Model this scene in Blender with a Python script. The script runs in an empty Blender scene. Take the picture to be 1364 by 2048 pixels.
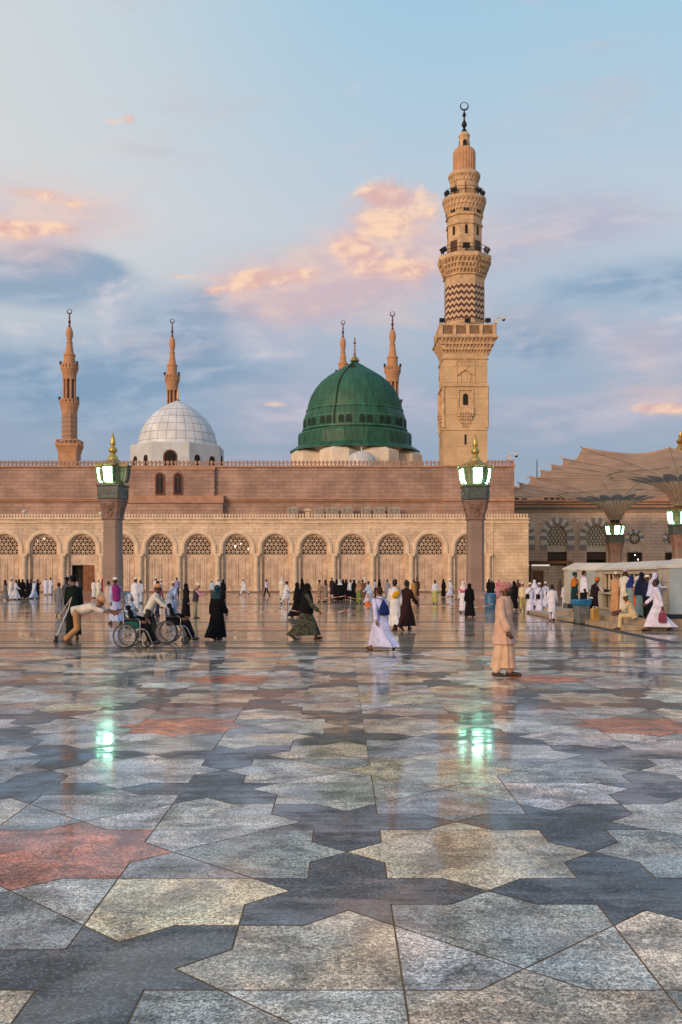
import bpy, bmesh, math, random
import numpy as np
from mathutils import Vector, Matrix, noise
random.seed(7)
PI = math.pi
R_ = math.radians
sc = bpy.context.scene
COL = sc.collection
FOC = 1991.0          # focal length in full-size photo pixels
HZ = 1152.0           # horizon row
CX = 682.0
EYE = 1.78            # camera height (m)

def W(px, py, Y):
    """a point of the photograph at depth Y -> world"""
    return Vector(((px - CX) / FOC * Y, Y, EYE + (HZ - py) / FOC * Y))
def WX(px, Y): return (px - CX) / FOC * Y
def WZ(py, Y): return EYE + (HZ - py) / FOC * Y
def DEPTH(foot): return EYE * FOC / (foot - HZ)

# ------------------------------------------------------------------ materials
def lin(r, g, b):
    def f(c):
        c /= 255.0
        return c / 12.92 if c <= 0.04045 else ((c + 0.055) / 1.055) ** 2.4
    return (f(r), f(g), f(b), 1.0)

class NT:
    def __init__(self, tree): self.t = tree
    def n(self, typ, **kw):
        nd = self.t.nodes.new(typ)
        for k, v in kw.items():
            setattr(nd, k, v)
        return nd
    def l(self, a, b): self.t.links.new(a, b)
    def val(self, sock, v):
        if hasattr(v, 'is_linked') or isinstance(v, bpy.types.NodeSocket): self.l(v, sock)
        else: sock.default_value = v
    def math(self, op, a, b=0.0, c=0.0, clamp=False):
        nd = self.n('ShaderNodeMath', operation=op, use_clamp=clamp)
        self.val(nd.inputs[0], a); self.val(nd.inputs[1], b)
        if len(nd.inputs) > 2: self.val(nd.inputs[2], c)
        return nd.outputs[0]
    def mix(self, fac, a, b, blend='MIX'):
        nd = self.n('ShaderNodeMix', data_type='RGBA', blend_type=blend)
        self.val(nd.inputs[0], fac); self.val(nd.inputs[6], a); self.val(nd.inputs[7], b)
        return nd.outputs[2]
    def noise(self, vec, scale, detail=3.0, rough=0.55, dist=0.0):
        nd = self.n('ShaderNodeTexNoise')
        if vec is not None: self.l(vec, nd.inputs['Vector'])
        nd.inputs['Scale'].default_value = scale; nd.inputs['Detail'].default_value = detail
        nd.inputs['Roughness'].default_value = rough; nd.inputs['Distortion'].default_value = dist
        return nd.outputs[0]
    def ramp(self, fac, stops, interp='LINEAR'):
        nd = self.n('ShaderNodeValToRGB'); cr = nd.color_ramp; cr.interpolation = interp
        while len(cr.elements) < len(stops): cr.elements.new(0.5)
        for e, (p, c) in zip(cr.elements, stops):
            e.position = p; e.color = c
        self.l(fac, nd.inputs[0])
        return nd.outputs[0]
    def maprange(self, v, a, b, c=0.0, d=1.0, smooth=True):
        nd = self.n('ShaderNodeMapRange', interpolation_type='SMOOTHSTEP' if smooth else 'LINEAR')
        self.val(nd.inputs[0], v)
        for i, x in enumerate((a, b, c, d)): self.val(nd.inputs[i + 1], x)
        return nd.outputs[0]
    def xyz(self, x, y, z):
        nd = self.n('ShaderNodeCombineXYZ')
        self.val(nd.inputs[0], x); self.val(nd.inputs[1], y); self.val(nd.inputs[2], z)
        return nd.outputs[0]
    def sep(self, v):
        nd = self.n('ShaderNodeSeparateXYZ'); self.l(v, nd.inputs[0])
        return nd.outputs

def newmat(name):
    m = bpy.data.materials.new(name); m.use_nodes = True
    t = NT(m.node_tree)
    b = m.node_tree.nodes['Principled BSDF']
    return m, t, b

MATS = {}
def plain(name, col, rough=0.7, metal=0.0, var=0.18, scale=3.0, bump=0.0, bscale=30.0, spec=0.4):
    """one colour with soft procedural variation"""
    if name in MATS: return MATS[name]
    m, t, b = newmat(name)
    tc = t.n('ShaderNodeTexCoord').outputs['Object']
    f = t.noise(tc, scale, 4.0)
    d = tuple(c * (1 - var) for c in col[:3]) + (1,)
    u = tuple(min(1, c * (1 + var)) for c in col[:3]) + (1,)
    t.l(t.mix(t.maprange(f, 0.3, 0.7), d, u), b.inputs['Base Color'])
    b.inputs['Roughness'].default_value = rough; b.inputs['Metallic'].default_value = metal
    b.inputs['Specular IOR Level'].default_value = spec
    if bump:
        bp = t.n('ShaderNodeBump'); bp.inputs['Strength'].default_value = bump; bp.inputs['Distance'].default_value = 0.02
        t.l(t.noise(tc, bscale, 3.0), bp.inputs['Height']); t.l(bp.outputs[0], b.inputs['Normal'])
    MATS[name] = m
    return m

def cloth(name, col, rough=0.85):
    if name in MATS: return MATS[name]
    m = plain(name, col, rough, 0, 0.16, 5.0, 0.55, 10.0, 0.2)
    return m

def coursed(name, c1, c2, mortar, bw=0.9, rh=0.4, ms=0.012, rough=0.75, bump=0.35, big=0.18):
    """ashlar masonry: blocks in courses, joints and slow staining"""
    m, t, b = newmat(name)
    tc = t.n('ShaderNodeTexCoord').outputs['Object']
    s = t.sep(tc)
    v = t.xyz(t.math('ADD', s[0], s[1]), s[2], 0.0)
    br = t.n('ShaderNodeTexBrick')
    t.l(v, br.inputs['Vector'])
    br.inputs['Color1'].default_value = c1; br.inputs['Color2'].default_value = c2; br.inputs['Mortar'].default_value = mortar
    br.inputs['Scale'].default_value = 1.0; br.inputs['Mortar Size'].default_value = ms
    br.inputs['Brick Width'].default_value = bw; br.inputs['Row Height'].default_value = rh
    br.inputs['Mortar Smooth'].default_value = 0.3; br.inputs['Bias'].default_value = 0.0
    st = t.noise(tc, 0.35, 5.0, 0.6)
    fine = t.noise(tc, 9.0, 4.0, 0.6)
    mul = t.math('MULTIPLY', t.maprange(st, 0.3, 0.7, 1 - big, 1 + big), t.maprange(fine, 0.25, 0.75, 0.9, 1.1))
    col = t.mix(1.0, br.outputs['Color'], t.xyz(mul, mul, mul), 'MULTIPLY')
    t.l(col, b.inputs['Base Color'])
    b.inputs['Roughness'].default_value = rough
    bp = t.n('ShaderNodeBump'); bp.inputs['Strength'].default_value = bump; bp.inputs['Distance'].default_value = 0.02
    t.l(t.math('ADD', t.math('MULTIPLY', br.outputs['Fac'], -1.0), t.math('MULTIPLY', fine, 0.4)), bp.inputs['Height'])
    t.l(bp.outputs[0], b.inputs['Normal'])
    return m

def glow(name, col, strength):
    if name in MATS: return MATS[name]
    m, t, b = newmat(name)
    b.inputs['Base Color'].default_value = (0.8, 0.8, 0.8, 1)
    b.inputs['Emission Color'].default_value = col; b.inputs['Emission Strength'].default_value = strength
    b.inputs['Roughness'].default_value = 0.3
    MATS[name] = m
    return m

# ------------------------------------------------------------------ mesh builder
class MB:
    def __init__(self): self.v = []; self.f = []; self.m = []
    def add(self, vs, fs, mi=0):
        o = len(self.v)
        self.v.extend([tuple(x) for x in vs])
        for f in fs:
            self.f.append(tuple(i + o for i in f)); self.m.append(mi)
        return self
    def box(self, x0, x1, y0, y1, z0, z1, mi=0):
        vs = [(x0, y0, z0), (x1, y0, z0), (x1, y1, z0), (x0, y1, z0), (x0, y0, z1), (x1, y0, z1), (x1, y1, z1), (x0, y1, z1)]
        return self.add(vs, [(0, 3, 2, 1), (4, 5, 6, 7), (0, 1, 5, 4), (1, 2, 6, 5), (2, 3, 7, 6), (3, 0, 4, 7)], mi)
    def cbox(self, c, s, mi=0, M=None):
        h = [a / 2 for a in s]
        vs = [Vector((sx * h[0], sy * h[1], sz * h[2])) for sz in (-1, 1) for sx, sy in ((-1, -1), (1, -1), (1, 1), (-1, 1))]
        if M is not None: vs = [M @ p for p in vs]
        vs = [p + Vector(c) for p in vs]
        return self.add(vs, [(0, 3, 2, 1), (4, 5, 6, 7), (0, 1, 5, 4), (1, 2, 6, 5), (2, 3, 7, 6), (3, 0, 4, 7)], mi)
    def loft(self, rings, cap=True, mi=0, closed=True):
        n = len(rings[0]); o = []
        vs = [p for r in rings for p in r]; fs = []
        for k in range(len(rings) - 1):
            for i in range(n if closed else n - 1):
                j = (i + 1) % n
                fs.append((k * n + i, k * n + j, (k + 1) * n + j, (k + 1) * n + i))
        if cap:
            fs.append(tuple(range(n - 1, -1, -1))); fs.append(tuple((len(rings) - 1) * n + i for i in range(n)))
        return self.add(vs, fs, mi)
    def lathe(self, prof, n=24, c=(0, 0, 0), cap=True, mi=0, rot=0.0, flute=0.0, sq=None):
        rings = []
        for r, z in prof:
            ring = []
            for i in range(n):
                a = rot + 2 * PI * i / n
                rr = r * (1 - flute * (i % 2))
                ring.append((c[0] + rr * math.cos(a), c[1] + rr * math.sin(a), c[2] + z))
            rings.append(ring)
        return self.loft(rings, cap, mi)
    def square(self, prof, c=(0, 0, 0), mi=0, ax=1.0, ay=1.0, ch=0.0):
        """profile swept round a square plan (half-width, z), optional chamfer fraction"""
        rings = []
        for r, z in prof:
            x, y = r * ax, r * ay; k = r * ch
            if ch:
                pts = [(x, -y + k), (x, y - k), (x - k, y), (-x + k, y), (-x, y - k), (-x, -y + k), (-x + k, -y), (x - k, -y)]
            else: pts = [(x, -y), (x, y), (-x, y), (-x, -y)]
            rings.append([(c[0] + p[0], c[1] + p[1], c[2] + z) for p in pts])
        return self.loft(rings, True, mi)
    def tube(self, path, r, n=8, mi=0, cap=True):
        path = [Vector(p) for p in path]; rings = []
        rs = r if isinstance(r, (list, tuple)) else [r] * len(path)
        up = Vector((0, 0, 1))
        for i, p in enumerate(path):
            d = (path[min(i + 1, len(path) - 1)] - path[max(i - 1, 0)])
            if d.length < 1e-9: d = Vector((0, 0, 1))
            d.normalize()
            a = d.cross(up)
            if a.length < 1e-3: a = d.cross(Vector((1, 0, 0)))
            a.normalize(); b = a.cross(d)
            rings.append([p + rs[i] * (math.cos(2 * PI * k / n) * a + math.sin(2 * PI * k / n) * b) for k in range(n)])
        return self.loft(rings, cap, mi)
    def ring(self, c, R, r, axis='y', n=32, m=8, a0=0.0, a1=2 * PI, mi=0):
        vs = []; fs = []
        full = abs(a1 - a0 - 2 * PI) < 1e-6
        N = n if full else n + 1
        for i in range(N):
            a = a0 + (a1 - a0) * i / n
            rr = r(i / n) if callable(r) else r
            for k in range(m):
                b = 2 * PI * k / m
                q = R + rr * math.cos(b); h = rr * math.sin(b)
                p = {'y': (q * math.cos(a), h, q * math.sin(a)), 'x': (h, q * math.cos(a), q * math.sin(a)), 'z': (q * math.cos(a), q * math.sin(a), h)}[axis]
                vs.append((c[0] + p[0], c[1] + p[1], c[2] + p[2]))
        for i in range(n if full else n):
            j = (i + 1) % N
            if not full and i == N - 1: break
            for k in range(m):
                l = (k + 1) % m
                fs.append((i * m + k, j * m + k, j * m + l, i * m + l))
        return self.add(vs, fs, mi)
    def sphere(self, c, r, n=12, m=8, mi=0, M=None):
        r = (r, r, r) if not isinstance(r, (tuple, list)) else r
        vs = []; fs = []
        pts = [Vector((0, 0, -r[2]))]
        for j in range(1, m):
            t = -PI / 2 + PI * j / m
            for i in range(n):
                a = 2 * PI * i / n
                pts.append(Vector((r[0] * math.cos(t) * math.cos(a), r[1] * math.cos(t) * math.sin(a), r[2] * math.sin(t))))
        pts.append(Vector((0, 0, r[2])))
        if M is not None: pts = [M @ p for p in pts]
        pts = [p + Vector(c) for p in pts]
        for i in range(n):
            fs.append((0, 1 + (i + 1) % n, 1 + i))
            for j in range(m - 2):
                a = 1 + j * n
                fs.append((a + i, a + (i + 1) % n, a + n + (i + 1) % n, a + n + i))
            a = 1 + (m - 2) * n
            fs.append((a + i, a + (i + 1) % n, len(pts) - 1))
        return self.add(pts, fs, mi)
    def capsule(self, a, b, ra, rb, n=10, mi=0, flat=None):
        a = Vector(a); b = Vector(b); d = b - a
        L = d.length
        if L < 1e-6: return self.sphere(a, ra, n, 6, mi)
        d.normalize()
        s = d.cross(Vector((0, 1, 0)))
        if s.length < 0.2: s = d.cross(Vector((1, 0, 0)))
        s.normalize(); t = d.cross(s)
        rings = []
        for k in range(5):
            q = PI / 2 * k / 4 * 0.97 + 0.03
            rings.append((a - d * ra * math.cos(q), ra * math.sin(q)))
        for k in range(5):
            q = PI / 2 * k / 4 * 0.97
            rings.append((b + d * rb * math.sin(q), rb * math.cos(q)))
        return self.loft([[c + r * (math.cos(2 * PI * i / n) * s + math.sin(2 * PI * i / n) * t) for i in range(n)] for c, r in rings], True, mi)
    def prism(self, poly, y0, y1, mi=0):
        """polygon in x-z, extruded along y"""
        n = len(poly)
        vs = [(p[0], y0, p[1]) for p in poly] + [(p[0], y1, p[1]) for p in poly]
        fs = [tuple(range(n)), tuple(range(2 * n - 1, n - 1, -1))]
        for i in range(n):
            j = (i + 1) % n
            fs.append((i, n + i, n + j, j))
        return self.add(vs, fs, mi)
    def mesh(self, name, mats, smooth=False, off=None):
        me = bpy.data.meshes.new(name)
        vs = self.v
        if off is not None: vs = [(x - off[0], y - off[1], z - off[2]) for x, y, z in vs]
        me.from_pydata(vs, [], self.f)
        if not isinstance(mats, (list, tuple)): mats = [mats]
        for m in mats: me.materials.append(m)
        if len(mats) > 1: me.polygons.foreach_set('material_index', self.m)
        bm = bmesh.new(); bm.from_mesh(me)
        bmesh.ops.recalc_face_normals(bm, faces=bm.faces)
        bm.to_mesh(me); bm.free()
        if smooth: shade(me, smooth if smooth is not True else 40)
        me.update()
        return me
    def build(self, name, mats, parent=None, smooth=False, world=True):
        off = ORG.get(parent.name) if (parent is not None and world) else None
        me = self.mesh(name, mats, smooth, off)
        o = bpy.data.objects.new(name, me); COL.objects.link(o)
        if parent is not None:
            o.parent = parent
            ORG[o.name] = ORG.get(parent.name, (0, 0, 0))
        else: ORG[o.name] = (0, 0, 0)
        return o

def shade(me, ang=40):
    me.polygons.foreach_set('use_smooth', [True] * len(me.polygons))
    try: me.set_sharp_from_angle(angle=R_(ang))
    except Exception: pass

ORG = {}
def thing(name, label, cat, loc=(0, 0, 0), rz=0.0, group=None):
    o = bpy.data.objects.new(name, None); COL.objects.link(o)
    o.empty_display_size = 0.2
    o.location = loc; o.rotation_euler = (0, 0, rz)
    ORG[o.name] = tuple(loc)
    return tag(o, label, cat, group)
def tag(o, label, cat, group=None):
    o['label'] = label; o['category'] = cat
    if group: o['group'] = group
    return o
def struct(o):
    o['kind'] = 'structure'; return o
def copy_tree(o, parent=None):
    c = o.copy(); COL.objects.link(c)
    if parent is not None: c.parent = parent
    ORG[c.name] = ORG.get(o.name, (0, 0, 0))
    for ch in list(o.children): copy_tree(ch, c)
    return c

# ------------------------------------------------------------------ camera
cam = bpy.data.cameras.new('camera'); co = bpy.data.objects.new('camera', cam); COL.objects.link(co)
co.location = (0, 0, EYE); co.rotation_euler = (PI / 2, 0, 0)
cam.sensor_fit = 'AUTO'; cam.sensor_width = 36; cam.lens = 36 * FOC / 2048
cam.shift_y = (HZ - 1024) / 2048
cam.clip_end = 6000; cam.clip_start = 0.05
sc.camera = co
sc.view_settings.view_transform = 'Standard'; sc.view_settings.look = 'None'
sc.view_settings.exposure = 0.22; sc.view_settings.gamma = 1.0

# ------------------------------------------------------------------ sky and light
SUN_AZ, SUN_EL = -144.0, 16.0     # degrees, azimuth clockwise from +Y
def make_world():
    w = bpy.data.worlds.new('World'); sc.world = w; w.use_nodes = True
    t = NT(w.node_tree); nt = w.node_tree
    bg = nt.nodes['Background']
    sky = t.n('ShaderNodeTexSky', sky_type='NISHITA'); sky.sun_disc = False
    sky.sun_elevation = R_(SUN_EL); sky.sun_rotation = R_(SUN_AZ % 360)
    sky.altitude = 600; sky.dust_density = 2.0
    S = 0.1
    EXK = 2 ** -0.22      # sky colours are given as they appear, exposure taken out
    def C(r, g, b): 
        c = lin(r, g, b); return (c[0] * EXK / S, c[1] * EXK / S, c[2] * EXK / S, 1)
    d = t.n('ShaderNodeTexCoord').outputs['Generated']
    x, y, z = t.sep(d)
    az = t.math('MULTIPLY', t.math('ARCTAN2', x, y), 180 / PI)
    el = t.math('MULTIPLY', t.math('ARCSINE', z), 180 / PI)
    e01 = t.math('DIVIDE', el, 90.0, clamp=True)
    base = t.ramp(e01, [(0.0, lin(150, 160, 180)), (0.09, lin(152, 168, 190)), (0.16, lin(172, 190, 208)), (0.215, lin(196, 207, 219)),
                        (0.27, lin(182, 207, 224)), (0.335, lin(166, 205, 228)), (0.5, lin(118, 166, 204)), (1.0, lin(84, 132, 182))])
    base = t.mix(1.0, base, (EXK / S, EXK / S, EXK / S, 1), 'MULTIPLY')
    # paler and warmer towards the left, where the sun went down
    warm = t.maprange(az, 6.0, -22.0)
    band = t.math('MULTIPLY', warm, t.maprange(el, 10.0, 17.0))
    base = t.mix(t.math('MULTIPLY', band, 0.62), base, C(234, 228, 220))
    base = t.mix(0.92, sky.outputs[0], base)
    # the glow round the low sun behind the viewer
    dot = t.n('ShaderNodeVectorMath', operation='DOT_PRODUCT'); t.l(d, dot.inputs[0])
    sa, se = R_(SUN_AZ), R_(5.0)
    dot.inputs[1].default_value = (math.sin(sa) * math.cos(se), math.cos(sa) * math.cos(se), math.sin(se))
    gl = t.math('POWER', t.math('MAXIMUM', dot.outputs['Value'], 0.0), 5.0)
    base = t.mix(t.math('MULTIPLY', gl, 0.85), base, (1.35 / S, 0.78 / S, 0.42 / S, 1))
    # fine cloud structure: one warped noise and the same noise a little nearer the light, for relief
    def field(sx, sy, seed, rough=0.6, detail=10.0, warp=0.5):
        p0 = t.xyz(t.math('MULTIPLY', az, sx), t.math('MULTIPLY', el, sy), seed)
        wn = t.n('ShaderNodeTexNoise'); t.l(p0, wn.inputs['Vector']); wn.inputs['Scale'].default_value = 0.8; wn.inputs['Detail'].default_value = 3
        va = t.n('ShaderNodeVectorMath', operation='SUBTRACT'); t.l(wn.outputs['Color'], va.inputs[0]); va.inputs[1].default_value = (0.5, 0.5, 0.5)
        vs = t.n('ShaderNodeVectorMath', operation='MULTIPLY'); t.l(va.outputs[0], vs.inputs[0]); vs.inputs[1].default_value = (warp * 2, warp, 0)
        vp = t.n('ShaderNodeVectorMath', operation='ADD'); t.l(p0, vp.inputs[0]); t.l(vs.outputs[0], vp.inputs[1])
        vq = t.n('ShaderNodeVectorMath', operation='ADD'); t.l(vp.outputs[0], vq.inputs[0]); vq.inputs[1].default_value = (-0.10, 0.05, 0)
        a = t.noise(vp.outputs[0], 1.0, detail, rough); b = t.noise(vq.outputs[0], 1.0, detail, rough)
        rel = t.maprange(t.math('SUBTRACT', a, b), -0.055, 0.075, 0, 1)
        return a, rel
    n1, r1 = field(0.17, 0.30, 0.0)
    n2, r2 = field(0.09, 0.26, 5.3, 0.56)
    n3, r3 = field(0.05, 0.22, 11.1, 0.6)
    def blob(pxx, pyy, sx, sy):
        a = math.degrees(math.atan((pxx - CX) / FOC)); e = math.degrees(math.atan((HZ - pyy) / FOC * math.cos(R_(a))))
        u = t.math('DIVIDE', t.math('SUBTRACT', az, a), sx); v = t.math('DIVIDE', t.math('SUBTRACT', el, e), sy)
        r2_ = t.math('ADD', t.math('MULTIPLY', u, u), t.math('MULTIPLY', v, v))
        return t.math('EXPONENT', t.math('MULTIPLY', r2_, -1.0))
    def add(*a):
        r = a[0]
        for q in a[1:]: r = t.math('ADD', r, q)
        return r
    def mul(a, k): return t.math('MULTIPLY', a, k)
    def mask(b, n, k, lo, hi): return t.maprange(t.math('ADD', b, mul(t.math('SUBTRACT', n, 0.5), k)), lo, hi)
    # lavender veils
    veil = add(mul(blob(1170, 440, 7.0, 2.2), 0.9), mul(blob(760, 560, 5.5, 2.6), 0.8), mul(blob(540, 610, 4.5, 1.6), 0.65), mul(blob(640, 800, 7.5, 2.6), 0.8), mul(blob(1180, 830, 8, 2.0), 0.7), mul(blob(1330, 690, 4.5, 2.0), 0.8), mul(blob(1100, 640, 4.5, 1.3), 0.6), mul(blob(330, 640, 4.5, 1.8), 0.4))
    vm = mask(veil, n3, 1.9, 0.2, 1.0)
    c = t.mix(mul(vm, 0.78), base, t.mix(r3, C(178, 178, 198), C(204, 196, 208)))
    # grey-blue bodies of the low clouds
    dk = add(mul(blob(60, 560, 5.0, 1.5), 1.15), mul(blob(190, 530, 3.2, 0.9), 0.75), mul(blob(60, 760, 7.0, 2.6), 0.75), mul(blob(350, 655, 3.6, 2.0), 0.8), mul(blob(420, 610, 2.2, 1.0), 0.6), mul(blob(1270, 570, 6.5, 1.55), 1.05), mul(blob(1060, 690, 3.4, 1.2), 0.7), mul(blob(300, 790, 6.0, 2.2), 0.6), mul(blob(1130, 780, 6, 1.2), 0.35), mul(blob(560, 745, 4, 1.0), 0.35))
    dm = mask(dk, n2, 2.3, 0.18, 0.9)
    c = t.mix(mul(dm, 0.78), c, t.mix(r2, C(124, 156, 186), C(160, 180, 202)))
    # pale broken patches
    pl = add(mul(blob(225, 600, 2.4, 1.4), 0.75), mul(blob(150, 700, 5.0, 1.0), 0.45), mul(blob(1290, 640, 4.0, 0.7), 0.55), mul(blob(1150, 725, 4.5, 0.6), 0.5), mul(blob(540, 710, 3.0, 0.6), 0.5), mul(blob(60, 655, 4.0, 0.5), 0.5), mul(blob(340, 560, 3.0, 1.0), 0.4))
    pm = mask(pl, n1, 2.6, 0.25, 1.05)
    c = t.mix(mul(pm, 0.75), c, t.mix(r1, C(190, 194, 210), C(218, 212, 216)))
    # soft rose bloom, then the sunlit pink heads
    bl = add(mul(blob(770, 490, 4.4, 3.2), 1.0), mul(blob(540, 565, 4.6, 1.6), 0.8), mul(blob(60, 425, 6.5, 2.2), 0.85), mul(blob(640, 600, 4.5, 1.6), 0.4), mul(blob(1340, 800, 4.0, 1.4), 0.5), mul(blob(1340, 680, 3.5, 1.5), 0.4), mul(blob(1040, 520, 3.0, 3.0), 0.25))
    c = t.mix(mul(mask(bl, n2, 2.0, 0.05, 0.95), 0.7), c, t.mix(r2, C(214, 186, 190), C(234, 200, 188)))
    pk = add(mul(blob(785, 395, 2.1, 0.95), 0.9), mul(blob(735, 450, 2.2, 0.9), 0.6), mul(blob(700, 490, 2.2, 0.75), 0.95), mul(blob(755, 530, 2.2, 0.8), 0.85), mul(blob(835, 545, 1.3, 0.8), 0.5), mul(blob(860, 420, 1.2, 1.3), 0.35), mul(blob(600, 548, 1.5, 0.55), 0.8), mul(blob(490, 562, 1.9, 0.65), 0.75), mul(blob(430, 583, 0.9, 0.35), 0.8), mul(blob(355, 552, 1.2, 0.3), 0.8), mul(blob(330, 578, 0.7, 0.25), 0.7),
             mul(blob(30, 452, 1.9, 0.65), 0.95), mul(blob(70, 388, 1.8, 0.4), 0.65), mul(blob(150, 410, 0.6, 0.3), 0.5), mul(blob(130, 458, 1.6, 0.35), 0.5), mul(blob(222, 243, 0.4, 0.25), 0.75), mul(blob(262, 240, 0.6, 0.35), 0.75), mul(blob(357, 228, 0.35, 0.4), 0.65), mul(blob(478, 243, 0.3, 0.15), 0.5), mul(blob(1345, 816, 1.2, 0.4), 0.95), mul(blob(1285, 816, 0.9, 0.3), 0.6), mul(blob(550, 808, 0.9, 0.2), 0.5), mul(blob(1060, 372, 1.2, 0.3), 0.3))
    pkm = t.math('MULTIPLY', mask(pk, n1, 3.6, 0.18, 0.9), t.maprange(pk, 0.06, 0.45))
    c = t.mix(mul(pkm, 0.85), c, t.mix(r1, C(224, 178, 172), C(255, 216, 184)))
    # nothing but dull ground light below the horizon
    c = t.mix(t.maprange(el, -1.0, -6.0), c, C(120, 108, 100))
    t.l(c, bg.inputs['Color']); bg.inputs['Strength'].default_value = S
make_world()

sl = bpy.data.lights.new('sun', 'SUN'); so = bpy.data.objects.new('sun', sl); COL.objects.link(so)
sl.energy = 1.6; sl.angle = R_(18); sl.color = (1.0, 0.70, 0.46)
_a, _e = R_(SUN_AZ), R_(SUN_EL)
sd = Vector((math.sin(_a) * math.cos(_e), math.cos(_a) * math.cos(_e), math.sin(_e)))
so.rotation_euler = (-sd).to_track_quat('-Z', 'Y').to_euler()
so.location = sd * 50
# ------------------------------------------------------------------ paving
def wet_stone():
    """flamed granite under a thin film of water: coarse speckle, stains, dry and wet patches"""
    m, t, b = newmat('wet granite slabs')
    tc = t.n('ShaderNodeTexCoord').outputs['Object']
    at = t.n('ShaderNodeAttribute', attribute_name='tone')
    def contrast(n, lo, hi, a, c): return t.maprange(n, lo, hi, a, c, False)
    gA = t.noise(tc, 95.0, 2.0, 0.7); gB = t.noise(tc, 42.0, 3.0, 0.7)
    grain = t.math('ADD', t.math('MULTIPLY', gA, 0.6), t.math('MULTIPLY', gB, 0.4))
    vor = t.n('ShaderNodeTexVoronoi'); t.l(tc, vor.inputs['Vector']); vor.inputs['Scale'].default_value = 70.0
    vs = t.sep(vor.outputs['Color'])[0]
    k1 = t.math('MULTIPLY', contrast(grain, 0.41, 0.59, 0.25, 1.8), contrast(vs, 0.0, 1.0, 0.45, 1.55))
    vein = t.noise(tc, 2.4, 7.0, 0.7, 0.7)
    stain = t.noise(tc, 0.5, 6.0, 0.65, 0.3)
    drag = t.noise(t.xyz(t.math('MULTIPLY', t.sep(tc)[0], 1.2), t.math('MULTIPLY', t.sep(tc)[1], 7.0), 0.0), 1.3, 6.0, 0.7, 0.4)
    k2 = t.math('MULTIPLY', t.maprange(vein, 0.36, 0.64, 0.42, 1.42), t.maprange(stain, 0.32, 0.68, 0.78, 1.2))
    k2 = t.math('MULTIPLY', k2, t.maprange(drag, 0.3, 0.7, 0.8, 1.2))
    k = t.math('MULTIPLY', k1, k2)
    col = t.mix(1.0, at.outputs['Color'], t.xyz(k, k, k), 'MULTIPLY')
    hue = t.noise(tc, 1.7, 5.0, 0.65, 0.5)
    col = t.mix(1.0, col, t.ramp(hue, [(0.32, (0.86, 0.97, 1.08, 1)), (0.5, (1.0, 1.0, 1.0, 1)), (0.68, (1.17, 1.0, 0.87, 1))]), 'MULTIPLY')
    # pale feldspar flecks, seen best in the dark stone
    fl = t.math('MULTIPLY', contrast(vs, 0.72, 0.95, 0, 1), contrast(gA, 0.45, 0.6, 0.2, 1))
    col = t.mix(t.math('MULTIPLY', fl, 0.34), col, (0.40, 0.45, 0.50, 1))
    t.l(col, b.inputs['Base Color'])
    wet = t.noise(tc, 0.9, 6.0, 0.65, 0.6)
    film = t.maprange(t.math('ADD', wet, t.math('MULTIPLY', t.math('SUBTRACT', drag, 0.5), 0.5)), 0.38, 0.60, 0.25, 1.0)
    b.inputs['Roughness'].default_value = 0.45
    b.inputs['Specular IOR Level'].default_value = 0.14
    t.l(t.math('MULTIPLY', film, 1.0), b.inputs['Coat Weight'])
    t.l(t.maprange(film, 0.25, 1.0, 0.18, 0.065), b.inputs['Coat Roughness'])
    b.inputs['Coat IOR'].default_value = 1.48
    bp = t.n('ShaderNodeBump'); bp.inputs['Strength'].default_value = 0.25; bp.inputs['Distance'].default_value = 0.004
    t.l(grain, bp.inputs['Height']); t.l(bp.outputs[0], b.inputs['Normal'])
    bp2 = t.n('ShaderNodeBump'); bp2.inputs['Strength'].default_value = 0.035; bp2.inputs['Distance'].default_value = 0.004
    t.l(t.math('ADD', t.noise(tc, 9.0, 3.0), t.math('MULTIPLY', grain, 0.25)), bp2.inputs['Height']); t.l(bp2.outputs[0], b.inputs['Coat Normal'])
    return m
WET = wet_stone()

def polish_marble():
    m, t, b = newmat('wet polished marble')
    tc = t.n('ShaderNodeTexCoord').outputs['Object']
    at = t.n('ShaderNodeAttribute', attribute_name='tone')
    br = t.n('ShaderNodeTexBrick'); t.l(tc, br.inputs['Vector'])
    br.inputs['Color1'].default_value = (0.85, 0.85, 0.85, 1); br.inputs['Color2'].default_value = (1.1, 1.08, 1.05, 1); br.inputs['Mortar'].default_value = (0.55, 0.5, 0.45, 1)
    br.inputs['Scale'].default_value = 1.0; br.inputs['Brick Width'].default_value = 1.2; br.inputs['Row Height'].default_value = 0.6; br.inputs['Mortar Size'].default_value = 0.01
    vein = t.noise(tc, 1.5, 6.0, 0.65, 1.0)
    k = t.maprange(vein, 0.3, 0.7, 0.72, 1.22)
    col = t.mix(1.0, t.mix(1.0, at.outputs['Color'], br.outputs['Color'], 'MULTIPLY'), t.xyz(k, k, k), 'MULTIPLY')
    t.l(col, b.inputs['Base Color'])
    drk = t.maprange(t.sep(at.outputs['Vector'])[0], 0.06, 0.16, 1, 0)
    t.l(t.math('ADD', t.maprange(t.noise(tc, 0.9, 4.0), 0.35, 0.65, 0.05, 0.16), t.math('MULTIPLY', drk, 0.4)), b.inputs['Roughness'])
    t.l(t.maprange(drk, 0, 1, 0.55, 0.12), b.inputs['Specular IOR Level'])
    bp = t.n('ShaderNodeBump'); bp.inputs['Strength'].default_value = 0.08; bp.inputs['Distance'].default_value = 0.004
    t.l(t.noise(tc, 5.0, 3.0), bp.inputs['Height']); t.l(bp.outputs[0], b.inputs['Normal'])
    return m
MARBLE = polish_marble()

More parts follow.
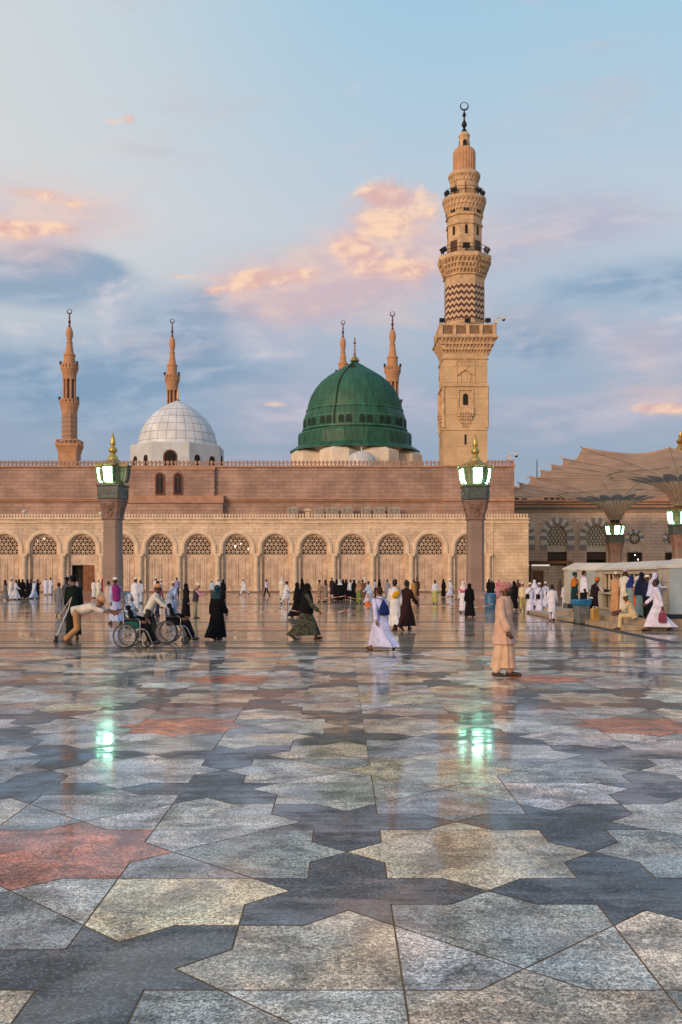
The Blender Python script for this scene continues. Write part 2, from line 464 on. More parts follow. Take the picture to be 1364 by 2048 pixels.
def toned(name, polys, mat, z=0.0):
    """polys: [(points, tone)] -> one flat mesh with a face-corner colour layer"""
    me = bpy.data.meshes.new(name); vs = []; fs = []
    for pts, c in polys:
        o = len(vs); vs += [(p[0], p[1], z) for p in pts]; fs.append(tuple(range(o, o + len(pts))))
    me.from_pydata(vs, [], fs)
    ca = me.color_attributes.new('tone', 'FLOAT_COLOR', 'CORNER')
    flat = []
    for pts, c in polys: flat += [c[0], c[1], c[2], 1.0] * len(pts)
    ca.data.foreach_set('color', flat)
    bm = bmesh.new(); bm.from_mesh(me)
    for f in bm.faces:
        f.normal_update()
        if f.normal.z < 0: f.normal_flip()
    bm.to_mesh(me); bm.free()
    me.materials.append(mat)
    o = bpy.data.objects.new(name, me); COL.objects.link(o); ORG[o.name] = (0, 0, 0)
    return o

def inset(poly, d):
    n = len(poly); A = sum(poly[i][0] * poly[(i + 1) % n][1] - poly[(i + 1) % n][0] * poly[i][1] for i in range(n))
    if A < 0: poly = poly[::-1]
    out = []
    for i in range(n):
        p0 = Vector(poly[i - 1]); p1 = Vector(poly[i]); p2 = Vector(poly[(i + 1) % n])
        e1 = (p1 - p0).normalized(); e2 = (p2 - p1).normalized()
        n1 = Vector((-e1.y, e1.x)); n2 = Vector((-e2.y, e2.x))
        b = n1 + n2
        k = d / max(0.25, b.length_squared / 2)
        out.append((p1.x + b.x * k, p1.y + b.y * k))
    return out

P = 2.7; a_ = P / (2 * (1 + math.sqrt(0.5) * math.sqrt(2) * 0.7071067))   # placeholder, fixed below
a_ = 1.35 / (2 + (math.sqrt(2) - 1)); Rr = a_ * math.sqrt(2); n_ = Rr - a_; c_ = 1.35 - a_; e_ = c_ + n_; h_ = P / 2
def make_plaza():
    rnd = random.Random(3)
    dark = (0.056, 0.067, 0.079); light = (0.54, 0.515, 0.47); beige = (0.62, 0.515, 0.375); red = (0.57, 0.185, 0.095); grey = (0.31, 0.315, 0.305)
    def jit(c, v=0.12, hue=0.05):
        k = 1 + rnd.uniform(-v, v)
        return tuple(x * k * (1 + rnd.uniform(-hue, hue)) for x in c)
    polys = []
    G = 0.0048
    star = []
    for q in range(8):
        t = q * PI / 4
        star.append((Rr * math.cos(t), Rr * math.sin(t)))
        t2 = t + PI / 8; rn = math.hypot(a_, n_)
        star.append((rn * math.cos(t2), rn * math.sin(t2)))
    darkq = [(Rr, 0), (e_, n_), (e_, a_), (h_, a_), (P - c_ - Rr, c_), (h_, e_), (h_, h_), (e_, h_), (c_, P - c_ - Rr), (a_, h_), (a_, e_), (n_, e_), (0, Rr), (n_, a_), (a_, a_), (a_, n_)]
    lightq = [(a_, a_), (h_, a_), (c_ + Rr, c_), (h_, e_), (h_, h_), (e_, h_), (c_, c_ + Rr), (a_, h_)]
    T = [(0, Rr), (n_, a_), (a_, a_), (a_, h_)]
    H = [(0, Rr), (a_, h_), (a_, P - e_), (n_, P - e_), (0, P - Rr), (-n_, P - e_), (-a_, P - e_), (-a_, h_)]
    def rot(p, k):
        for _ in range(k): p = [(-y, x) for x, y in p]
        return p
    for i in range(-13, 14):
        for j in range(-4, 7):
            x0, y0 = 0.83 + P * i, 6.42 + P * j
            def put(poly, col):
                pts = inset([(x + x0, y + y0) for x, y in poly], G)
                polys.append((pts, col))
            if (i + j) % 2 == 0:
                put(star, jit(rnd.choice((beige, beige, light)), 0.08))
                for k in range(4): put(rot(darkq, k), jit(dark, 0.18))
            else:
                put(star, jit(red if (i % 2 and j % 2 == 0) else rnd.choice((beige, light)), 0.06))
                for k in range(4):
                    put(rot(lightq, k), jit(rnd.choice((light, light, beige)), 0.16))
                    put(rot(T, k), jit(rnd.choice((grey, light)), 0.15)); put(rot([(-x, y) for x, y in T], k), jit(rnd.choice((grey, light)), 0.15))
                    put(rot(H, k), jit(rnd.choice((grey, grey, light)), 0.15))
    struct(toned('plaza_paving', polys, WET, 0.0))
    # plain marble beyond, in bands
    Y0 = 6.42 + P * 6.5
    B = (0.40, 0.33, 0.265); D = (0.05, 0.05, 0.055); RD = (0.27, 0.13, 0.09); Gy = (0.22, 0.2, 0.185)
    rows = [(Y0, 24.3, B), (24.3, 24.8, D), (24.8, 26.2, B), (26.2, 26.45, D), (26.45, 26.9, B), (26.9, 27.15, D), (27.15, 30.2, B), (30.2, 30.6, Gy), (30.6, 32.0, B), (32.0, 32.4, D), (32.4, 35, B), (35, 35.6, RD), (35.6, 38, B), (38, 38.6, D), (38.6, 42.5, B), (42.5, 43.4, RD), (43.4, 47, B), (47, 48, Gy), (48, 54, B), (54, 55.2, RD), (55.2, 62, B), (62, 63.5, D), (63.5, 74, B), (74, 76, RD), (76, 88, B), (88, 91, Gy), (91, 150, B)]
    far = []
    rx = random.Random(5)
    for y0, y1, c in rows:
        x = -70.0
        while x < 70:
            w = rx.uniform(3.0, 9.0); x1 = min(70, x + w)
            k = 1 + rx.uniform(-0.14, 0.14)
            cc = tuple(v * k for v in c)
            if c == B and rx.random() < 0.18: cc = tuple(v * 1.0 for v in (0.33, 0.2, 0.15))
            for a, bq in ([(x, x1)] if not (x < 9.05 and x1 > 8.6 and y0 >= 26) else [(x, 8.6), (8.6, 9.05), (9.05, x1)]):
                if bq - a > 1e-4: far.append(([(a, y0), (bq, y0), (bq, y1), (a, y1)], D if (a == 8.6 and bq == 9.05 and y1 < 48) else cc))
            x = x1
    struct(toned('marble_pavement', far, MARBLE, 0.004))
make_plaza()
gm = plain('brown grout and ground', (0.30, 0.175, 0.085, 1), 0.7, 0, 0.35, 6.0)
g = MB().add([(-2500, -400, -0.004), (2500, -400, -0.004), (2500, 4000, -0.004), (-2500, 4000, -0.004)], [(0, 1, 2, 3)])
struct(g.build('ground', gm))

# ------------------------------------------------------------------ stone
ST_ARC = coursed('pale sandstone courses', (0.70, 0.535, 0.385, 1), (0.61, 0.46, 0.325, 1), (0.31, 0.215, 0.15, 1), 0.95, 0.36, 0.014, 0.75, 0.35, 0.24)
ST_UP = coursed('rose stone courses', (0.39, 0.255, 0.20, 1), (0.33, 0.21, 0.165, 1), (0.20, 0.125, 0.10, 1), 1.3, 0.42, 0.022, 0.75, 0.35, 0.27)
ST_EAST = coursed('brown stone courses', (0.72, 0.50, 0.38, 1), (0.66, 0.45, 0.335, 1), (0.29, 0.175, 0.125, 1), 1.3, 0.45, 0.02)
ST_PANEL = plain('pale stone panel', (0.61, 0.45, 0.335, 1), 0.7, 0, 0.24, 0.9, 0.15, 20)
ST_TRIM = plain('sandstone trim', (0.68, 0.525, 0.38, 1), 0.7, 0, 0.15, 1.4, 0.2, 18)
ST_ROSE = plain('rose stone trim', (0.42, 0.235, 0.155, 1), 0.7, 0, 0.15, 1.2, 0.2, 18)
ST_MIN = coursed('ochre minaret stone', (0.62, 0.43, 0.24, 1), (0.56, 0.385, 0.215, 1), (0.40, 0.26, 0.14, 1), 2.6, 1.9, 0.03, 0.75, 0.2, 0.14)
ST_MINT = plain('ochre carved stone', (0.58, 0.395, 0.23, 1), 0.75, 0, 0.2, 1.6, 0.35, 9)
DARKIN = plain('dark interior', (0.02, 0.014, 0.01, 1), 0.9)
BRONZE = plain('dark bronze', (0.035, 0.022, 0.02, 1), 0.4, 0.7)
GOLD = plain('gilded metal', (0.55, 0.33, 0.09, 1), 0.35, 0.85, 0.15, 4)
WOOD = plain('brown timber', (0.10, 0.04, 0.02, 1), 0.55, 0, 0.3, 4)
IRON = plain('dark iron', (0.03, 0.03, 0.035, 1), 0.5, 0.4)
WHITE = plain('white painted metal', (0.6, 0.57, 0.52, 1), 0.5)

def arch_pts(r, zs, n=20, pointed=0.0):
    out = []
    for i in range(n + 1):
        a = PI - PI * i / n
        z = zs + r * math.sin(a) * (1 + pointed * (1 - abs(math.cos(a))) ** 1.0)
        out.append((r * math.cos(a), z))
    return out

def lattice(r, z0, zs, y, cell, bar, xc=0.0, pointed=0.0):
    """pierced stone grille of three bar directions inside an arch, solid bars, rim left open"""
    mb = MB()
    top = zs + r * (1 + pointed)
    def clip(p, d):
        # march along line, keep inside
        segs = []; inside = False; s0 = None
        S = -3.2
        while S < 3.2:
            x, z = p[0] + d[0] * S, p[1] + d[1] * S
            ok = z > z0 and abs(x) < r and (z <= zs or (x * x + ((z - zs) / (1 + pointed * (1 - abs(x) / r))) ** 2) < r * r)
            if ok and not inside: s0 = S; inside = True
            if inside and not ok: segs.append((s0, S)); inside = False
            S += 0.03
        return segs
    for ang in (0, 60, 120):
        d = (math.cos(R_(ang)), math.sin(R_(ang))); nn = (-d[1], d[0])
        for k in range(-14, 15):
            p = (nn[0] * k * cell, (z0 + top) / 2 + nn[1] * k * cell)
            for s0, s1 in clip(p, d):
                if s1 - s0 < 0.1: continue
                q = []
                for S, sg in ((s0, -1), (s1, -1), (s1, 1), (s0, 1)):
                    q.append((xc + p[0] + d[0] * S + nn[0] * bar * sg, p[1] + d[1] * S + nn[1] * bar * sg))
                dy = ang / 60 * 0.006
                mb.prism(q, y + dy, y + 0.12 + dy)
    return mb

def wall_with_arches(mb, x0, x1, z1, arches, yf, yb, r, zs, mi=0, pointed=0.0, zb=0.0):
    """front face with real arched openings and their reveals; arches = centre xs"""
    xs = x0
    for cx in arches:
        L, Rt = cx - r, cx + r
        mb.add([(xs, yf, 0), (L, yf, 0), (L, yf, z1), (xs, yf, z1)], [(0, 1, 2, 3)], mi)
        pts = arch_pts(r, zs, 20, pointed)
        for (ax, az), (bx, bz) in zip(pts, pts[1:]):
            mb.add([(cx + ax, yf, az), (cx + bx, yf, bz), (cx + bx, yf, z1), (cx + ax, yf, z1)], [(0, 1, 2, 3)], mi)
            mb.add([(cx + ax, yf, az), (cx + bx, yf, bz), (cx + bx, yb, bz), (cx + ax, yb, az)], [(3, 2, 1, 0)], mi)
        for sx in (L, Rt):
            mb.add([(sx, yf, zb), (sx, yb, zb), (sx, yb, zs), (sx, yf, zs)], [(0, 1, 2, 3)], mi)
        if zb > 0:
            mb.add([(L, yf, 0), (Rt, yf, 0), (Rt, yf, zb), (L, yf, zb)], [(0, 1, 2, 3)], mi)
            mb.add([(L, yf, zb), (Rt, yf, zb), (Rt, yb, zb), (L, yb, zb)], [(0, 1, 2, 3)], mi)
        xs = Rt
    mb.add([(xs, yf, 0), (x1, yf, 0), (x1, yf, z1), (xs, yf, z1)], [(0, 1, 2, 3)], mi)

def merlons(mb, x0, x1, step, w, h, y0, y1, z):
    n = int((x1 - x0) / step)
    for i in range(n + 1):
        x = x0 + (i + 0.5) * (x1 - x0) / (n + 1)
        q = w / 2
        mb.prism([(x - q * 0.55, z), (x + q * 0.55, z), (x + q * 0.5, z + h * 0.3), (x + q, z + h * 0.52), (x + q * 0.9, z + h * 0.72), (x, z + h), (x - q * 0.9, z + h * 0.72), (x - q, z + h * 0.52), (x - q * 0.5, z + h * 0.3)], y0, y1)

# ---- arcade
YA = 107.0
def make_arcade():
    t = thing('arcade', 'long pale sandstone arcade wall with pierced round arches across the square', 'building', (0, YA, 0))
    k = YA / FOC
    bay = 77.3 * k; c0 = (87.7 - CX) * k
    ks = list(range(-6, 12)); cs = [c0 + bay * q for q in ks]
    r = 28.0 * k; zs = WZ(1096, YA); z1 = WZ(1037, YA); xr = WX(1057, YA); xl = cs[0] - bay / 2 - 3
    mb = MB(); wall_with_arches(mb, xl, xr, z1, cs, YA, YA + 0.55, r, zs)
    mb.add([(xr, YA, 0), (xr, YA + 7.5, 0), (xr, YA + 7.5, z1), (xr, YA, z1)], [(0, 1, 2, 3)])
    mb.add([(xl, YA, z1), (xr, YA, z1), (xr, YA + 7.5, z1), (xl, YA + 7.5, z1)], [(0, 1, 2, 3)])
    mb.build('wall', ST_ARC, t)
    # dark void behind the grilles
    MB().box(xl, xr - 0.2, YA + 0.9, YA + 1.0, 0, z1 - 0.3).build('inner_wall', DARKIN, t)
    mb = MB(); mb.box(xl, xr + 0.1, YA - 0.14, YA, WZ(1046, YA), WZ(1043, YA)); mb.box(xl, xr + 0.12, YA - 0.2, YA, WZ(1039, YA), WZ(1037, YA)); mb.build('cornice', ST_TRIM, t)
    mb = MB(); mb.box(xl, xr, YA + 0.02, YA + 0.3, z1, z1 + 0.10); merlons(mb, xl, xr, 5.9 * k, 4.6 * k, 0.46, YA + 0.06, YA + 0.26, z1 + 0.10); mb.build('parapet', ST_TRIM, t)
    MB().box(xl, xr + 0.5, YA - 1.3, YA - 0.004, 0.0, 0.16).build('step', plain('worn step stone', (0.2, 0.12, 0.08, 1), 0.4), t)
    # one bay of each part, copied along
    zp = WZ(1113, YA); zl = WZ(1109, YA)
    def shared(mb, name, mat, smooth=False): return mb.mesh(name, mat, smooth)
    arch = MB(); pr = [(1.0, 0.0), (1.0, -0.10), (1.07, -0.16), (1.20, -0.16), (1.27, -0.10), (1.27, 0.0)]
    pts = []
    N = 28; rings = []
    for i in range(N + 1):
        a = PI * i / N
        rings.append([(r * q * math.cos(a), dy, zs + r * q * math.sin(a)) for q, dy in pr])
    rings = [[(p[0], p[1], zl + 0.1) for p in rings[0]]] + rings + [[(p[0], p[1], zl + 0.1) for p in rings[-1]]]
    arch.loft(rings, True)
    arch_me = shared(arch, 'arch_moulding', ST_TRIM, 35)
    lat_me = shared(lattice(r, zl + 0.02, zs, 0.3, 0.40, 0.040), 'lattice', ST_PANEL)
    rim = MB(); rr = []
    for i in range(N + 1):
        a = PI * i / N
        rr.append([(r * q * math.cos(a), dy, zs + r * q * math.sin(a)) for q, dy in ((1.0, 0.24), (0.88, 0.24), (0.88, 0.46), (1.0, 0.46))])
    rr = [[(p[0], p[1], zl) for p in rr[0]]] + rr + [[(p[0], p[1], zl) for p in rr[-1]]]
    rim.loft(rr, True)
    rim_me = shared(rim, 'lattice_frame', ST_PANEL, 35)
    pan = MB(); pan.box(-r, r, 0.42, 0.54, 0.16, zl)
    pan.box(-r, r, 0.30, 0.42, zp - 0.02, zl)
    for q in range(5):
        x = -r + 0.06 + q * (2 * r - 0.12) / 4; w = 0.10
        pan.box(x - w, x + w, 0.34, 0.42, 0.16, zp - 0.02)
    for q in range(4):
        x = -r + 0.06 + (q + 0.5) * (2 * r - 0.12) / 4
        pan.box(x - 0.22, x + 0.22, 0.38, 0.42, 0.55, zp - 0.35)
    for z in (0.3, zp - 0.14): pan.box(-r, r, 0.37, 0.42, z - 0.12, z + 0.12)
    pan_me = shared(pan, 'door_panel', ST_PANEL)
    colm = MB(); zc = WZ(1112, YA)
    colm.lathe([(0.34, 0.16), (0.34, 0.34), (0.29, 0.42), (0.27, 0.5), (0.255, zc - 0.35), (0.27, zc - 0.3), (0.25, zc - 0.26), (0.33, zc - 0.06), (0.33, zc)], 16, (0, -0.16, 0))
    colm.box(-0.36, 0.36, -0.5, 0.0, zc, zl + 0.1)
    col_me = shared(colm, 'column', ST_TRIM, 40)
    rd = MB(); zr = WZ(1061, YA)
    rd.ring((0, 0, zr), 0.34, 0.06, 'y', 24, 6); rd.ring((0, 0.0, zr), 0.17, 0.04, 'y', 20, 6)
    rd_me = shared(rd, 'roundel', ST_TRIM, 50)
    def put(me, x, name):
        o = bpy.data.objects.new(name, me); COL.objects.link(o); o.parent = t; o.location = (x, 0, 0); ORG[o.name] = (0, 0, 0); return o
    for q, cx in zip(ks, cs):
        put(arch_me, cx, 'arch_moulding'); put(lat_me, cx, 'lattice'); put(rim_me, cx, 'lattice_frame')
        if q == 1:
            d = MB(); d.box(-r, -r + 0.28, 0.3, 0.5, 0.16, zl); d.box(r - 0.28, r, 0.3, 0.5, 0.16, zl); d.box(-r + 0.28, r - 0.28, 0.3, 0.5, 2.95, zl)
            put(d.mesh('door_frame', ST_PANEL), cx, 'door_frame')
            d = MB(); d.box(-0.05, 1.2, 0.44, 0.52, 0.16, 2.95)
            for z in (0.5, 1.3, 2.1): d.box(0.1, 0.5, 0.41, 0.44, z, z + 0.6); d.box(0.62, 1.05, 0.41, 0.44, z, z + 0.6)
            dl = put(d.mesh('wooden_door', plain('red brown door timber', (0.22, 0.075, 0.03, 1), 0.5, 0, 0.25, 3)), cx, 'wooden_door'); dl['label'] = 'shut leaf of the brown timber door'
        else: put(pan_me, cx, 'door_panel')
        put(col_me, cx + bay / 2, 'column'); put(rd_me, cx + bay / 2, 'roundel')
    put(col_me, cs[0] - bay / 2, 'column')
    MB().box(WX(983, YA), WX(986, YA), YA - 0.1, YA, 0.16, z1).build('pilaster', ST_TRIM, t)
    # lit lamps seen through the grilles
    lm = glow('lamp behind grille', (1.0, 0.86, 0.6, 1), 14.0)
    for px, py in ((76, 1082), (88, 1077), (470, 1093), (497, 1098), (482, 1088)):
        p = W(px, py, YA + 0.62)
        MB().sphere(p, 0.08, 10, 8).build('inner_lamp', lm, t, True)
make_arcade()

# ---- upper prayer hall wall
YU = 114.0
def make_hall():
    t = thing('prayer_hall', 'long rose stone upper wall with pointed merlons above the pale arcade', 'building', (0, YU, 0))
    z1 = WZ(931, YU); xr = WX(1027, YU); xl = -75.0; xs = WX(884, YU)
    k = YU / FOC
    mb = MB(); mb.box(xl, xs, YU, YU + 40, 0, z1); mb.box(xs, xr, YU - 0.5, YU + 40, 0, z1); mb.build('wall', ST_UP, t)
    mb = MB(); mb.box(xl, xs, YU - 0.2, YU, z1 - 0.22, z1 - 0.02); mb.box(xs - 0.1, xr + 0.12, YU - 0.7, YU - 0.5, z1 - 0.22, z1 - 0.02)
    mb.build('cornice', ST_ROSE, t)
    mb = MB(); merlons(mb, xl, xs - 0.1, 8.0 * k, 6.6 * k, 0.62, YU + 0.05, YU + 0.3, z1); merlons(mb, WX(972, YU), xr - 0.3, 8.0 * k, 6.6 * k, 0.62, YU - 0.45, YU - 0.2, z1)
    mb.box(xr - 0.3, xr, YU - 0.5, YU - 0.15, z1, z1 + 0.55); mb.build('parapet', plain('weathered merlon stone', (0.36, 0.22, 0.17, 1), 0.75), t)
    # ledge running along the wall, stepping round the window bay
    za, zb = WZ(1003, YU), WZ(997, YU)
    mb = MB()
    mb.box(xl, WX(246, YU), YU - 0.25, YU, za, zb); mb.box(xl, WX(246, YU), YU - 0.4, YU - 0.25, za + 0.2, zb)
    mb.box(WX(452, YU), xs, YU - 0.25, YU, za, zb); mb.box(WX(449, YU), xs + 0.25, YU - 0.42, YU - 0.25, za + 0.2, zb)
    mb.box(xs, xr, YU - 0.75, YU - 0.5, za, zb)
    mb.build('ledge', ST_ROSE, t)
    b0, b1 = WX(246, YU), WX(430, YU)
    mb = MB(); mb.box(b0, b1, YU - 0.5, YU, WZ(993, YU), WZ(941, YU)); mb.build('window_bay', ST_UP, t)
    mb = MB(); mb.box(b0 - 0.1, b1 + 0.05, YU - 0.62, YU - 0.004, WZ(941, YU), WZ(935, YU)); mb.box(b0, WX(449, YU), YU - 1.1, YU - 0.004, WZ(1007, YU), WZ(993, YU) - 0.003)
    mb.box(WX(430, YU), WX(449, YU), YU - 0.3, YU - 0.004, WZ(993, YU), WZ(991, YU))
    mb.build('bay_trim', ST_ROSE, t)
    MB().box(b0, WX(447, YU), YU - 0.85, YU - 0.004, 5, WZ(1007, YU) - 0.003).build('bay_base', ST_UP, t)
    fr = plain('red brown window frame', (0.17, 0.05, 0.028, 1), 0.5)
    gl = plain('dark window glass', (0.015, 0.018, 0.022, 1), 0.2, 0, 0.2, 1, 0, 1, 0.25)
    for px in (321.5, 357.5):
        cx = WX(px, YU); r = 8.2 * k; zs = WZ(955, YU); z0 = WZ(988, YU)
        N = 18; rings = []
        y = YU - 0.5
        for i in range(N + 1):
            a = PI * i / N
            rings.append([(cx + r * q * math.cos(a), y + dy, zs + r * q * math.sin(a)) for q, dy in ((1.15, 0.0), (1.15, -0.12), (0.84, -0.12), (0.84, 0.0))])
        rings = [[(p[0], p[1], z0) for p in rings[0]]] + rings + [[(p[0], p[1], z0) for p in rings[-1]]]
        w = MB().loft(rings, True).box(cx - r * 1.15, cx + r * 1.15, y - 0.16, y, z0 - 0.12, z0).build('window', fr, t, 35)
        pts = [(cx - r * 0.84, z0)] + [(cx + q[0], q[1]) for q in arch_pts(r * 0.84, zs)] + [(cx + r * 0.84, z0)]
        MB().prism(pts, y - 0.05, y - 0.01).build('pane', gl, w)
        MB().box(cx - 0.025, cx + 0.025, y - 0.08, y - 0.05, z0, zs + r * 0.8).box(cx - r * 0.84, cx + r * 0.84, y - 0.078, y - 0.05, zs, zs + 0.05).build('glazing_bar', fr, w)
    # roof structure carrying the far things
make_hall()

# ---- roof units between the arcade parapet and the wall
unit_m = plain('dull grey cabinet', (0.36, 0.32, 0.27, 1), 0.6)
def make_units():
    YR = 112.5
    lab = ['leftmost grey roof cabinet standing alone above the arcade', 'narrow grey roof cabinet left in the group of three', 'wide grey roof cabinet in the middle of three', 'grey roof cabinet right of the trio', 'narrow grey roof cabinet left in the right hand trio', 'wide grey roof cabinet in the middle of the right trio', 'rightmost grey roof cabinet before the plain wall']
    for (p0, p1), l in zip(((575, 596), (631, 647), (652, 676), (683, 705), (722, 740), (747, 769), (775, 799)), lab):
        x0, x1 = WX(p0, YR), WX(p1, YR)
        o = thing('roof_cabinet', l, 'roof unit', ((x0 + x1) / 2, YR, 7.97), 0, 'roof cabinets behind the arcade parapet')
        zt = WZ(1014, YR)
        MB().box(x0, x1, YR - 0.5, YR + 0.5, 7.97, zt - 0.05).box(x0 - 0.04, x1 + 0.04, YR - 0.55, YR + 0.55, zt - 0.05, zt).build('casing', unit_m, o)
        mb = MB(); n = 6
        for q in range(n):
            z = 8.5 + q * (zt - 8.7) / n
            mb.box(x0 + 0.1, (x0 + x1) / 2 - 0.05, YR - 0.53, YR - 0.5, z, z + 0.06); mb.box((x0 + x1) / 2 + 0.05, x1 - 0.1, YR - 0.53, YR - 0.5, z, z + 0.06)
        mb.build('louvre', plain('shadowed louvre', (0.16, 0.14, 0.12, 1), 0.6), o)
    x = WX(615, 109.0)
    o = thing('roof_vent', 'small capped pale vent pillar on the arcade roof', 'vent', (x, 109.0, 7.97))
    MB().box(x - 0.22, x + 0.22, 108.78, 109.22, 7.97, 8.9).build('shaft', ST_TRIM, o)
    MB().square([(0.42, 8.9), (0.42, 8.98), (0.1, 9.2)], (x, 109.0, 0)).build('cap', ST_TRIM, o)
make_units()
# ------------------------------------------------------------------ domes
def dome_metal(name, col, n, dark):
    """painted sheet metal with standing seams, patchy weathering"""
    m, t, b = newmat(name)
    tc = t.n('ShaderNodeTexCoord').outputs['Object']; s = t.sep(tc)
    ang = t.math('ARCTAN2', s[1], s[0])
    w = t.noise(t.xyz(t.math('MULTIPLY', ang, 9.0), 0.0, t.math('MULTIPLY', s[2], 0.35)), 1.6, 5.0, 0.6)
    w2 = t.noise(tc, 0.7, 4.0)
    k = t.math('MULTIPLY', t.maprange(w, 0.3, 0.7, 0.65, 1.35), t.maprange(w2, 0.3, 0.7, 0.85, 1.15))
    t.l(t.mix(1.0, col, t.xyz(k, k, k), 'MULTIPLY'), b.inputs['Base Color'])
    b.inputs['Roughness'].default_value = 0.55
    return m

def finial(mb, c, prof, n=12): mb.lathe(prof, n, c)

def make_green_dome():
    Y = 130.0; k = Y / FOC
    x = WX(709.5, Y)
    t = thing('green_dome', 'large ribbed green dome with pointed crown on a cream base', 'dome', (x, Y, WZ(925, Y)))
    z = lambda py: WZ(py, Y)
    gm = dome_metal('green painted sheet', (0.023, 0.112, 0.066, 1), 60, 0)
    gd = dome_metal('dark green drum paint', (0.018, 0.094, 0.056, 1), 60, 0)
    prof = [(0.4, z(721)), (7 * k, z(725.5)), (15 * k, z(730)), (26 * k, z(737)), (41 * k, z(746)), (55 * k, z(755)), (68 * k, z(766)), (79 * k, z(779)), (87 * k, z(793)), (92 * k, z(806)), (95 * k, z(819)), (95.5 * k, z(824))]
    MB().lathe(prof, 168, (x, Y, 0), True, 0, 0, 0.02).build('dome_shell', gm, t, 60)
    mb = MB(); mb.lathe([(95 * k, z(826)), (97.5 * k, z(825.5)), (97.5 * k, z(822.5)), (95 * k, z(821.5))], 72, (x, Y, 0))
    mb.lathe([(101 * k, z(846)), (103 * k, z(844)), (103 * k, z(841.5)), (101 * k, z(840.5))], 72, (x, Y, 0))
    mb.lathe([(103 * k, z(866)), (105.5 * k, z(865)), (105.5 * k, z(862)), (103 * k, z(861))], 72, (x, Y, 0))
    mb.build('moulding', dome_metal('pale green edge paint', (0.035, 0.155, 0.092, 1), 60, 0), t, 40)
    MB().lathe([(102.5 * k, z(870)), (102.5 * k, z(843)), (100 * k, z(834)), (96.5 * k, z(826))], 72, (x, Y, 0)).build('upper_drum', gd, t, 40)
    mb = MB(); mb.lathe([(114 * k, z(897)), (114 * k, z(873)), (111 * k, z(869)), (100 * k, z(868))], 16, (x, Y, 0), True, 0, PI / 16); mb.build('lower_drum', gd, t)
    mb = MB(); mb.lathe([(112 * k, z(896)), (116 * k, z(896)), (130 * k, z(905)), (131 * k, z(907.5)), (112 * k, z(899.5))], 16, (x, Y, 0), True, 0, PI / 16); mb.build('eave', gd, t)
    # paired round-headed windows and blind niches of the drum
    win = plain('deep green black opening', (0.010, 0.034, 0.024, 1), 0.8)
    for q in range(16):
        a0 = 2 * PI * q / 16 + PI / 16
        for dq in (-0.07, 0.07):
            a = a0 + dq
            M = Matrix.Rotation(a, 4, 'Z'); r = 102.5 * k
            w = 0.36; zb, zt = z(859), z(850)
            pts = [(-w, zb)] + [(w * -math.cos(PI * i / 10), zt + w * math.sin(PI * i / 10)) for i in range(11)] + [(w, zb)]
            m2 = MB().prism(pts, -r - 0.05, -r + 0.2)
            m2.v = [tuple(M @ Vector(p) + Vector((x, Y, 0))) for p in m2.v]
            m2.build('drum_window', win, t)
        M = Matrix.Rotation(2 * PI * q / 16 + PI / 16 + PI / 2, 4, 'Z'); r = 114 * k * math.cos(PI / 16)
        mb = MB(); rings = []
        for i in range(13):
            a = PI * i / 12
            rings.append([(q2 * math.cos(a), -r + dy, z(881) + q2 * math.sin(a)) for q2, dy in ((0.55, 0.02), (0.55, -0.1), (0.43, -0.1), (0.43, 0.02))])
        rings = [[(p[0], p[1], z(893)) for p in rings[0]]] + rings + [[(p[0], p[1], z(893)) for p in rings[-1]]]
        mb.loft(rings, True)
        mb.v = [tuple(M @ Vector(p) + Vector((x, Y, 0))) for p in mb.v]
        mb.build('niche_frame', gd, t)
    # little hatch near the crown and the raised seam
    MB().cbox((x - 0.3, Y - 27 * k, z(738)), (0.55, 0.8, 0.5)).build('hatch', win, t)
    pth = []
    for r, zz in prof:
        a = R_(247); pth.append((x + (r + 0.06) * math.cos(a), Y + (r + 0.06) * math.sin(a), zz))
    pth += [(x + (rr * k + .06) * math.cos(R_(247)), Y + (rr * k + .06) * math.sin(R_(247)), z(py)) for rr, py in ((103, 842), (103.5, 862))]
    MB().tube(pth, 0.09, 6).build('cable', plain('black green cable', (0.006, 0.03, 0.018, 1), 0.6), t)
    gold = MB(); gold.lathe([(10 * k, z(722.5)), (8.5 * k, z(719)), (5 * k, z(715)), (2 * k, z(711))], 20, (x, Y, 0))
    gold.build('crown_cap', GOLD, t, 40)
    pr = [(0.16, z(712))]
    for py, r in ((708, 2.6), (700, 2.3), (693, 2.0), (686, 3.0), (679, 1.8)):
        pr += [(0.07, z(py + 3)), (r * k, z(py)), (0.07, z(py - 3))]
    pr += [(0.02, z(674))]
    MB().lathe(pr, 12, (x, Y, 0)).build('finial', plain('reddish gilded finial', (0.33, 0.14, 0.07, 1), 0.4, 0.6), t, 50)
    cream = plain('cream plaster', (0.70, 0.60, 0.48, 1), 0.8, 0, 0.12, 0.8)
    z0 = 14.0
    MB().lathe([(104 * k, z0), (104 * k, z(912)), (110 * k, z(899))], 16, (x, Y, 0), True, 0, PI / 16).build('base', cream, t)
    for q in range(8):
        a = 2 * PI * q / 8 + PI / 8 + R_(4)
        cx, cy = x + 97 * k * math.cos(a), Y + 97 * k * math.sin(a)
        mb = MB(); mb.lathe([(2.7, z0), (2.7, z(915)), (2.0, z(908)), (0.4, z(903.5))], 8, (cx, cy, 0), True, 0, a); mb.build('buttress', cream, t)
    # small pale cupola in front
    Y2 = 119.5; x2 = WX(723, Y2); k2 = Y2 / FOC
    t2 = thing('small_cupola', 'small whitish cupola peeping over the parapet below the green dome', 'dome', (x2, Y2, 14.3))
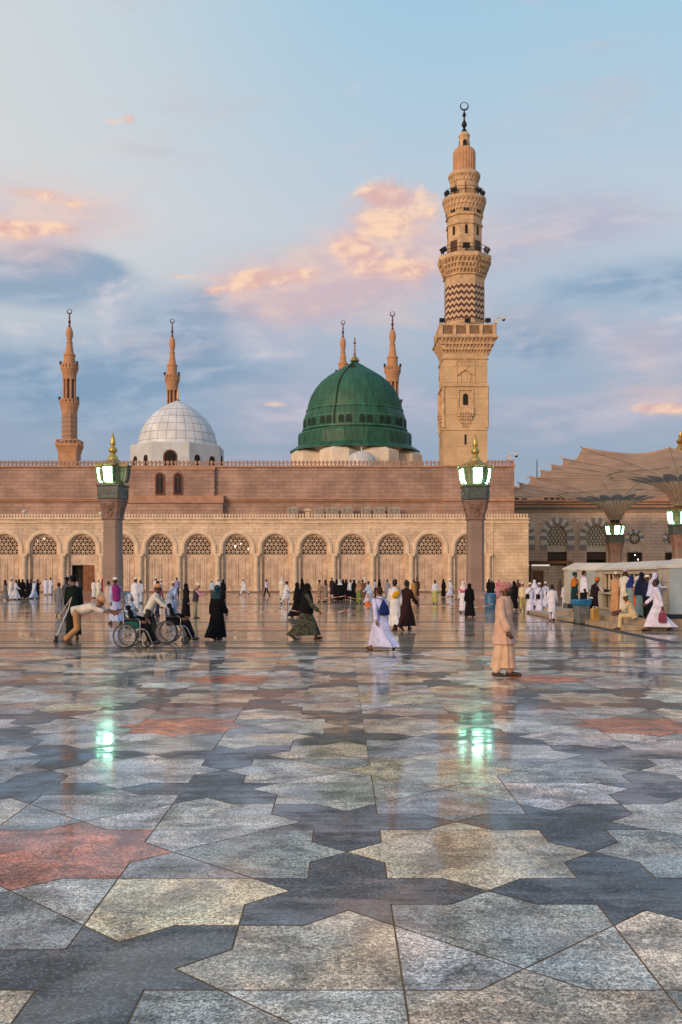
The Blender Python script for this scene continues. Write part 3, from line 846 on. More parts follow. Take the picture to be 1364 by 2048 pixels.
    MB().lathe([(29 * k2, 13.8), (29 * k2, WZ(921, Y2)), (26 * k2, WZ(914, Y2)), (19 * k2, WZ(907, Y2)), (9 * k2, WZ(903, Y2)), (0.06, WZ(901, Y2))], 32, (x2, Y2, 0)).build('shell', plain('bluish whitewash', (0.55, 0.55, 0.55, 1), 0.5), t2, 60)
    MB().lathe([(0.12, WZ(902, Y2)), (0.05, WZ(899, Y2)), (0.09, WZ(897, Y2)), (0.02, WZ(893, Y2))], 8, (x2, Y2, 0)).build('finial', WHITE, t2)
make_green_dome()

def make_white_dome():
    Y = 128.0; k = Y / FOC; x = WX(355.5, Y); z = lambda py: WZ(py, Y - float(np.interp(py, [801, 870, 887, 926], [0, 1.0, 4.6, 5.4])))
    t = thing('white_dome', 'white panelled dome on an octagonal drum with round headed windows', 'dome', (x, Y, z(925)))
    m, n, b = newmat('white dome panels')
    tc = n.n('ShaderNodeTexCoord').outputs['Object']; s = n.sep(tc)
    v = n.xyz(n.math('MULTIPLY', n.math('ARCTAN2', s[1], s[0]), 26 / (2 * PI)), s[2], 0.0)
    br = n.n('ShaderNodeTexBrick'); n.l(v, br.inputs['Vector']); br.offset = 0.0
    br.inputs['Color1'].default_value = (0.74, 0.76, 0.78, 1); br.inputs['Color2'].default_value = (0.63, 0.655, 0.68, 1); br.inputs['Mortar'].default_value = (0.36, 0.34, 0.35, 1)
    br.inputs['Scale'].default_value = 1; br.inputs['Brick Width'].default_value = 1.0; br.inputs['Row Height'].default_value = 1.02; br.inputs['Mortar Size'].default_value = 0.045; br.inputs['Mortar Smooth'].default_value = 0.2
    kk = n.maprange(n.noise(tc, 0.6, 5), 0.3, 0.7, 0.86, 1.1)
    n.l(n.mix(1.0, br.outputs['Color'], n.xyz(kk, kk, kk), 'MULTIPLY'), b.inputs['Base Color']); b.inputs['Roughness'].default_value = 0.45
    prof = [(80 * k, z(892)), (80 * k, z(889)), (78.5 * k, z(880)), (73.5 * k, z(864)), (66 * k, z(850)), (57 * k, z(838)), (46 * k, z(827)), (35 * k, z(818.5)), (24 * k, z(811.5)), (13 * k, z(806)), (4 * k, z(802.5)), (0.2, z(801))]
    MB().lathe(prof, 52, (x, Y, 0)).build('dome_shell', m, t, 60)
    wm = plain('pale drum render', (0.56, 0.60, 0.62, 1), 0.7, 0, 0.1, 0.6)
    r = 89 * k / math.cos(PI / 8) * 0.985
    rot = PI / 8
    mb = MB(); mb.lathe([(r, 13.8), (r, z(887)), (r * 0.975, z(885.5)), (80 * k, z(885.5))], 8, (x, Y, 0), True, 0, rot); mb.build('drum', wm, t)
    fr = plain('rust brown arch frame', (0.16, 0.06, 0.035, 1), 0.6)
    for q in range(8):
        a = rot + 2 * PI * (q + 0.5) / 8
        ap = r * math.cos(PI / 8)
        M = Matrix.Rotation(a + PI / 2, 4, 'Z')
        for off, w, top in (((-1.15, 0.42, 915), (1.15, 0.42, 915)) if q % 2 == 0 else ((0.0, 0.88, 914),)):
            zs = z(top); zb = 14.0
            def arc(w_): return [(off - w_, zb)] + [(off - w_ * math.cos(PI * i / 12), zs + w_ * math.sin(PI * i / 12)) for i in range(13)] + [(off + w_, zb)]
            m2 = MB().prism(arc(w), -ap - 0.05, -ap + 0.1); m2.v = [tuple(M @ Vector(p) + Vector((x, Y, 0))) for p in m2.v]
            f = m2.build('window_frame', fr, t)
            m2 = MB().prism(arc(w * 0.8), -ap - 0.09, -ap); m2.v = [tuple(M @ Vector(p) + Vector((x, Y, 0))) for p in m2.v]
            m2.build('pane', DARKIN, f)
    MB().lathe([(4.5 * k, z(802)), (3.0 * k, z(800)), (0.09, z(798)), (1.8 * k, z(794)), (0.08, z(791)), (1.5 * k, z(788)), (0.06, z(785)), (0.03, z(778))], 12, (x, Y, 0)).build('finial', GOLD, t, 50)
make_white_dome()

# ------------------------------------------------------------------ minarets
def chevron_mat(name, c1, c2, n, per):
    m, t, b = newmat(name)
    tc = t.n('ShaderNodeTexCoord').outputs['Object']; s = t.sep(tc)
    u = t.math('MULTIPLY', t.math('ARCTAN2', s[1], s[0]), n / (2 * PI))
    tri = t.math('PINGPONG', u, 0.5)
    f = t.math('FRACT', t.math('ADD', t.math('DIVIDE', s[2], per), t.math('MULTIPLY', tri, 0.95)))
    k = t.maprange(f, 0.44, 0.5, 0, 1)
    t.l(t.mix(k, c1, c2), b.inputs['Base Color']); b.inputs['Roughness'].default_value = 0.7
    bp = t.n('ShaderNodeBump'); bp.inputs['Strength'].default_value = 0.5; bp.inputs['Distance'].default_value = 0.08
    t.l(k, bp.inputs['Height']); t.l(bp.outputs[0], b.inputs['Normal'])
    return m

def muqarnas(mb, c, r0, z0, r1, z1, tiers, n, n0=8, rot=0.0, sq=False, mi=0):
    """tiers of little corbels stepping out from r0 to r1"""
    for q in range(tiers):
        f0, f1 = q / tiers, (q + 1) / tiers
        ra, rb = r0 + (r1 - r0) * f0, r0 + (r1 - r0) * f1
        za, zb = z0 + (z1 - z0) * f0, z0 + (z1 - z0) * f1
        h = zb - za
        if sq:
            mb.square([(ra, za), (ra, zb - 0.25 * h), (rb, zb - 0.2 * h), (rb, zb)], c, mi)
        else:
            mb.lathe([(ra, za), (ra, zb - 0.25 * h), (rb, zb - 0.2 * h), (rb, zb)], n0, c, True, mi, rot)
        for i in range(n):
            if sq:
                per = n // 4; side = i // per; u = -1 + 2 * ((i % per) + 0.5 * (q % 2) + 0.25) / per
                M = Matrix.Rotation(side * PI / 2, 4, 'Z'); p = M @ Vector((u * ra * 0.98, -(ra + (rb - ra) * 0.5), 0))
                w = 2 * ra / per * 0.5
            else:
                a = 2 * PI * (i + 0.5 * (q % 2)) / n
                M = Matrix.Rotation(a + PI / 2, 4, 'Z'); p = M @ Vector((0, -(ra + (rb - ra) * 0.45), 0)); w = 2 * PI * ra / n * 0.5
            tz = za + h * 0.15
            d = (rb - ra) * 1.1
            vs = [(-w / 2, 0, h * 0.62), (w / 2, 0, h * 0.62), (w / 2, d, h * 0.62), (-w / 2, d, h * 0.62), (-w * 0.2, d * 0.6, 0), (w * 0.2, d * 0.6, 0), (w * 0.2, d, 0), (-w * 0.2, d, 0)]
            vs = [M @ (Vector((vx, vy - d * 0.5, 0))) + Vector((0, 0, vz)) for vx, vy, vz in vs]
            mb.add([Vector(c) + Vector((p.x, p.y, tz)) + v for v in vs], [(0, 1, 2, 3), (4, 7, 6, 5), (0, 4, 5, 1), (1, 5, 6, 2), (2, 6, 7, 3), (3, 7, 4, 0)], mi)

def crescent(mb, c, R, r):
    mb.ring(c, R, lambda u: r * (0.35 + 0.65 * (0.5 + 0.5 * math.cos(2 * PI * u))), 'y', 36, 8, -PI / 2, 3 * PI / 2)

def floodlight(parent, p, yaw, s=1.0):
    M = Matrix.Rotation(yaw, 4, 'Z')
    mb = MB(); mb.cbox(Vector(p) + Vector((0, 0, 0.75 * s)), (0.7 * s, 0.45 * s, 0.5 * s), 0, M @ Matrix.Rotation(0.5, 4, 'X'))
    mb.cbox(Vector(p) + Vector((0, 0, 0.25 * s)), (0.1 * s, 0.1 * s, 0.5 * s), 0, M); mb.cbox(Vector(p) + Vector((0, 0, 0.5 * s)), (0.85 * s, 0.06 * s, 0.08 * s), 0, M)
    return mb.build('floodlight', IRON, parent)

def cctv(name, p, label, s=1.0, yaw=0.0, parent=None):
    o = thing(name, label, 'camera', p) if parent is None else None
    par = o or parent
    mb = MB(); x, y, z = p
    mb.tube([(x, y, z), (x, y, z + 0.55 * s), (x + 0.15 * s, y, z + 0.75 * s), (x + 0.9 * s, y, z + 0.8 * s)], 0.07 * s, 8)
    mb.cbox((x + 0.05 * s, y - 0.05, z + 0.3 * s), (0.4 * s, 0.3 * s, 0.4 * s))
    mb.build('bracket', WHITE, par)
    MB().sphere((x + 0.95 * s, y, z + 0.55 * s), 0.2 * s, 12, 8).build('dome_lens', IRON, par, True)
    MB().lathe([(0.22 * s, 0.55 * s), (0.22 * s, 0.7 * s), (0.1 * s, 0.82 * s)], 12, (x + 0.95 * s, y, z)).build('housing', WHITE, par)
    return par

def make_main_minaret():
    Y = 120.6; k = Y / FOC; z = lambda py: WZ(py, Y - float(np.interp(py, [203, 262, 300, 340, 400, 510, 560, 660, 720, 925], [0, 0.2, 1.1, 1.6, 2.2, 2.9, 2.3, 3.2, 2.6, 2.6])))
    xb = WX(925.5, Y); x = WX(928.5, Y)
    t = thing('main_minaret', 'tall ochre stone minaret with chevron band and ringed balconies', 'minaret', (x, Y, 0))
    C = (x, Y, 0); CB = (xb, Y, 0)
    hw = 43.2 * k
    mb = MB(); mb.square([(hw, 13.5), (hw, z(707))], CB); mb.build('lower_shaft', ST_MIN, t)
    # corner colonnettes, string courses and sunk panel lines
    for sx in (-1, 1):
        for sy in (-1, 1):
            MB().lathe([(0.25, z(855)), (0.19, z(852)), (0.19, z(778)), (0.25, z(774))], 10, (xb + sx * (hw - 0.02), Y + sy * (hw - 0.02), 0)).build('corner_colonnette', ST_MINT, t, 40)
    for pf in ([(hw + 0.05, z(774)), (hw + 0.16, z(773)), (hw + 0.16, z(770.5)), (hw + 0.05, z(769.5))], [(hw + 0.03, z(719)), (hw + 0.14, z(718)), (hw + 0.14, z(716)), (hw + 0.03, z(715))], [(hw + 0.025, z(861)), (hw + 0.06, z(860.5)), (hw + 0.06, z(859.5)), (hw + 0.025, z(859))]):
        MB().square(pf, CB).build('string_course', ST_MINT, t)
    niche = MB(); dk = MB(); cor = MB()
    for side in range(4):
        M = Matrix.Rotation(side * PI / 2, 4, 'Z')
        def loc(m):
            m.v = [tuple(M @ Vector(p) + Vector((xb, Y, 0))) for p in m.v]; return m
        nb = MB(); yf = -hw
        # tall framed niche with gabled hood over the window
        def frame(x0, x1, za, zb2, w=0.13, d=0.1):
            nb.box(x0, x0 + w, yf - d, yf, za, zb2); nb.box(x1 - w, x1, yf - d, yf, za, zb2); nb.box(x0 + w, x1 - w, yf - d, yf, zb2 - w, zb2)
        frame(-1.15, 1.15, z(770), z(720))
        for sgn in (-1, 1):
            nb.prism([(sgn * 1.0, z(751)), (sgn * 1.0, z(748)), (0, z(736)), (0, z(739.5))], yf - 0.22, yf)
        pts = [(-0.55, z(765))] + [(0.55 * -math.cos(PI * i / 10), z(750) + 0.55 * 1.3 * math.sin(PI * i / 10)) for i in range(11)] + [(0.55, z(765))]
        for (ax, az), (bx, bz) in zip(pts, pts[1:]):
            nb.tube([(ax, yf - 0.06, az), (bx, yf - 0.06, bz)], 0.07, 6)
        nb.ring((0, yf - 0.02, z(728)), 0.5, 0.07, 'y', 24, 6); nb.ring((0, yf - 0.02, z(728)), 0.22, 0.05, 'y', 18, 6)
        frame(-0.95, 0.95, z(815), z(778), 0.16, 0.14)
        nb.box(-0.95, 0.95, yf - 0.3, yf, z(826), z(815)); nb.box(-1.05, 1.05, yf - 0.4, yf, z(827), z(825.5))
        for q, (w, d) in enumerate(((0.95, 0.34), (0.82, 0.26), (0.62, 0.18), (0.38, 0.12))):
            za, zb2 = z(833 + 7 * q), z(826.5 + 7 * q)
            for u in range(6):
                xx = -w + (u + 0.5) * 2 * w / 6
                nb.box(xx - w / 9, xx + w / 9, yf - d, yf, za, zb2)
            nb.box(-w, w, yf - d * 0.6, yf, za, zb2)
        loc(nb); nb.build('carved_niche', ST_MINT, t)
        db = MB(); w = 0.3
        pts = [(-w, z(810))] + [(-w * math.cos(PI * i / 10), z(793) + w * 1.2 * math.sin(PI * i / 10)) for i in range(11)] + [(w, z(810))]
        db.prism(pts, yf - 0.05, yf + 0.1)
        loc(MB().box(-0.12, 0.12, yf - 0.03, yf + 0.1, z(889), z(869))).build('slit_window', DARKIN, t)
        loc(db)
        db.build('window_opening', DARKIN, t)
    # square balcony on stalactite corbels
    mb = MB(); muqarnas(mb, C, hw + 0.02, z(707), 56.5 * k, z(676), 3, 56, sq=True); mb.build('square_corbel', ST_MINT, t)
    mb = MB(); hb = 57 * k
    mb.square([(hb, z(677)), (hb + 0.12, z(676)), (hb + 0.12, z(673)), (hb, z(672))], C)
    pn = MB()
    for side in range(4):
        M = Matrix.Rotation(side * PI / 2, 4, 'Z'); q = MB(); p2 = MB(); b = 55 * k
        for u in range(5):
            xx = -b + 0.2 + u * (2 * b - 0.4) / 4
            q.box(xx - 0.2, xx + 0.2, -b - 0.06, -b + 0.3, z(672), z(647.5 if u in (0, 4) else 649))
        q.box(-b, b, -b, -b + 0.24, z(672), z(668.5)); q.box(-b, b, -b, -b + 0.24, z(651.5), z(649))
        for u in range(4):
            x0 = -b + 0.4 + u * (2 * b - 0.4) / 4; x1 = x0 + (2 * b - 0.4) / 4 - 0.4
            for i in range(3):
                for j in range(3):
                    cx, cz = x0 + (i + 0.5) * (x1 - x0) / 3, z(668.5) + (j + 0.5) * (z(651.5) - z(668.5)) / 3
                    p2.ring((cx, -b + 0.1, cz), 0.13, 0.045, 'y', 10, 5)
            p2.box(x0, x1, -b + 0.12, -b + 0.16, z(668.5), z(651.5))
        for s_, d_ in ((q, mb), (p2, pn)):
            s_.v = [tuple(M @ Vector(p) + Vector(C)) for p in s_.v]
            o = len(d_.v); d_.v += s_.v; d_.f += [tuple(i + o for i in f) for f in s_.f]; d_.m += s_.m
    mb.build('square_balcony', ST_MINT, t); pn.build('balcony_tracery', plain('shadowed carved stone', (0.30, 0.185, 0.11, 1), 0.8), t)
    for dx in (-3.0, 0.0, 2.4): floodlight(t, (x + dx, Y - 52 * k, z(652)), 0, 0.9)
    cctv('', (x + 55 * k, Y - 50 * k, z(648)), '', 1.0, 0, t)
    # octagonal stage with chevrons
    rot = PI / 8
    R8 = 38 * k / math.cos(PI / 8)
    MB().lathe([(R8, z(672)), (R8, z(636)), (R8 + 0.06, z(635.5)), (R8 + 0.06, z(634.5)), (R8, z(634))], 8, C, True, 0, rot).build('octagonal_stage', ST_MINT, t)
    chev = chevron_mat('red brown and stone chevrons', (0.085, 0.03, 0.022, 1), (0.60, 0.42, 0.27, 1), 24, 0.74)
    cb = MB(); cb.lathe([(R8 + 0.01, z(634)), (R8 + 0.01, z(563.5))], 8, C, True, 0, rot)
    cb.build('chevron_band', chev, t)
    MB().lathe([(R8, z(563.5)), (R8, z(548)), (R8 + 0.22, z(546.5)), (R8 + 0.22, z(544.5)), (R8 + 0.03, z(543.5))], 8, C, True, 0, rot).build('collar', ST_MINT, t)
    mb = MB(); muqarnas(mb, C, R8 + 0.05, z(543.5), 50 * k / math.cos(PI / 8) * 0.99, z(511), 3, 40, 8, rot)
    rb = 51 * k / math.cos(PI / 8)
    mb.lathe([(rb, z(511)), (rb, z(503)), (rb * 0.95, z(502)), (rb * 0.94, z(503.5))], 8, C, True, 0, rot); mb.build('octagonal_balcony', ST_MINT, t)
    def railing(r, zb, zt, n, post=0.022):
        mb = MB(); N = n * 3
        for zz in (zt, (zb + zt) / 2 + 0.1): mb.ring((C[0], C[1], zz), r, 0.03, 'z', 48, 6)
        for i in range(n):
            a = 2 * PI * i / n; px, py = C[0] + r * math.cos(a), C[1] + r * math.sin(a)
            mb.tube([(px, py, zb), (px, py, zt)], post, 6)
        return mb.build('railing', IRON, t)
    railing(46 * k, z(503), z(485), 20)
    for a in (-160, -92, -22, 60, 120): floodlight(t, (x + 46 * k * math.cos(R_(a)), Y + 46 * k * math.sin(R_(a)), z(504)), R_(a) + PI / 2, 1.15)
    R2 = 33 * k / math.cos(PI / 8)
    MB().lathe([(R2, z(503)), (R2, z(444)), (R2 + 0.16, z(443)), (R2 + 0.16, z(441)), (R2 + 0.02, z(440)), (R2, z(427)), (R2 + 0.2, z(425.5)), (R2 + 0.2, z(422)), (R2, z(421))], 8, C, True, 0, rot).build('upper_octagon', ST_MINT, t)
    dk = MB(); dd = MB()
    for q in range(8):
        M = Matrix.Rotation(2 * PI * q / 8, 4, 'Z'); ap = R2 * math.cos(PI / 8)
        s = MB(); w = 0.16
        s.prism([(-w, z(463)), (w, z(463)), (w, z(447)), (0, z(444.8)), (-w, z(447))], -ap - 0.04, -ap + 0.1)
        s.v = [tuple(M @ Vector(p) + Vector(C)) for p in s.v]
        s.build('slit_window', DARKIN, t)
        if q % 2:
            s = MB(); s.box(-0.5, 0.5, -ap - 0.05, -ap + 0.1, z(502), z(474)); s.v = [tuple(M @ Vector(p) + Vector(C)) for p in s.v]
            s.build('balcony_door', WOOD, t)
    mb = MB(); muqarnas(mb, C, R2 * 0.98, z(421), 43 * k, z(394), 3, 32, 24)
    mb.lathe([(43.8 * k, z(394)), (43.8 * k, z(388.5)), (41.5 * k, z(388)), (41 * k, z(389))], 32, C); mb.build('round_balcony', ST_MINT, t)
    dk = MB()
    for q in range(8):
        a = 2 * PI * q / 8 + R_(270); M = Matrix.Rotation(a + PI / 2, 4, 'Z'); s = MB()
        s.prism([(-0.28, z(419)), (0.28, z(419)), (0.24, z(412)), (0, z(405)), (-0.24, z(412))], -37 * k, -33 * k); s.v = [tuple(M @ Vector(p) + Vector(C)) for p in s.v]
        s.build('corbel_opening', DARKIN, t)
    railing(39 * k, z(388.5), z(373), 16)
    for a in (-165, -130, -48, -15, 70): floodlight(t, (x + 37 * k * math.cos(R_(a)), Y + 37 * k * math.sin(R_(a)), z(389)), R_(a) + PI / 2, 0.95)
    # open lantern of piers
    mb = MB()
    for q in range(8):
        a = 2 * PI * q / 8 + PI / 8
        M = Matrix.Rotation(a, 4, 'Z')
        mb.cbox((x + 22 * k * math.cos(a), Y + 22 * k * math.sin(a), (z(390) + z(358)) / 2), (0.62, 1.0, z(358) - z(390)), 0, M)
    mb.lathe([(27 * k, z(371)), (27.5 * k, z(370.5)), (27.5 * k, z(369)), (27 * k, z(368.5))], 8, C, True, 0, PI / 8) if False else None
    mb.build('lantern_pier', ST_MINT, t)
    MB().lathe([(17 * k, z(390)), (17 * k, z(358))], 12, C).build('lantern_core', DARKIN, t)
    mb = MB(); muqarnas(mb, C, 26 * k, z(363), 31 * k, z(346), 2, 24, 24)
    mb.lathe([(32 * k, z(346)), (32 * k, z(341)), (30 * k, z(338.5)), (23 * k, z(337.5))], 32, C); mb.build('lantern_cornice', ST_MINT, t)
    MB().lathe([(22.5 * k, z(338)), (22.8 * k, z(303)), (22 * k, z(298)), (19.5 * k, z(293.5)), (15 * k, z(290.5)), (11 * k, z(289))], 48, C, True, 0, 0, 0.05).build('fluted_bulb', plain('terracotta ochre stone', (0.53, 0.29, 0.155, 1), 0.75, 0, 0.15, 1.5), t)
    MB().lathe([(10.8 * k, z(290)), (10.8 * k, z(272)), (12 * k, z(271)), (12 * k, z(269)), (8.5 * k, z(264.5)), (5 * k, z(263))], 8, C, True, 0, PI / 8).build('cupola', ST_MINT, t)
    dk = MB()
    for q in range(4):
        M = Matrix.Rotation(PI / 2 * q, 4, 'Z'); s = MB(); ap = 10.8 * k * math.cos(PI / 8)
        s.prism([(-0.24, z(289)), (0.24, z(289)), (0.24, z(281)), (0, z(278)), (-0.24, z(281))], -ap - 0.04, -ap + 0.1); s.v = [tuple(M @ Vector(p) + Vector(C)) for p in s.v]
        s.build('cupola_window', DARKIN, t)
    f = MB(); f.lathe([(6 * k, z(264)), (5.5 * k, z(261)), (2.5 * k, z(256)), (2.2 * k, z(255)), (4.2 * k, z(252)), (5.6 * k, z(248.5)), (4.2 * k, z(244)), (1.8 * k, z(240)), (1.6 * k, z(238)), (2 * k, z(236)), (1.2 * k, z(234)), (3.6 * k, z(231)), (3.8 * k, z(229.5)), (2.4 * k, z(226)), (1.2 * k, z(223)), (1.0 * k, z(220))], 16, C)
    crescent(f, (x, Y, z(212)), 7.7 * k, 1.7 * k)
    f.build('crescent_finial', BRONZE, t, 50)
make_main_minaret()

FARST = plain('far pinkish minaret stone', (0.50, 0.27, 0.15, 1), 0.8, 0, 0.15, 0.4)
FARDK = plain('far dark stone', (0.22, 0.12, 0.075, 1), 0.8)
FARCH = chevron_mat('far chevron stone', (0.30, 0.175, 0.115, 1), (0.42, 0.25, 0.16, 1), 18, 1.5)
def far_minaret(px, ptop, Y, label, sc_=1.0, squash=1.0):
    """py values measured on the leftmost one (top 618)"""
    k = Y / FOC * sc_; x = WX(px, Y)
    z = lambda py: WZ(ptop + (py - 618) * squash, Y)
    t = thing('slender_minaret', label, 'minaret', (x, Y, 0), 0, 'slender minarets behind the domes')
    C = (x, Y, 0)
    base = 0.0
    mb = MB(); mb.square([(18 * k, base), (18 * k, z(908)), (18.5 * k, z(907)), (21 * k, z(896))], C); mb.build('square_shaft', FARST, t)
    def balcony(r, zb, zt, n, name='balcony'):
        mb = MB(); mb.lathe([(r * 0.97, zb), (r, zb + 0.2), (r, zb + (zt - zb) * 0.3), (r * 0.9, zb + (zt - zb) * 0.3)], n, C, True, 0, PI / n)
        for i in range(16):
            a = 2 * PI * i / 16 + 0.1; mb.cbox((x + r * 0.96 * math.cos(a), Y + r * 0.96 * math.sin(a), (zb + zt) / 2), (0.35 * k / 0.166, 0.7 * k / 0.166, zt - zb), 0, Matrix.Rotation(a, 4, 'Z'))
        mb.ring((x, Y, zt - 0.15), r * 0.96, 0.22, 'z', 24, 5)
        mb.build(name, FARST, t)
        mb = MB()
        for a in (-2.9, -0.3): MB().cbox((x + r * math.cos(a), Y + r * math.sin(a), zt + 0.35), (0.7, 0.7, 1.0)).build('loudspeaker', IRON, t)
    mb = MB(); mb.square([(21 * k, z(896)), (22.5 * k, z(894)), (22.5 * k, z(889)), (20 * k, z(889))], C)
    for side in range(4):
        M = Matrix.Rotation(side * PI / 2, 4, 'Z')
        for u in range(6):
            p = M @ Vector((-20.5 * k + u * 8.2 * k, -21.5 * k, 0)); mb.cbox((x + p.x, Y + p.y, (z(889) + z(881)) / 2), (1.6 * k, 1.6 * k, z(881) - z(889)))
        p0 = M @ Vector((0, -21.5 * k, 0)); mb.cbox((x + p0.x, Y + p0.y, z(882)), (43 * k, 1.2 * k, 0.35), 0, M)
    mb.build('square_balcony', FARST, t)
    MB().lathe([(15.3 * k, z(890)), (15.3 * k, z(829)), (14.8 * k, z(828))], 8, C, True, 0, PI / 8).build('chevron_shaft', FARCH, t)
    MB().lathe([(2.6 * k, 0), (2.6 * k, 0)], 4, C) if False else None
    MB().lathe([(14.8 * k, z(829)), (15.5 * k, z(822)), (18 * k, z(813)), (18.6 * k, z(809))], 16, C).build('lower_corbel', FARST, t)
    balcony(19 * k, z(809), z(800), 16)
    mb = MB()
    for q in range(8):
        a = 2 * PI * q / 8 + PI / 8 + 0.1; mb.lathe([(2.6 * k, z(806)), (2.0 * k, z(803)), (1.9 * k, z(763)), (2.8 * k, z(758))], 8, (x + 11.2 * k * math.cos(a), Y + 11.2 * k * math.sin(a), 0))
    mb.lathe([(13.4 * k, z(760)), (13.6 * k, z(752)), (14.5 * k, z(747)), (17 * k, z(740))], 16, C); mb.build('arcade_stage', FARST, t)
    MB().lathe([(8.2 * k, z(808)), (8.2 * k, z(756))], 10, C).build('arcade_core', FARDK, t)
    balcony(17 * k, z(740), z(729), 16)
    mb = MB(); mb.lathe([(11.2 * k, z(738)), (11 * k, z(713)), (12 * k, z(712)), (12 * k, z(709)), (8.8 * k, z(708)), (5.6 * k, z(687)), (6.6 * k, z(686)), (6.4 * k, z(684.5)), (4.2 * k, z(683)), (5.4 * k, z(678)), (7.3 * k, z(670)), (6.6 * k, z(662)), (4.2 * k, z(656)), (3.2 * k, z(654.5))], 20, C); mb.build('spire', plain('far terracotta stone', (0.52, 0.27, 0.14, 1), 0.8), t, 40)
    f = MB(); f.lathe([(3.2 * k, z(655)), (2.6 * k, z(652)), (1.2 * k, z(649)), (2.8 * k, z(645)), (2.8 * k, z(643)), (1.1 * k, z(639)), (2.0 * k, z(636)), (1.0 * k, z(633)), (1.6 * k, z(631)), (0.8 * k, z(628))], 10, C)
    crescent(f, (x, Y, z(622.8)), 4.6 * k, 1.35 * k); f.build('crescent_finial', plain('far reddish bronze', (0.11, 0.04, 0.035, 1), 0.5, 0.5), t, 50)
    return t
far_minaret(139, 618, 320, 'slender minaret at far left with no dome before it')
far_minaret(344.5, 637, 345, 'slender minaret rising behind the white dome', 0.86, 1.02)
far_minaret(686, 640, 350, 'slender minaret mostly hidden behind the left of the green dome', 0.82, 0.95)
far_minaret(785, 623, 325, 'slender minaret rising behind the right shoulder of the green dome', 0.95, 1.0)

# ------------------------------------------------------------------ lamp posts
PANE = glow('lit lantern glass', (0.30, 1.0, 0.66, 1), 28.0)
PANEW = glow('front lit lantern glass', (0.42, 1.0, 0.72, 1), 28.0)
PANEOFF = plain('unlit bluish lantern glass', (0.10, 0.16, 0.17, 1), 0.2, 0, 0.2, 2, 0, 1, 0.6)
BRASS = plain('aged brass lantern frame', (0.17, 0.15, 0.08, 1), 0.55, 0.2, 0.2, 5)
ROOFB = plain('copper gilt roof', (0.34, 0.235, 0.11, 1), 0.5, 0.35, 0.25, 5)
PLQ = plain('dark slate green plaque', (0.085, 0.105, 0.10, 1), 0.45, 0, 0.2, 4)
PLQL = plain('pale plaque lettering', (0.16, 0.20, 0.19, 1), 0.5)
ST_COL = coursed('rose granite column', (0.29, 0.20, 0.165, 1), (0.26, 0.18, 0.15, 1), (0.2, 0.12, 0.1, 1), 3.0, 2.2, 0.012, 0.6, 0.2, 0.15)
ST_CAP = plain('carved rose granite', (0.25, 0.15, 0.12, 1), 0.7, 0, 0.25, 3, 0.5, 12)
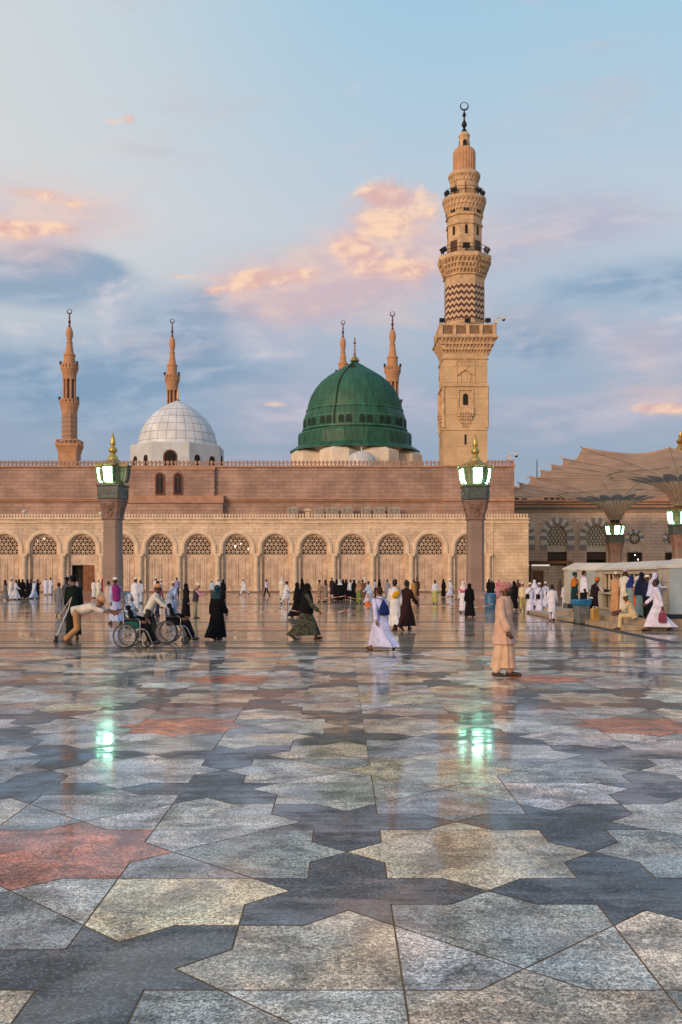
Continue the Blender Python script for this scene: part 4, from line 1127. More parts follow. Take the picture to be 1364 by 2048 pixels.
def lantern(t, zb, s=1.0, off_side=None, roof=True):
    """four curved lamp boxes round a core, zb = underside"""
    L = MB(); L.square([(0.6 * s, zb), (0.62 * s, zb + 1.2 * s)], (0, 0, 0), 0, 1, 1, 0.42)
    body = L.build('lantern_body', BRASS, t, world=False)
    for q in range(4):
        M = Matrix.Rotation(q * PI / 2, 4, 'Z')
        fr = MB(); w = 0.36 * s
        # bowed profile: wide at the top, tucked in at the bottom
        prof = [(0.80, 0.10), (0.90, 0.20), (0.97, 0.45), (1.01, 0.75), (1.03, 1.02), (1.04, 1.14)]
        pw = [0.28, 0.31, 0.325, 0.33, 0.34, 0.345]
        for sx in (-1, 1):
            rings = []
            for (d, zz), ww in zip(prof, pw):
                xx = sx * ww * s; yy = -d * s; z0 = zb + zz * s
                rings.append([(xx - 0.045 * s, yy - 0.03, z0), (xx + 0.045 * s, yy - 0.03, z0), (xx + 0.045 * s, yy + 0.05, z0), (xx - 0.045 * s, yy + 0.05, z0)])
            fr.loft(rings, True)
            fr.add([(sx * 0.33 * s, -prof[0][0] * s, zb + prof[0][1] * s)] + [(sx * ww * s, -d * s + 0.05, zb + zz * s) for (d, zz), ww in zip(prof, pw)] + [(sx * 0.38 * s, -0.45 * s, zb + 1.14 * s), (sx * 0.33 * s, -0.45 * s, zb + 0.1 * s)], [tuple(range(9))]) if False else None
        fr.box(-0.36 * s, 0.36 * s, -1.06 * s, -0.48 * s, zb + 1.1 * s, zb + 1.2 * s)
        fr.box(-0.31 * s, 0.31 * s, -0.66 * s, -0.48 * s, zb + 0.04 * s, zb + 0.14 * s)
        fr.v = [tuple(M @ Vector(p)) for p in fr.v]
        o = fr.build('lamp_frame', BRASS, t, world=False)
        ck = MB(); gl = MB(); rk = []; rings = []
        for (d, zz), ww in zip(prof[:], pw):
            z0 = zb + min(max(zz, 0.16), 1.06) * s; x0 = (ww - 0.035) * s; bk = max(0.52, d - 0.19) * s
            rings.append([(-x0, -d * s + 0.02, z0), (x0, -d * s + 0.02, z0), (x0, -bk, z0), (-x0, -bk, z0)])
            rk.append([(-x0 - 0.03, -bk - 0.003, z0), (x0 + 0.03, -bk - 0.003, z0), (x0 + 0.03, -0.45 * s, z0), (-x0 - 0.03, -0.45 * s, z0)])
        gl.loft(rings, True); ck.loft(rk, True)
        for mbx in (gl, ck): mbx.v = [tuple(M @ Vector(p)) for p in mbx.v]
        ck.build('lamp_housing', BRASS, o, world=False)
        gl.build('lamp_glass', PANEOFF if q == off_side else (PANEW if q == 0 else PANE), o, world=False)
    if roof:
        r = MB()
        for q in range(4):
            M = Matrix.Rotation(q * PI / 2, 4, 'Z'); a = MB()
            rings = [[(-0.46 * s, -1.2 * s, zb + 1.2 * s), (0.46 * s, -1.2 * s, zb + 1.2 * s), (0.46 * s, -0.3 * s, zb + 1.2 * s), (-0.46 * s, -0.3 * s, zb + 1.2 * s)],
                     [(-0.46 * s, -1.2 * s, zb + 1.25 * s), (0.46 * s, -1.2 * s, zb + 1.25 * s), (0.46 * s, -0.3 * s, zb + 1.25 * s), (-0.46 * s, -0.3 * s, zb + 1.25 * s)],
                     [(-0.3 * s, -0.8 * s, zb + 1.42 * s), (0.3 * s, -0.8 * s, zb + 1.42 * s), (0.3 * s, -0.3 * s, zb + 1.55 * s), (-0.3 * s, -0.3 * s, zb + 1.55 * s)]]
            a.loft(rings, True); a.v = [tuple(M @ Vector(p)) for p in a.v]
            o = len(r.v); r.v += a.v; r.f += [tuple(i + o for i in f) for f in a.f]; r.m += a.m
        r.lathe([(0.72 * s, zb + 1.3 * s), (0.74 * s, zb + 1.36 * s), (0.6 * s, zb + 1.5 * s), (0.42 * s, zb + 1.62 * s), (0.36 * s, zb + 1.66 * s)], 8, (0, 0, 0), True, 0, PI / 8)
        r.build('lantern_roof', ROOFB, t, world=False)
    return body

def plaque(t, zb, s=1.0):
    mb = MB(); mb.square([(0.66 * s, zb), (0.68 * s, zb + 0.04), (0.68 * s, zb + 0.68 * s), (0.76 * s, zb + 0.72 * s), (0.76 * s, zb + 0.8 * s)], (0, 0, 0), 0, 1, 1, 0.22)
    for q in range(4):
        M = Matrix.Rotation(q * PI / 2, 4, 'Z'); a = MB(); y = -0.68 * s
        for x0, x1, z0, z1 in ((-0.5, 0.5, 0.08, 0.13), (-0.5, 0.5, 0.53, 0.58), (-0.5, -0.45, 0.13, 0.53), (0.45, 0.5, 0.13, 0.53)): a.box(x0 * s, x1 * s, y - 0.03, y, zb + z0 * s, zb + z1 * s)
        a.v = [tuple(M @ Vector(p)) for p in a.v]; o = len(mb.v); mb.v += a.v; mb.f += [tuple(i + o for i in f) for f in a.f]; mb.m += a.m
    pl = mb.build('plaque_box', PLQ, t, world=False)
    # a line of flowing script, too small to read in the photograph: raised strokes
    rn = random.Random(11); a = MB()
    for q in range(4):
        M = Matrix.Rotation(q * PI / 2, 4, 'Z'); b = MB(); y = -0.68 * s - 0.012
        x = -0.38
        while x < 0.36:
            w = rn.uniform(0.06, 0.13); h = rn.uniform(0.05, 0.2)
            pts = [(x * s, y, zb + 0.28 * s), ((x + w * 0.4) * s, y, zb + (0.24 + rn.uniform(0, 0.06)) * s), ((x + w * 0.8) * s, y, zb + 0.29 * s), ((x + w * 0.85) * s, y, zb + (0.29 + h) * s)]
            b.tube(pts, 0.016 * s, 5)
            if rn.random() < 0.5: b.sphere(((x + w * 0.4) * s, y, zb + 0.42 * s), 0.018 * s, 6, 4)
            x += w + 0.015
        b.v = [tuple(M @ Vector(p)) for p in b.v]; o = len(a.v); a.v += b.v; a.f += [tuple(i + o for i in f) for f in b.f]; a.m += b.m
    a.build('lettering', PLQL, pl, world=False)

def lamp_post(px, Y, rz, label, off_side=None):
    t = thing('lamp_post', label, 'lamp post', (WX(px, Y), Y, 0.0), rz, 'stone lamp posts on the square')
    mb = MB(); mb.square([(1.0, 0.0), (1.0, 0.22), (0.88, 0.26), (0.88, 0.48), (0.72, 0.55), (0.62, 0.8), (0.53, 0.92)], (0, 0, 0), 0, 1, 1, 0.12)
    mb.build('plinth', ST_COL, t, world=False)
    MB().square([(0.46, 0.92), (0.44, 4.86)], (0, 0, 0), 0, 1, 1, 0.34).build('column', ST_COL, t, world=False)
    mb = MB(); mb.square([(0.50, 4.86), (0.52, 4.90), (0.50, 4.96), (0.48, 5.0), (0.50, 5.15), (0.58, 5.5), (0.66, 5.82), (0.70, 5.86), (0.70, 5.92), (0.64, 5.94)], (0, 0, 0), 0, 1, 1, 0.28)
    for q in range(4):
        M = Matrix.Rotation(q * PI / 2, 4, 'Z'); a = MB()
        a.ring((0, -0.60, 5.56), 0.15, 0.045, 'y', 18, 6); a.sphere((0, -0.6, 5.56), (0.08, 0.07, 0.08), 10, 8)
        for sx in (-1, 1):
            a.tube([(sx * 0.14, -0.58, 5.45), (sx * 0.22, -0.60, 5.5), (sx * 0.3, -0.62, 5.62), (sx * 0.24, -0.64, 5.72), (sx * 0.16, -0.63, 5.68)], 0.035, 6)
            a.tube([(sx * 0.05, -0.55, 5.36), (sx * 0.14, -0.54, 5.26), (sx * 0.10, -0.52, 5.12), (0, -0.5, 5.02)], 0.03, 6)
        a.v = [tuple(M @ Vector(p)) for p in a.v]; o = len(mb.v); mb.v += a.v; mb.f += [tuple(i + o for i in f) for f in a.f]; mb.m += a.m
    mb.build('capital', ST_CAP, t, world=False)
    plaque(t, 5.95)
    lantern(t, 6.78, 0.83, off_side)
    f = MB(); f.lathe([(0.32, 8.12), (0.30, 8.2), (0.26, 8.3), (0.16, 8.42), (0.12, 8.5), (0.2, 8.56), (0.25, 8.66), (0.2, 8.78), (0.09, 8.86), (0.07, 8.9), (0.13, 8.95), (0.16, 9.05), (0.1, 9.3), (0.03, 9.6), (0.005, 9.62)], 16)
    f.build('finial', plain('polished gilt', (0.55, 0.40, 0.12, 1), 0.35, 0.7), t, 50, world=False)
    return t
lamp_post(226, 54.5, R_(-7), 'stone lamp post on the left, its right hand lantern pane unlit', 1)
lamp_post(950.5, 55.0, R_(1.5), 'stone lamp post on the right in front of the minaret, panes lit')
# ------------------------------------------------------------------ east wing with striped arches
YE = 140.0
def make_east():
    t = thing('east_wing', 'brown stone wing with grey and cream striped arches under the umbrellas', 'building', (WX(1210, YE), YE, 0))
    k = YE / FOC; z = lambda py: WZ(py, YE); X = lambda px: WX(px, YE)
    z1 = z(1003); x0, x1 = X(960), X(1700)
    big = [1036, 1114.5, 1193]; small = [1269, 1345, 1421, 1497]
    r = 19.5 * k; zs = z(1072)
    rs = 11 * k; zss = z(1077)
    mb = MB()
    wall_with_arches(mb, x0, X(1231), z1, [X(p) for p in big], YE, YE + 0.8, r, zs, 0, 0.22)
    mb.add([(X(1231), YE, 0), (x1, YE, 0), (x1, YE, z1), (X(1231), YE, z1)], [(0, 1, 2, 3)])
    mb.box(x0, x1, YE + 2.0, YE + 20, 0, z1)
    mb.build('wall', ST_EAST, t)
    mb = MB()
    for za, zb, d in ((1004, 1001, 0.9), (1009, 1005, 0.6), (1015, 1011, 0.35), (1024, 1021, 0.2)): mb.box(x0, x1, YE - d, YE, z(za), z(zb))
    mb.build('cornice', ST_ROSE, t)
    MB().box(x0, x1, YE - 0.08, YE, z(1020.5), z(1015.5)).build('grey_band', plain('grey stone band', (0.17, 0.145, 0.13, 1), 0.7), t)
    vm = [plain('blue grey voussoir', (0.30, 0.28, 0.27, 1), 0.7, 0, 0.2, 3), plain('cream voussoir', (0.76, 0.62, 0.47, 1), 0.7, 0, 0.15, 3)]
    sill = plain('cream sill band', (0.70, 0.55, 0.41, 1), 0.7)
    br = plain('dark red brown frame', (0.075, 0.03, 0.02, 1), 0.5)
    for px in big:
        cx = X(px); mb = MB(); n = 13; R1, R2 = r * 1.06, r * 1.72
        def pt(R, a):
            return (cx + R * math.cos(a), zs + R * math.sin(a) * (1 + 0.22 * (1 - abs(math.cos(a))) * r / R))
        for i in range(n):
            a, b = PI * i / n + 0.01, PI * (i + 1) / n - 0.01
            q = [pt(R1, a), pt(R2, a), pt(R2, (a + b) / 2), pt(R2, b), pt(R1, b), pt(R1, (a + b) / 2)]
            mb.prism(q, YE - 0.12, YE + 0.0, 1 if i % 2 == 0 else 0)
        for sx in (-1, 1):
            for j in range(3):
                zb2 = zs - (j + 1) * 0.62; xa, xb = cx + sx * R1, cx + sx * R2
                mb.box(min(xa, xb), max(xa, xb), YE - 0.12, YE, zb2 + 0.01, zb2 + 0.61, 1 if j % 2 else 0)
        mb.build('voussoir_arch', vm, t)
        o = lattice(r, z(1091), zs, YE + 0.2, 0.42, 0.042, cx, 0.22).build('lattice', plain('cream grille stone', (0.74, 0.60, 0.45, 1), 0.7), t)
        MB().box(cx - r, cx + r, YE + 0.25, YE + 0.6, z(1104), z(1091)).build('sill_band', sill, t)
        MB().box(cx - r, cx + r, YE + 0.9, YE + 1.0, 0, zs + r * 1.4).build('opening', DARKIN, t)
        MB().box(cx - r, cx + r, YE + 0.5, YE + 0.7, 0, z(1131)).build('lower_panel', ST_EAST, t)
        mb = MB(); mb.box(cx - r, cx - r + 0.12, YE + 0.3, YE + 0.5, 2, z(1104)); mb.box(cx + r - 0.12, cx + r, YE + 0.3, YE + 0.5, 2, z(1104))
        mb.box(cx - r + 0.12, cx + r - 0.12, YE + 0.35, YE + 0.5, z(1119), z(1107))
        mb.build('window_frame', br, t)
    for px in small:
        cx = X(px); mb = MB(); n = 16
        for i in range(n):
            a, b = 2 * PI * i / n + 0.02, 2 * PI * (i + 1) / n - 0.02
            if math.sin((a + b) / 2) < -0.45: continue
            q = [(cx + R * math.cos(u), zss + R * math.sin(u)) for R, u in ((rs, a), (rs * 1.75, a), (rs * 1.75, b), (rs, b))]
            mb.prism(q, YE - 0.1, YE, i % 2)
        mb.build('voussoir_ring', vm, t)
        MB().prism([(cx + rs * math.cos(2 * PI * i / 20), zss + rs * math.sin(2 * PI * i / 20)) for i in range(20)], YE - 0.05, YE + 0.02).build('oculus', DARKIN, t)
        mb = MB()
        for i in range(6):
            a = PI * i / 6; mb.tube([(cx + rs * math.cos(a), YE - 0.08, zss + rs * math.sin(a)), (cx - rs * math.cos(a), YE - 0.08, zss - rs * math.sin(a))], 0.05, 5)
        mb.ring((cx, YE - 0.08, zss), rs * 0.5, 0.05, 'y', 20, 5); mb.build('rosette_grille', ST_TRIM, t)
        MB().box(cx - rs * 1.1, cx + rs * 1.1, YE - 0.1, YE, z(1103), z(1094)).build('sill_band', sill, t)
        mb = MB(); mb.box(cx - 0.85, cx + 0.85, YE - 0.06, YE + 0.0, 2, z(1105)); mb.build('opening', DARKIN, t)
        mb = MB(); mb.box(cx - 1.05, cx - 0.85, YE - 0.1, YE, 2, z(1105)); mb.box(cx + 0.85, cx + 1.05, YE - 0.1, YE, 2, z(1105)); mb.box(cx - 0.04, cx + 0.04, YE - 0.1, YE - 0.06, 2, z(1105)); mb.build('window_frame', br, t)
    for px in (1080, 1156, 1308, 1384):
        cx = X(px); zz = z(1041); mb = MB()
        mb.ring((cx, YE - 0.02, zz), 0.34, 0.09, 'y', 24, 6); mb.prism([(cx + 0.34 * math.cos(2 * PI * i / 20), zz + 0.34 * math.sin(2 * PI * i / 20)) for i in range(20)], YE - 0.04, YE)
        mb.build('roundel', sill, t)
    MB().box(X(1065), X(1087), YE - 0.08, YE, 0, z(1143)).box(X(1063), X(1089), YE - 0.05, YE, z(1143), z(1141)).build('door', plain('red brown door timber', (0.22, 0.075, 0.03, 1), 0.5, 0, 0.25, 3), t)
    # glints of lamps inside
    lm = glow('lamp behind grille', (1.0, 0.86, 0.6, 1), 14.0)
    for px, py in ((1108, 1111), (1113, 1118), (1180, 1112), (1186, 1109), (1270, 1110), (1276, 1119)):
        MB().sphere(W(px, py, YE + 0.7) if px < 1231 else W(px, py, YE - 0.12), 0.06, 8, 6).build('inner_lamp', lm, t, True)
    # storey set back behind, under the canopies
    Y2 = 156.0; z2 = lambda py: WZ(py, Y2); X2 = lambda px: WX(px, Y2)
    b = thing('rear_storey', 'pale storey with square windows showing below the umbrella canopy', 'building', (X2(1120), Y2, 0))
    MB().box(X2(1000), X2(1400), Y2, Y2 + 10, 0, z2(972)).build('wall', ST_ROSE, b)
    mb = MB()
    for px0, px1 in ((1029, 1038), (1043, 1054), (1088, 1096), (1100, 1108), (1112, 1119), (1123, 1130), (1136, 1144)): 
        w = MB().box(X2(px0), X2(px1), Y2 - 0.05, Y2, z2(999), z2(986 if px0 < 1060 else 985)).build('window', DARKIN, b)
    mb.box(X2(1000), X2(1400), Y2 - 0.6, Y2, z2(976), z2(972)); mb.build('cornice', ST_TRIM, b)
    mb = MB()
    for px in (1060, 1064, 1068, 1072, 1076): mb.box(X2(px), X2(px + 1.2), Y2 - 0.3, Y2, z2(999), z2(980))
    mb.build('pier', ST_TRIM, b)
    # low terrace roof jutting from the arcade end
    Y3 = 112.0
    a = thing('awning', 'flat brown awning beam beside the end of the arcade', 'awning', (WX(1102, Y3), Y3, 0))
    MB().box(WX(1058, Y3), WX(1146, Y3), Y3, Y3 + 9, WZ(1127, Y3), WZ(1121.5, Y3)).build('roof_slab', WOOD, a)
    mb = MB()
    for px in (1062, 1142): mb.box(WX(px, Y3) - 0.12, WX(px, Y3) + 0.12, Y3 + 0.3, Y3 + 0.55, 0, WZ(1127, Y3))
    mb.build('post', WOOD, a)
    MB().box(WX(1058, Y3), WX(1101, Y3), Y3 + 0.5, Y3 + 0.7, WZ(1132, Y3), WZ(1129, Y3)).build('tube_light', glow('fluorescent tube', (1.0, 0.95, 0.85, 1), 0.5), a)
make_east()

# ------------------------------------------------------------------ giant umbrellas
def canopy_mat():
    m, t, b = newmat('umbrella membrane')
    tc = t.n('ShaderNodeTexCoord').outputs['Object']; s = t.sep(tc)
    r = t.math('SQRT', t.math('ADD', t.math('MULTIPLY', s[0], s[0]), t.math('MULTIPLY', s[1], s[1])))
    a = t.math('ARCTAN2', s[1], s[0])
    pet = t.math('ABSOLUTE', t.math('SINE', t.math('MULTIPLY', a, 8.0)))
    edge = t.math('ADD', 3.4, t.math('MULTIPLY', pet, 1.5))
    inner = t.maprange(t.math('SUBTRACT', r, edge), -0.12, 0.12, 1, 0)
    inner2 = t.maprange(t.math('SUBTRACT', r, t.math('ADD', 2.2, t.math('MULTIPLY', pet, 0.9))), -0.1, 0.1, 1, 0)
    ring = t.math('MULTIPLY', t.maprange(t.math('ABSOLUTE', t.math('SUBTRACT', r, t.math('ADD', 6.3, t.math('MULTIPLY', pet, 0.5)))), 0.05, 0.22, 1, 0), t.maprange(pet, 0.45, 0.6))
    col = t.mix(inner, (0.88, 0.67, 0.54, 1), (0.40, 0.37, 0.36, 1))
    col = t.mix(inner2, col, (0.82, 0.62, 0.48, 1))
    col = t.mix(t.math('MULTIPLY', ring, 0.5), col, (0.06, 0.05, 0.05, 1))
    nz = t.noise(tc, 0.5, 4)
    k = t.maprange(nz, 0.3, 0.7, 0.9, 1.08)
    col = t.mix(1.0, col, t.xyz(k, k, k), 'MULTIPLY')
    t.l(col, b.inputs['Base Color']); b.inputs['Roughness'].default_value = 0.8
    tr = t.n('ShaderNodeBsdfTranslucent'); t.l(col, tr.inputs['Color'])
    mx = t.n('ShaderNodeMixShader'); mx.inputs[0].default_value = 0.78
    t.l(b.outputs[0], mx.inputs[1]); t.l(tr.outputs[0], mx.inputs[2])
    out = [n for n in m.node_tree.nodes if n.type == 'OUTPUT_MATERIAL'][0]
    t.l(mx.outputs[0], out.inputs[0])
    return m
CAN = canopy_mat()
def umbrella(px, Y, label, fin=False, ls=1.0):
    x = WX(px, Y)
    t = thing('giant_umbrella', label, 'umbrella', (x, Y, 0), 0, 'giant square umbrellas on columns')
    MB().square([(1.1, 0), (1.1, 0.5), (0.95, 0.6), (0.7, 0.9), (0.68, 4.6)], (0, 0, 0), 0, 1, 1, 0.34).build('column', ST_COL, t, world=False)
    MB().square([(0.72, 4.6), (0.74, 4.8), (0.84, 5.4), (0.92, 5.8)], (0, 0, 0), 0, 1, 1, 0.3).build('capital', ST_CAP, t, world=False)
    MB().square([(0.95, 5.8), (0.95, 6.6), (1.05, 6.65), (1.05, 6.75)], (0, 0, 0), 0, 1, 1, 0.22).build('plaque_box', PLQ, t, world=False)
    lantern(t, 6.75, ls, None, True)
    MB().lathe([(0.5, 7.9), (0.6, 8.7), (0.62, 9.3)], 16).build('mast_collar', IRON, t, world=False)
    half = 12.6
    prof = [(0.05, 8.7), (0.066, 9.2), (0.095, 9.8), (0.14, 10.35), (0.2, 10.75), (0.28, 11.1), (0.4, 11.5), (0.55, 11.85), (0.7, 12.1), (0.85, 12.28), (0.94, 12.35), (1.0, 12.38)]
    N = 128; rings = []
    for s, zz in prof:
        ring = []
        for i in range(N):
            a = 2 * PI * i / N
            sq = 1 / max(abs(math.cos(a)), abs(math.sin(a)))
            f = 1 + (sq - 1) * min(1, s * 1.15) ** 1.6
            w = max(0, (s - 0.6) / 0.4) ** 2
            sc8 = abs(math.sin(a * 8))                       # scallops between the tips of the 16 arms
            R = half * s * f * (1 - 0.035 * w * sc8)
            z2 = zz - 0.45 * w * sc8 + 0.3 * w + (0.25 * math.cos(16 * a) * s * (1 - s) if s < 0.9 else 0)
            ring.append((R * math.cos(a), R * math.sin(a), z2))
        rings.append(ring)
    m = MB().loft(rings, False)
    o = m.build('canopy', CAN, t, 60, world=False)
    md = o.modifiers.new('thick', 'SOLIDIFY'); md.thickness = 0.05
    for i in range(16):
        a = 2 * PI * i / 16
        sq = 1 / max(abs(math.cos(a)), abs(math.sin(a))); pth = []
        for s, zz in prof:
            f = 1 + (sq - 1) * min(1, s * 1.15) ** 1.6; w = max(0, (s - 0.6) / 0.4) ** 2
            pth.append((half * s * f * math.cos(a), half * s * f * math.sin(a), zz - 0.10 + 0.3 * w + 0.25 * s * (1 - s)))
        b = MB().tube(pth, [0.07] * 5 + [0.032] * 5 + [0.028, 0.025], 6)
        e = pth[-1]
        b.tube([e, (e[0] * 1.02, e[1] * 1.02, e[2] + 0.2)], [0.08, 0.04], 6)
        b.build('rib', plain('beige rib tube', (0.62, 0.48, 0.38, 1), 0.5), t, world=False)
    mb = MB()
    for i in range(16):
        a = 2 * PI * (i + 0.5) / 16
        mb.tube([(0.7 * math.cos(a), 0.7 * math.sin(a), 8.6), (1.3 * math.cos(a), 1.3 * math.sin(a), 9.9), (3.2 * math.cos(a), 3.2 * math.sin(a), 11.05)], 0.06, 5)
    mb.build('strut', plain('dull steel strut', (0.50, 0.41, 0.34, 1), 0.6, 0.0), t, world=False)
    if fin:
        f = MB(); f.lathe([(0.5, 9.2), (0.45, 12.6), (0.9, 13.0), (1.0, 13.15), (0.95, 13.4), (0.6, 14.1), (0.3, 14.4), (0.2, 14.6), (0.35, 14.75), (0.4, 14.95), (0.25, 15.15), (0.1, 15.25), (0.2, 15.4), (0.05, 15.9)], 16)
        f.build('mast_finial', GOLD, t, 50, world=False)
    return t
umbrella(1230, 121.3, 'open beige giant umbrella, the farther one, its funnel rising over the white pavilion')
umbrella(1361, 97.0, 'open beige giant umbrella, the nearer one cut by the right edge, gold finial above', True, 1.15)

# ------------------------------------------------------------------ drinking water pavilion on its steps
CRM = plain('cream marble cladding', (0.50, 0.42, 0.31, 1), 0.35, 0, 0.12, 1.5)
SKYLM = plain('marble tinted by cool sky light', (0.36, 0.43, 0.46, 1), 0.3, 0, 0.12, 1.2)  # cool sky light put into the colour of the cream marble
ROOFM = plain('off white roof slab', (0.62, 0.57, 0.49, 1), 0.5, 0, 0.12, 1.0)
DKB = plain('black granite base', (0.02, 0.02, 0.022, 1), 0.25)
STEPM = plain('travertine step', (0.42, 0.31, 0.20, 1), 0.4, 0, 0.2, 2.5)
def make_station():
    t = thing('water_pavilion', 'low cream marble drinking water pavilion with a baluster grille along its side', 'pavilion', (12.0, 38.0, 0))
    zt = 2.05
    clad = coursed('veined cream marble panels', (0.52, 0.46, 0.38, 1), (0.48, 0.425, 0.35, 1), (0.25, 0.22, 0.19, 1), 1.1, 0.78, 0.012, 0.35, 0.2, 0.16)
    mb = MB()
    mb.box(11.0, 15.0, 33.4, 34.5, 0.5, zt)            # near block
    mb.box(10.52, 15.0, 43.6, 44.3, 0.36, zt - 0.02); mb.box(10.12, 15.0, 44.3, 45.2, 0.36, zt)
    mb.box(12.2, 15.0, 34.5, 43.6, 0.36, zt)
    mb.build('block', clad, t)
    mb = MB(); mb.box(10.97, 15.0, 33.37, 34.5, 0.0, 0.5); mb.box(10.08, 10.6, 44.26, 45.2, 0.3, 0.55); mb.box(11.6, 12.2, 34.5, 43.6, 0.35, 0.42); mb.build('base', DKB, t)
    mb = MB()
    def slab(x0, x1, y0, y1, zz):
        mb.loft([[(x0 - .06, y0 - .06, zz), (x1, y0 - .06, zz), (x1, y1 + .06, zz), (x0 - .06, y1 + .06, zz)], [(x0 - .06, y0 - .06, zz + .07), (x1, y0 - .06, zz + .07), (x1, y1 + .06, zz + .07), (x0 - .06, y1 + .06, zz + .07)], [(x0 + .45, y0 + .3, zz + .32), (x1, y0 + .3, zz + .32), (x1, y1 - .1, zz + .32), (x0 + .45, y1 - .1, zz + .32)]], True)
    slab(11.0, 15.0, 33.4, 34.5, zt); slab(11.15, 15.0, 34.64, 43.5, zt - 0.03); slab(10.5, 15, 43.64, 44.2, zt - 0.02); slab(10.12, 15, 44.34, 45.2, zt)
    mb.build('roof', ROOFM, t)
    for x0, x1, yf, za, zb in ((11.02, 15.0, 33.4, 0.5, zt), (10.54, 11.2, 43.6, 0.42, zt - 0.02), (10.14, 10.52, 44.3, 0.55, zt)): MB().box(x0, x1, yf - 0.03, yf, za, zb - 0.004).build('skylit_front', SKYLM, t)  # thin slabs added so the block fronts carry a painted blue sky-light tint
    # side wall: rail, balusters, tap shelf, grille below
    mb = MB(); x0, x1 = 11.2, 11.45
    mb.box(x0, x1, 34.5, 43.6, 1.86, zt - 0.03); mb.box(x0 - 0.1, x1, 34.5, 43.6, 1.02, 1.14)
    mb.box(x0, x1, 34.5, 43.6, 0.36, 0.46); mb.box(x0, x1, 42.6, 43.6, 0.46, 1.86)
    mb.build('side_rail', CRM, t)
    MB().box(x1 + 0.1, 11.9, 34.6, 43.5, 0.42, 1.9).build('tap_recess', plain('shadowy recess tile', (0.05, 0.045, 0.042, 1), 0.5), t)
    for i in range(14):
        y = 34.75 + i * 0.6
        MB().lathe([(0.05, 1.14), (0.06, 1.2), (0.065, 1.35), (0.04, 1.5), (0.06, 1.6), (0.04, 1.7), (0.06, 1.8), (0.06, 1.86)], 10, (11.32, y, 0)).build('baluster', CRM, t, 40)
        MB().box(11.28, 11.34, y - 0.04, y + 0.04, 0.46, 1.02).build('grille_bar', CRM, t)
    # platform with two steps
    p = thing('platform', 'low travertine platform of two steps under the water pavilion', 'platform', (10.0, 36.0, 0))
    def slab2(name, a, z0, z1):
        n = len(a)
        MB().add([(x, y, z0) for x, y in a] + [(x, y, z1) for x, y in a], [tuple(range(n))[::-1], tuple(range(n, 2 * n))] + [(i, (i + 1) % n, n + (i + 1) % n, n + i) for i in range(n)]).build(name, STEPM, p)
    slab2('step', [(9.28, 32.4), (10.9, 32.4), (10.9, 33.2), (16, 33.2), (16, 47), (8.9, 47), (8.75, 41.0)], 0.0, 0.16)
    slab2('step', [(9.8, 33.0), (10.9, 33.0), (10.9, 33.3), (16, 33.3), (16, 46.5), (9.5, 46.5), (9.3, 40.7)], 0.16, 0.34)
    mb = MB()
    mb.build('x', STEPM, p) if False else None
make_station()

# ------------------------------------------------------------------ small things
BLUEP = plain('blue plastic liner', (0.02, 0.16, 0.36, 1), 0.4, 0, 0.25, 6)
def make_bin():
    Y = DEPTH(1248); x = WX(1163, Y)
    t = thing('litter_bin', 'grey wheeled litter bin with a bright blue liner beside the steps', 'bin', (x, Y, 0), R_(8)); t.scale = (0.82, 0.82, 1.0)
    gm = plain('grey bin plastic', (0.13, 0.145, 0.15, 1), 0.5, 0, 0.2, 4)
    MB().square([(0.25, 0.04), (0.29, 0.3), (0.315, 0.7), (0.325, 0.74)], (0, 0, 0), 0, 1, 1, 0.2).build('body', gm, t, world=False)
    MB().square([(0.34, 0.69), (0.37, 0.74), (0.39, 0.84), (0.385, 0.9), (0.35, 0.91), (0.33, 0.8)], (0, 0, 0), 0, 1, 1, 0.22).build('liner', BLUEP, t, world=False)
    for sx in (-1, 1): MB().ring((sx * 0.24, 0.22, 0.1), 0.075, 0.03, 'x', 16, 8).sphere((sx * 0.24, 0.22, 0.1), (0.03, 0.06, 0.06)).build('wheel', IRON, t, world=False)
    MB().box(-0.2, 0.2, -0.335, -0.31, 0.35, 0.5).build('front_rib', gm, t, world=False)
make_bin()
def blue_tub(px, foot, w, h, label):
    Y = DEPTH(foot); x = WX(px, Y)
    t = thing('blue_barrel', label, 'barrel', (x, Y, 0), 0, 'blue water barrels')
    MB().lathe([(w * 0.46, 0), (w * 0.5, 0.08), (w * 0.48, h * 0.3), (w * 0.51, h * 0.33), (w * 0.48, h * 0.37), (w * 0.5, h * 0.9), (w * 0.46, h)], 20).build('drum', plain('blue barrel plastic', (0.025, 0.12, 0.24, 1), 0.45, 0, 0.2, 4), t, 40, world=False)
    MB().lathe([(w * 0.52, h * 0.94), (w * 0.53, h * 0.97), (w * 0.52, h + 0.01), (w * 0.3, h + 0.05)], 20).build('lid', BLUEP, t, 40, world=False)
blue_tub(981, 1219, 0.62, 0.82, 'blue water barrel by the foot of the right lamp post')
blue_tub(254, 1213, 0.75, 0.80, 'blue water barrel behind the man in the magenta vest')
def make_jerry():
    Y = 35.2; x = WX(1189, Y)
    t = thing('water_container', 'yellowish plastic water container standing on the step beside the grey bin', 'container', (9.15, 35.9, 0.16), R_(20)); t.scale = (0.85, 0.85, 0.85)
    MB().square([(0.16, 0.0), (0.17, 0.04), (0.17, 0.48), (0.14, 0.53), (0.06, 0.55)], (0, 0, 0), 0, 1.0, 0.7, 0.2).build('body', plain('yellow tan plastic', (0.42, 0.24, 0.06, 1), 0.45), t, world=False)
    MB().tube([(-0.1, 0, 0.53), (-0.08, 0, 0.6), (0.06, 0, 0.6), (0.08, 0, 0.53)], 0.018, 6).lathe([(0.035, 0.54), (0.035, 0.6)], 10, (0.11, 0, 0)).build('handle', plain('white cap plastic', (0.6, 0.6, 0.55, 1), 0.4), t, world=False)
make_jerry()
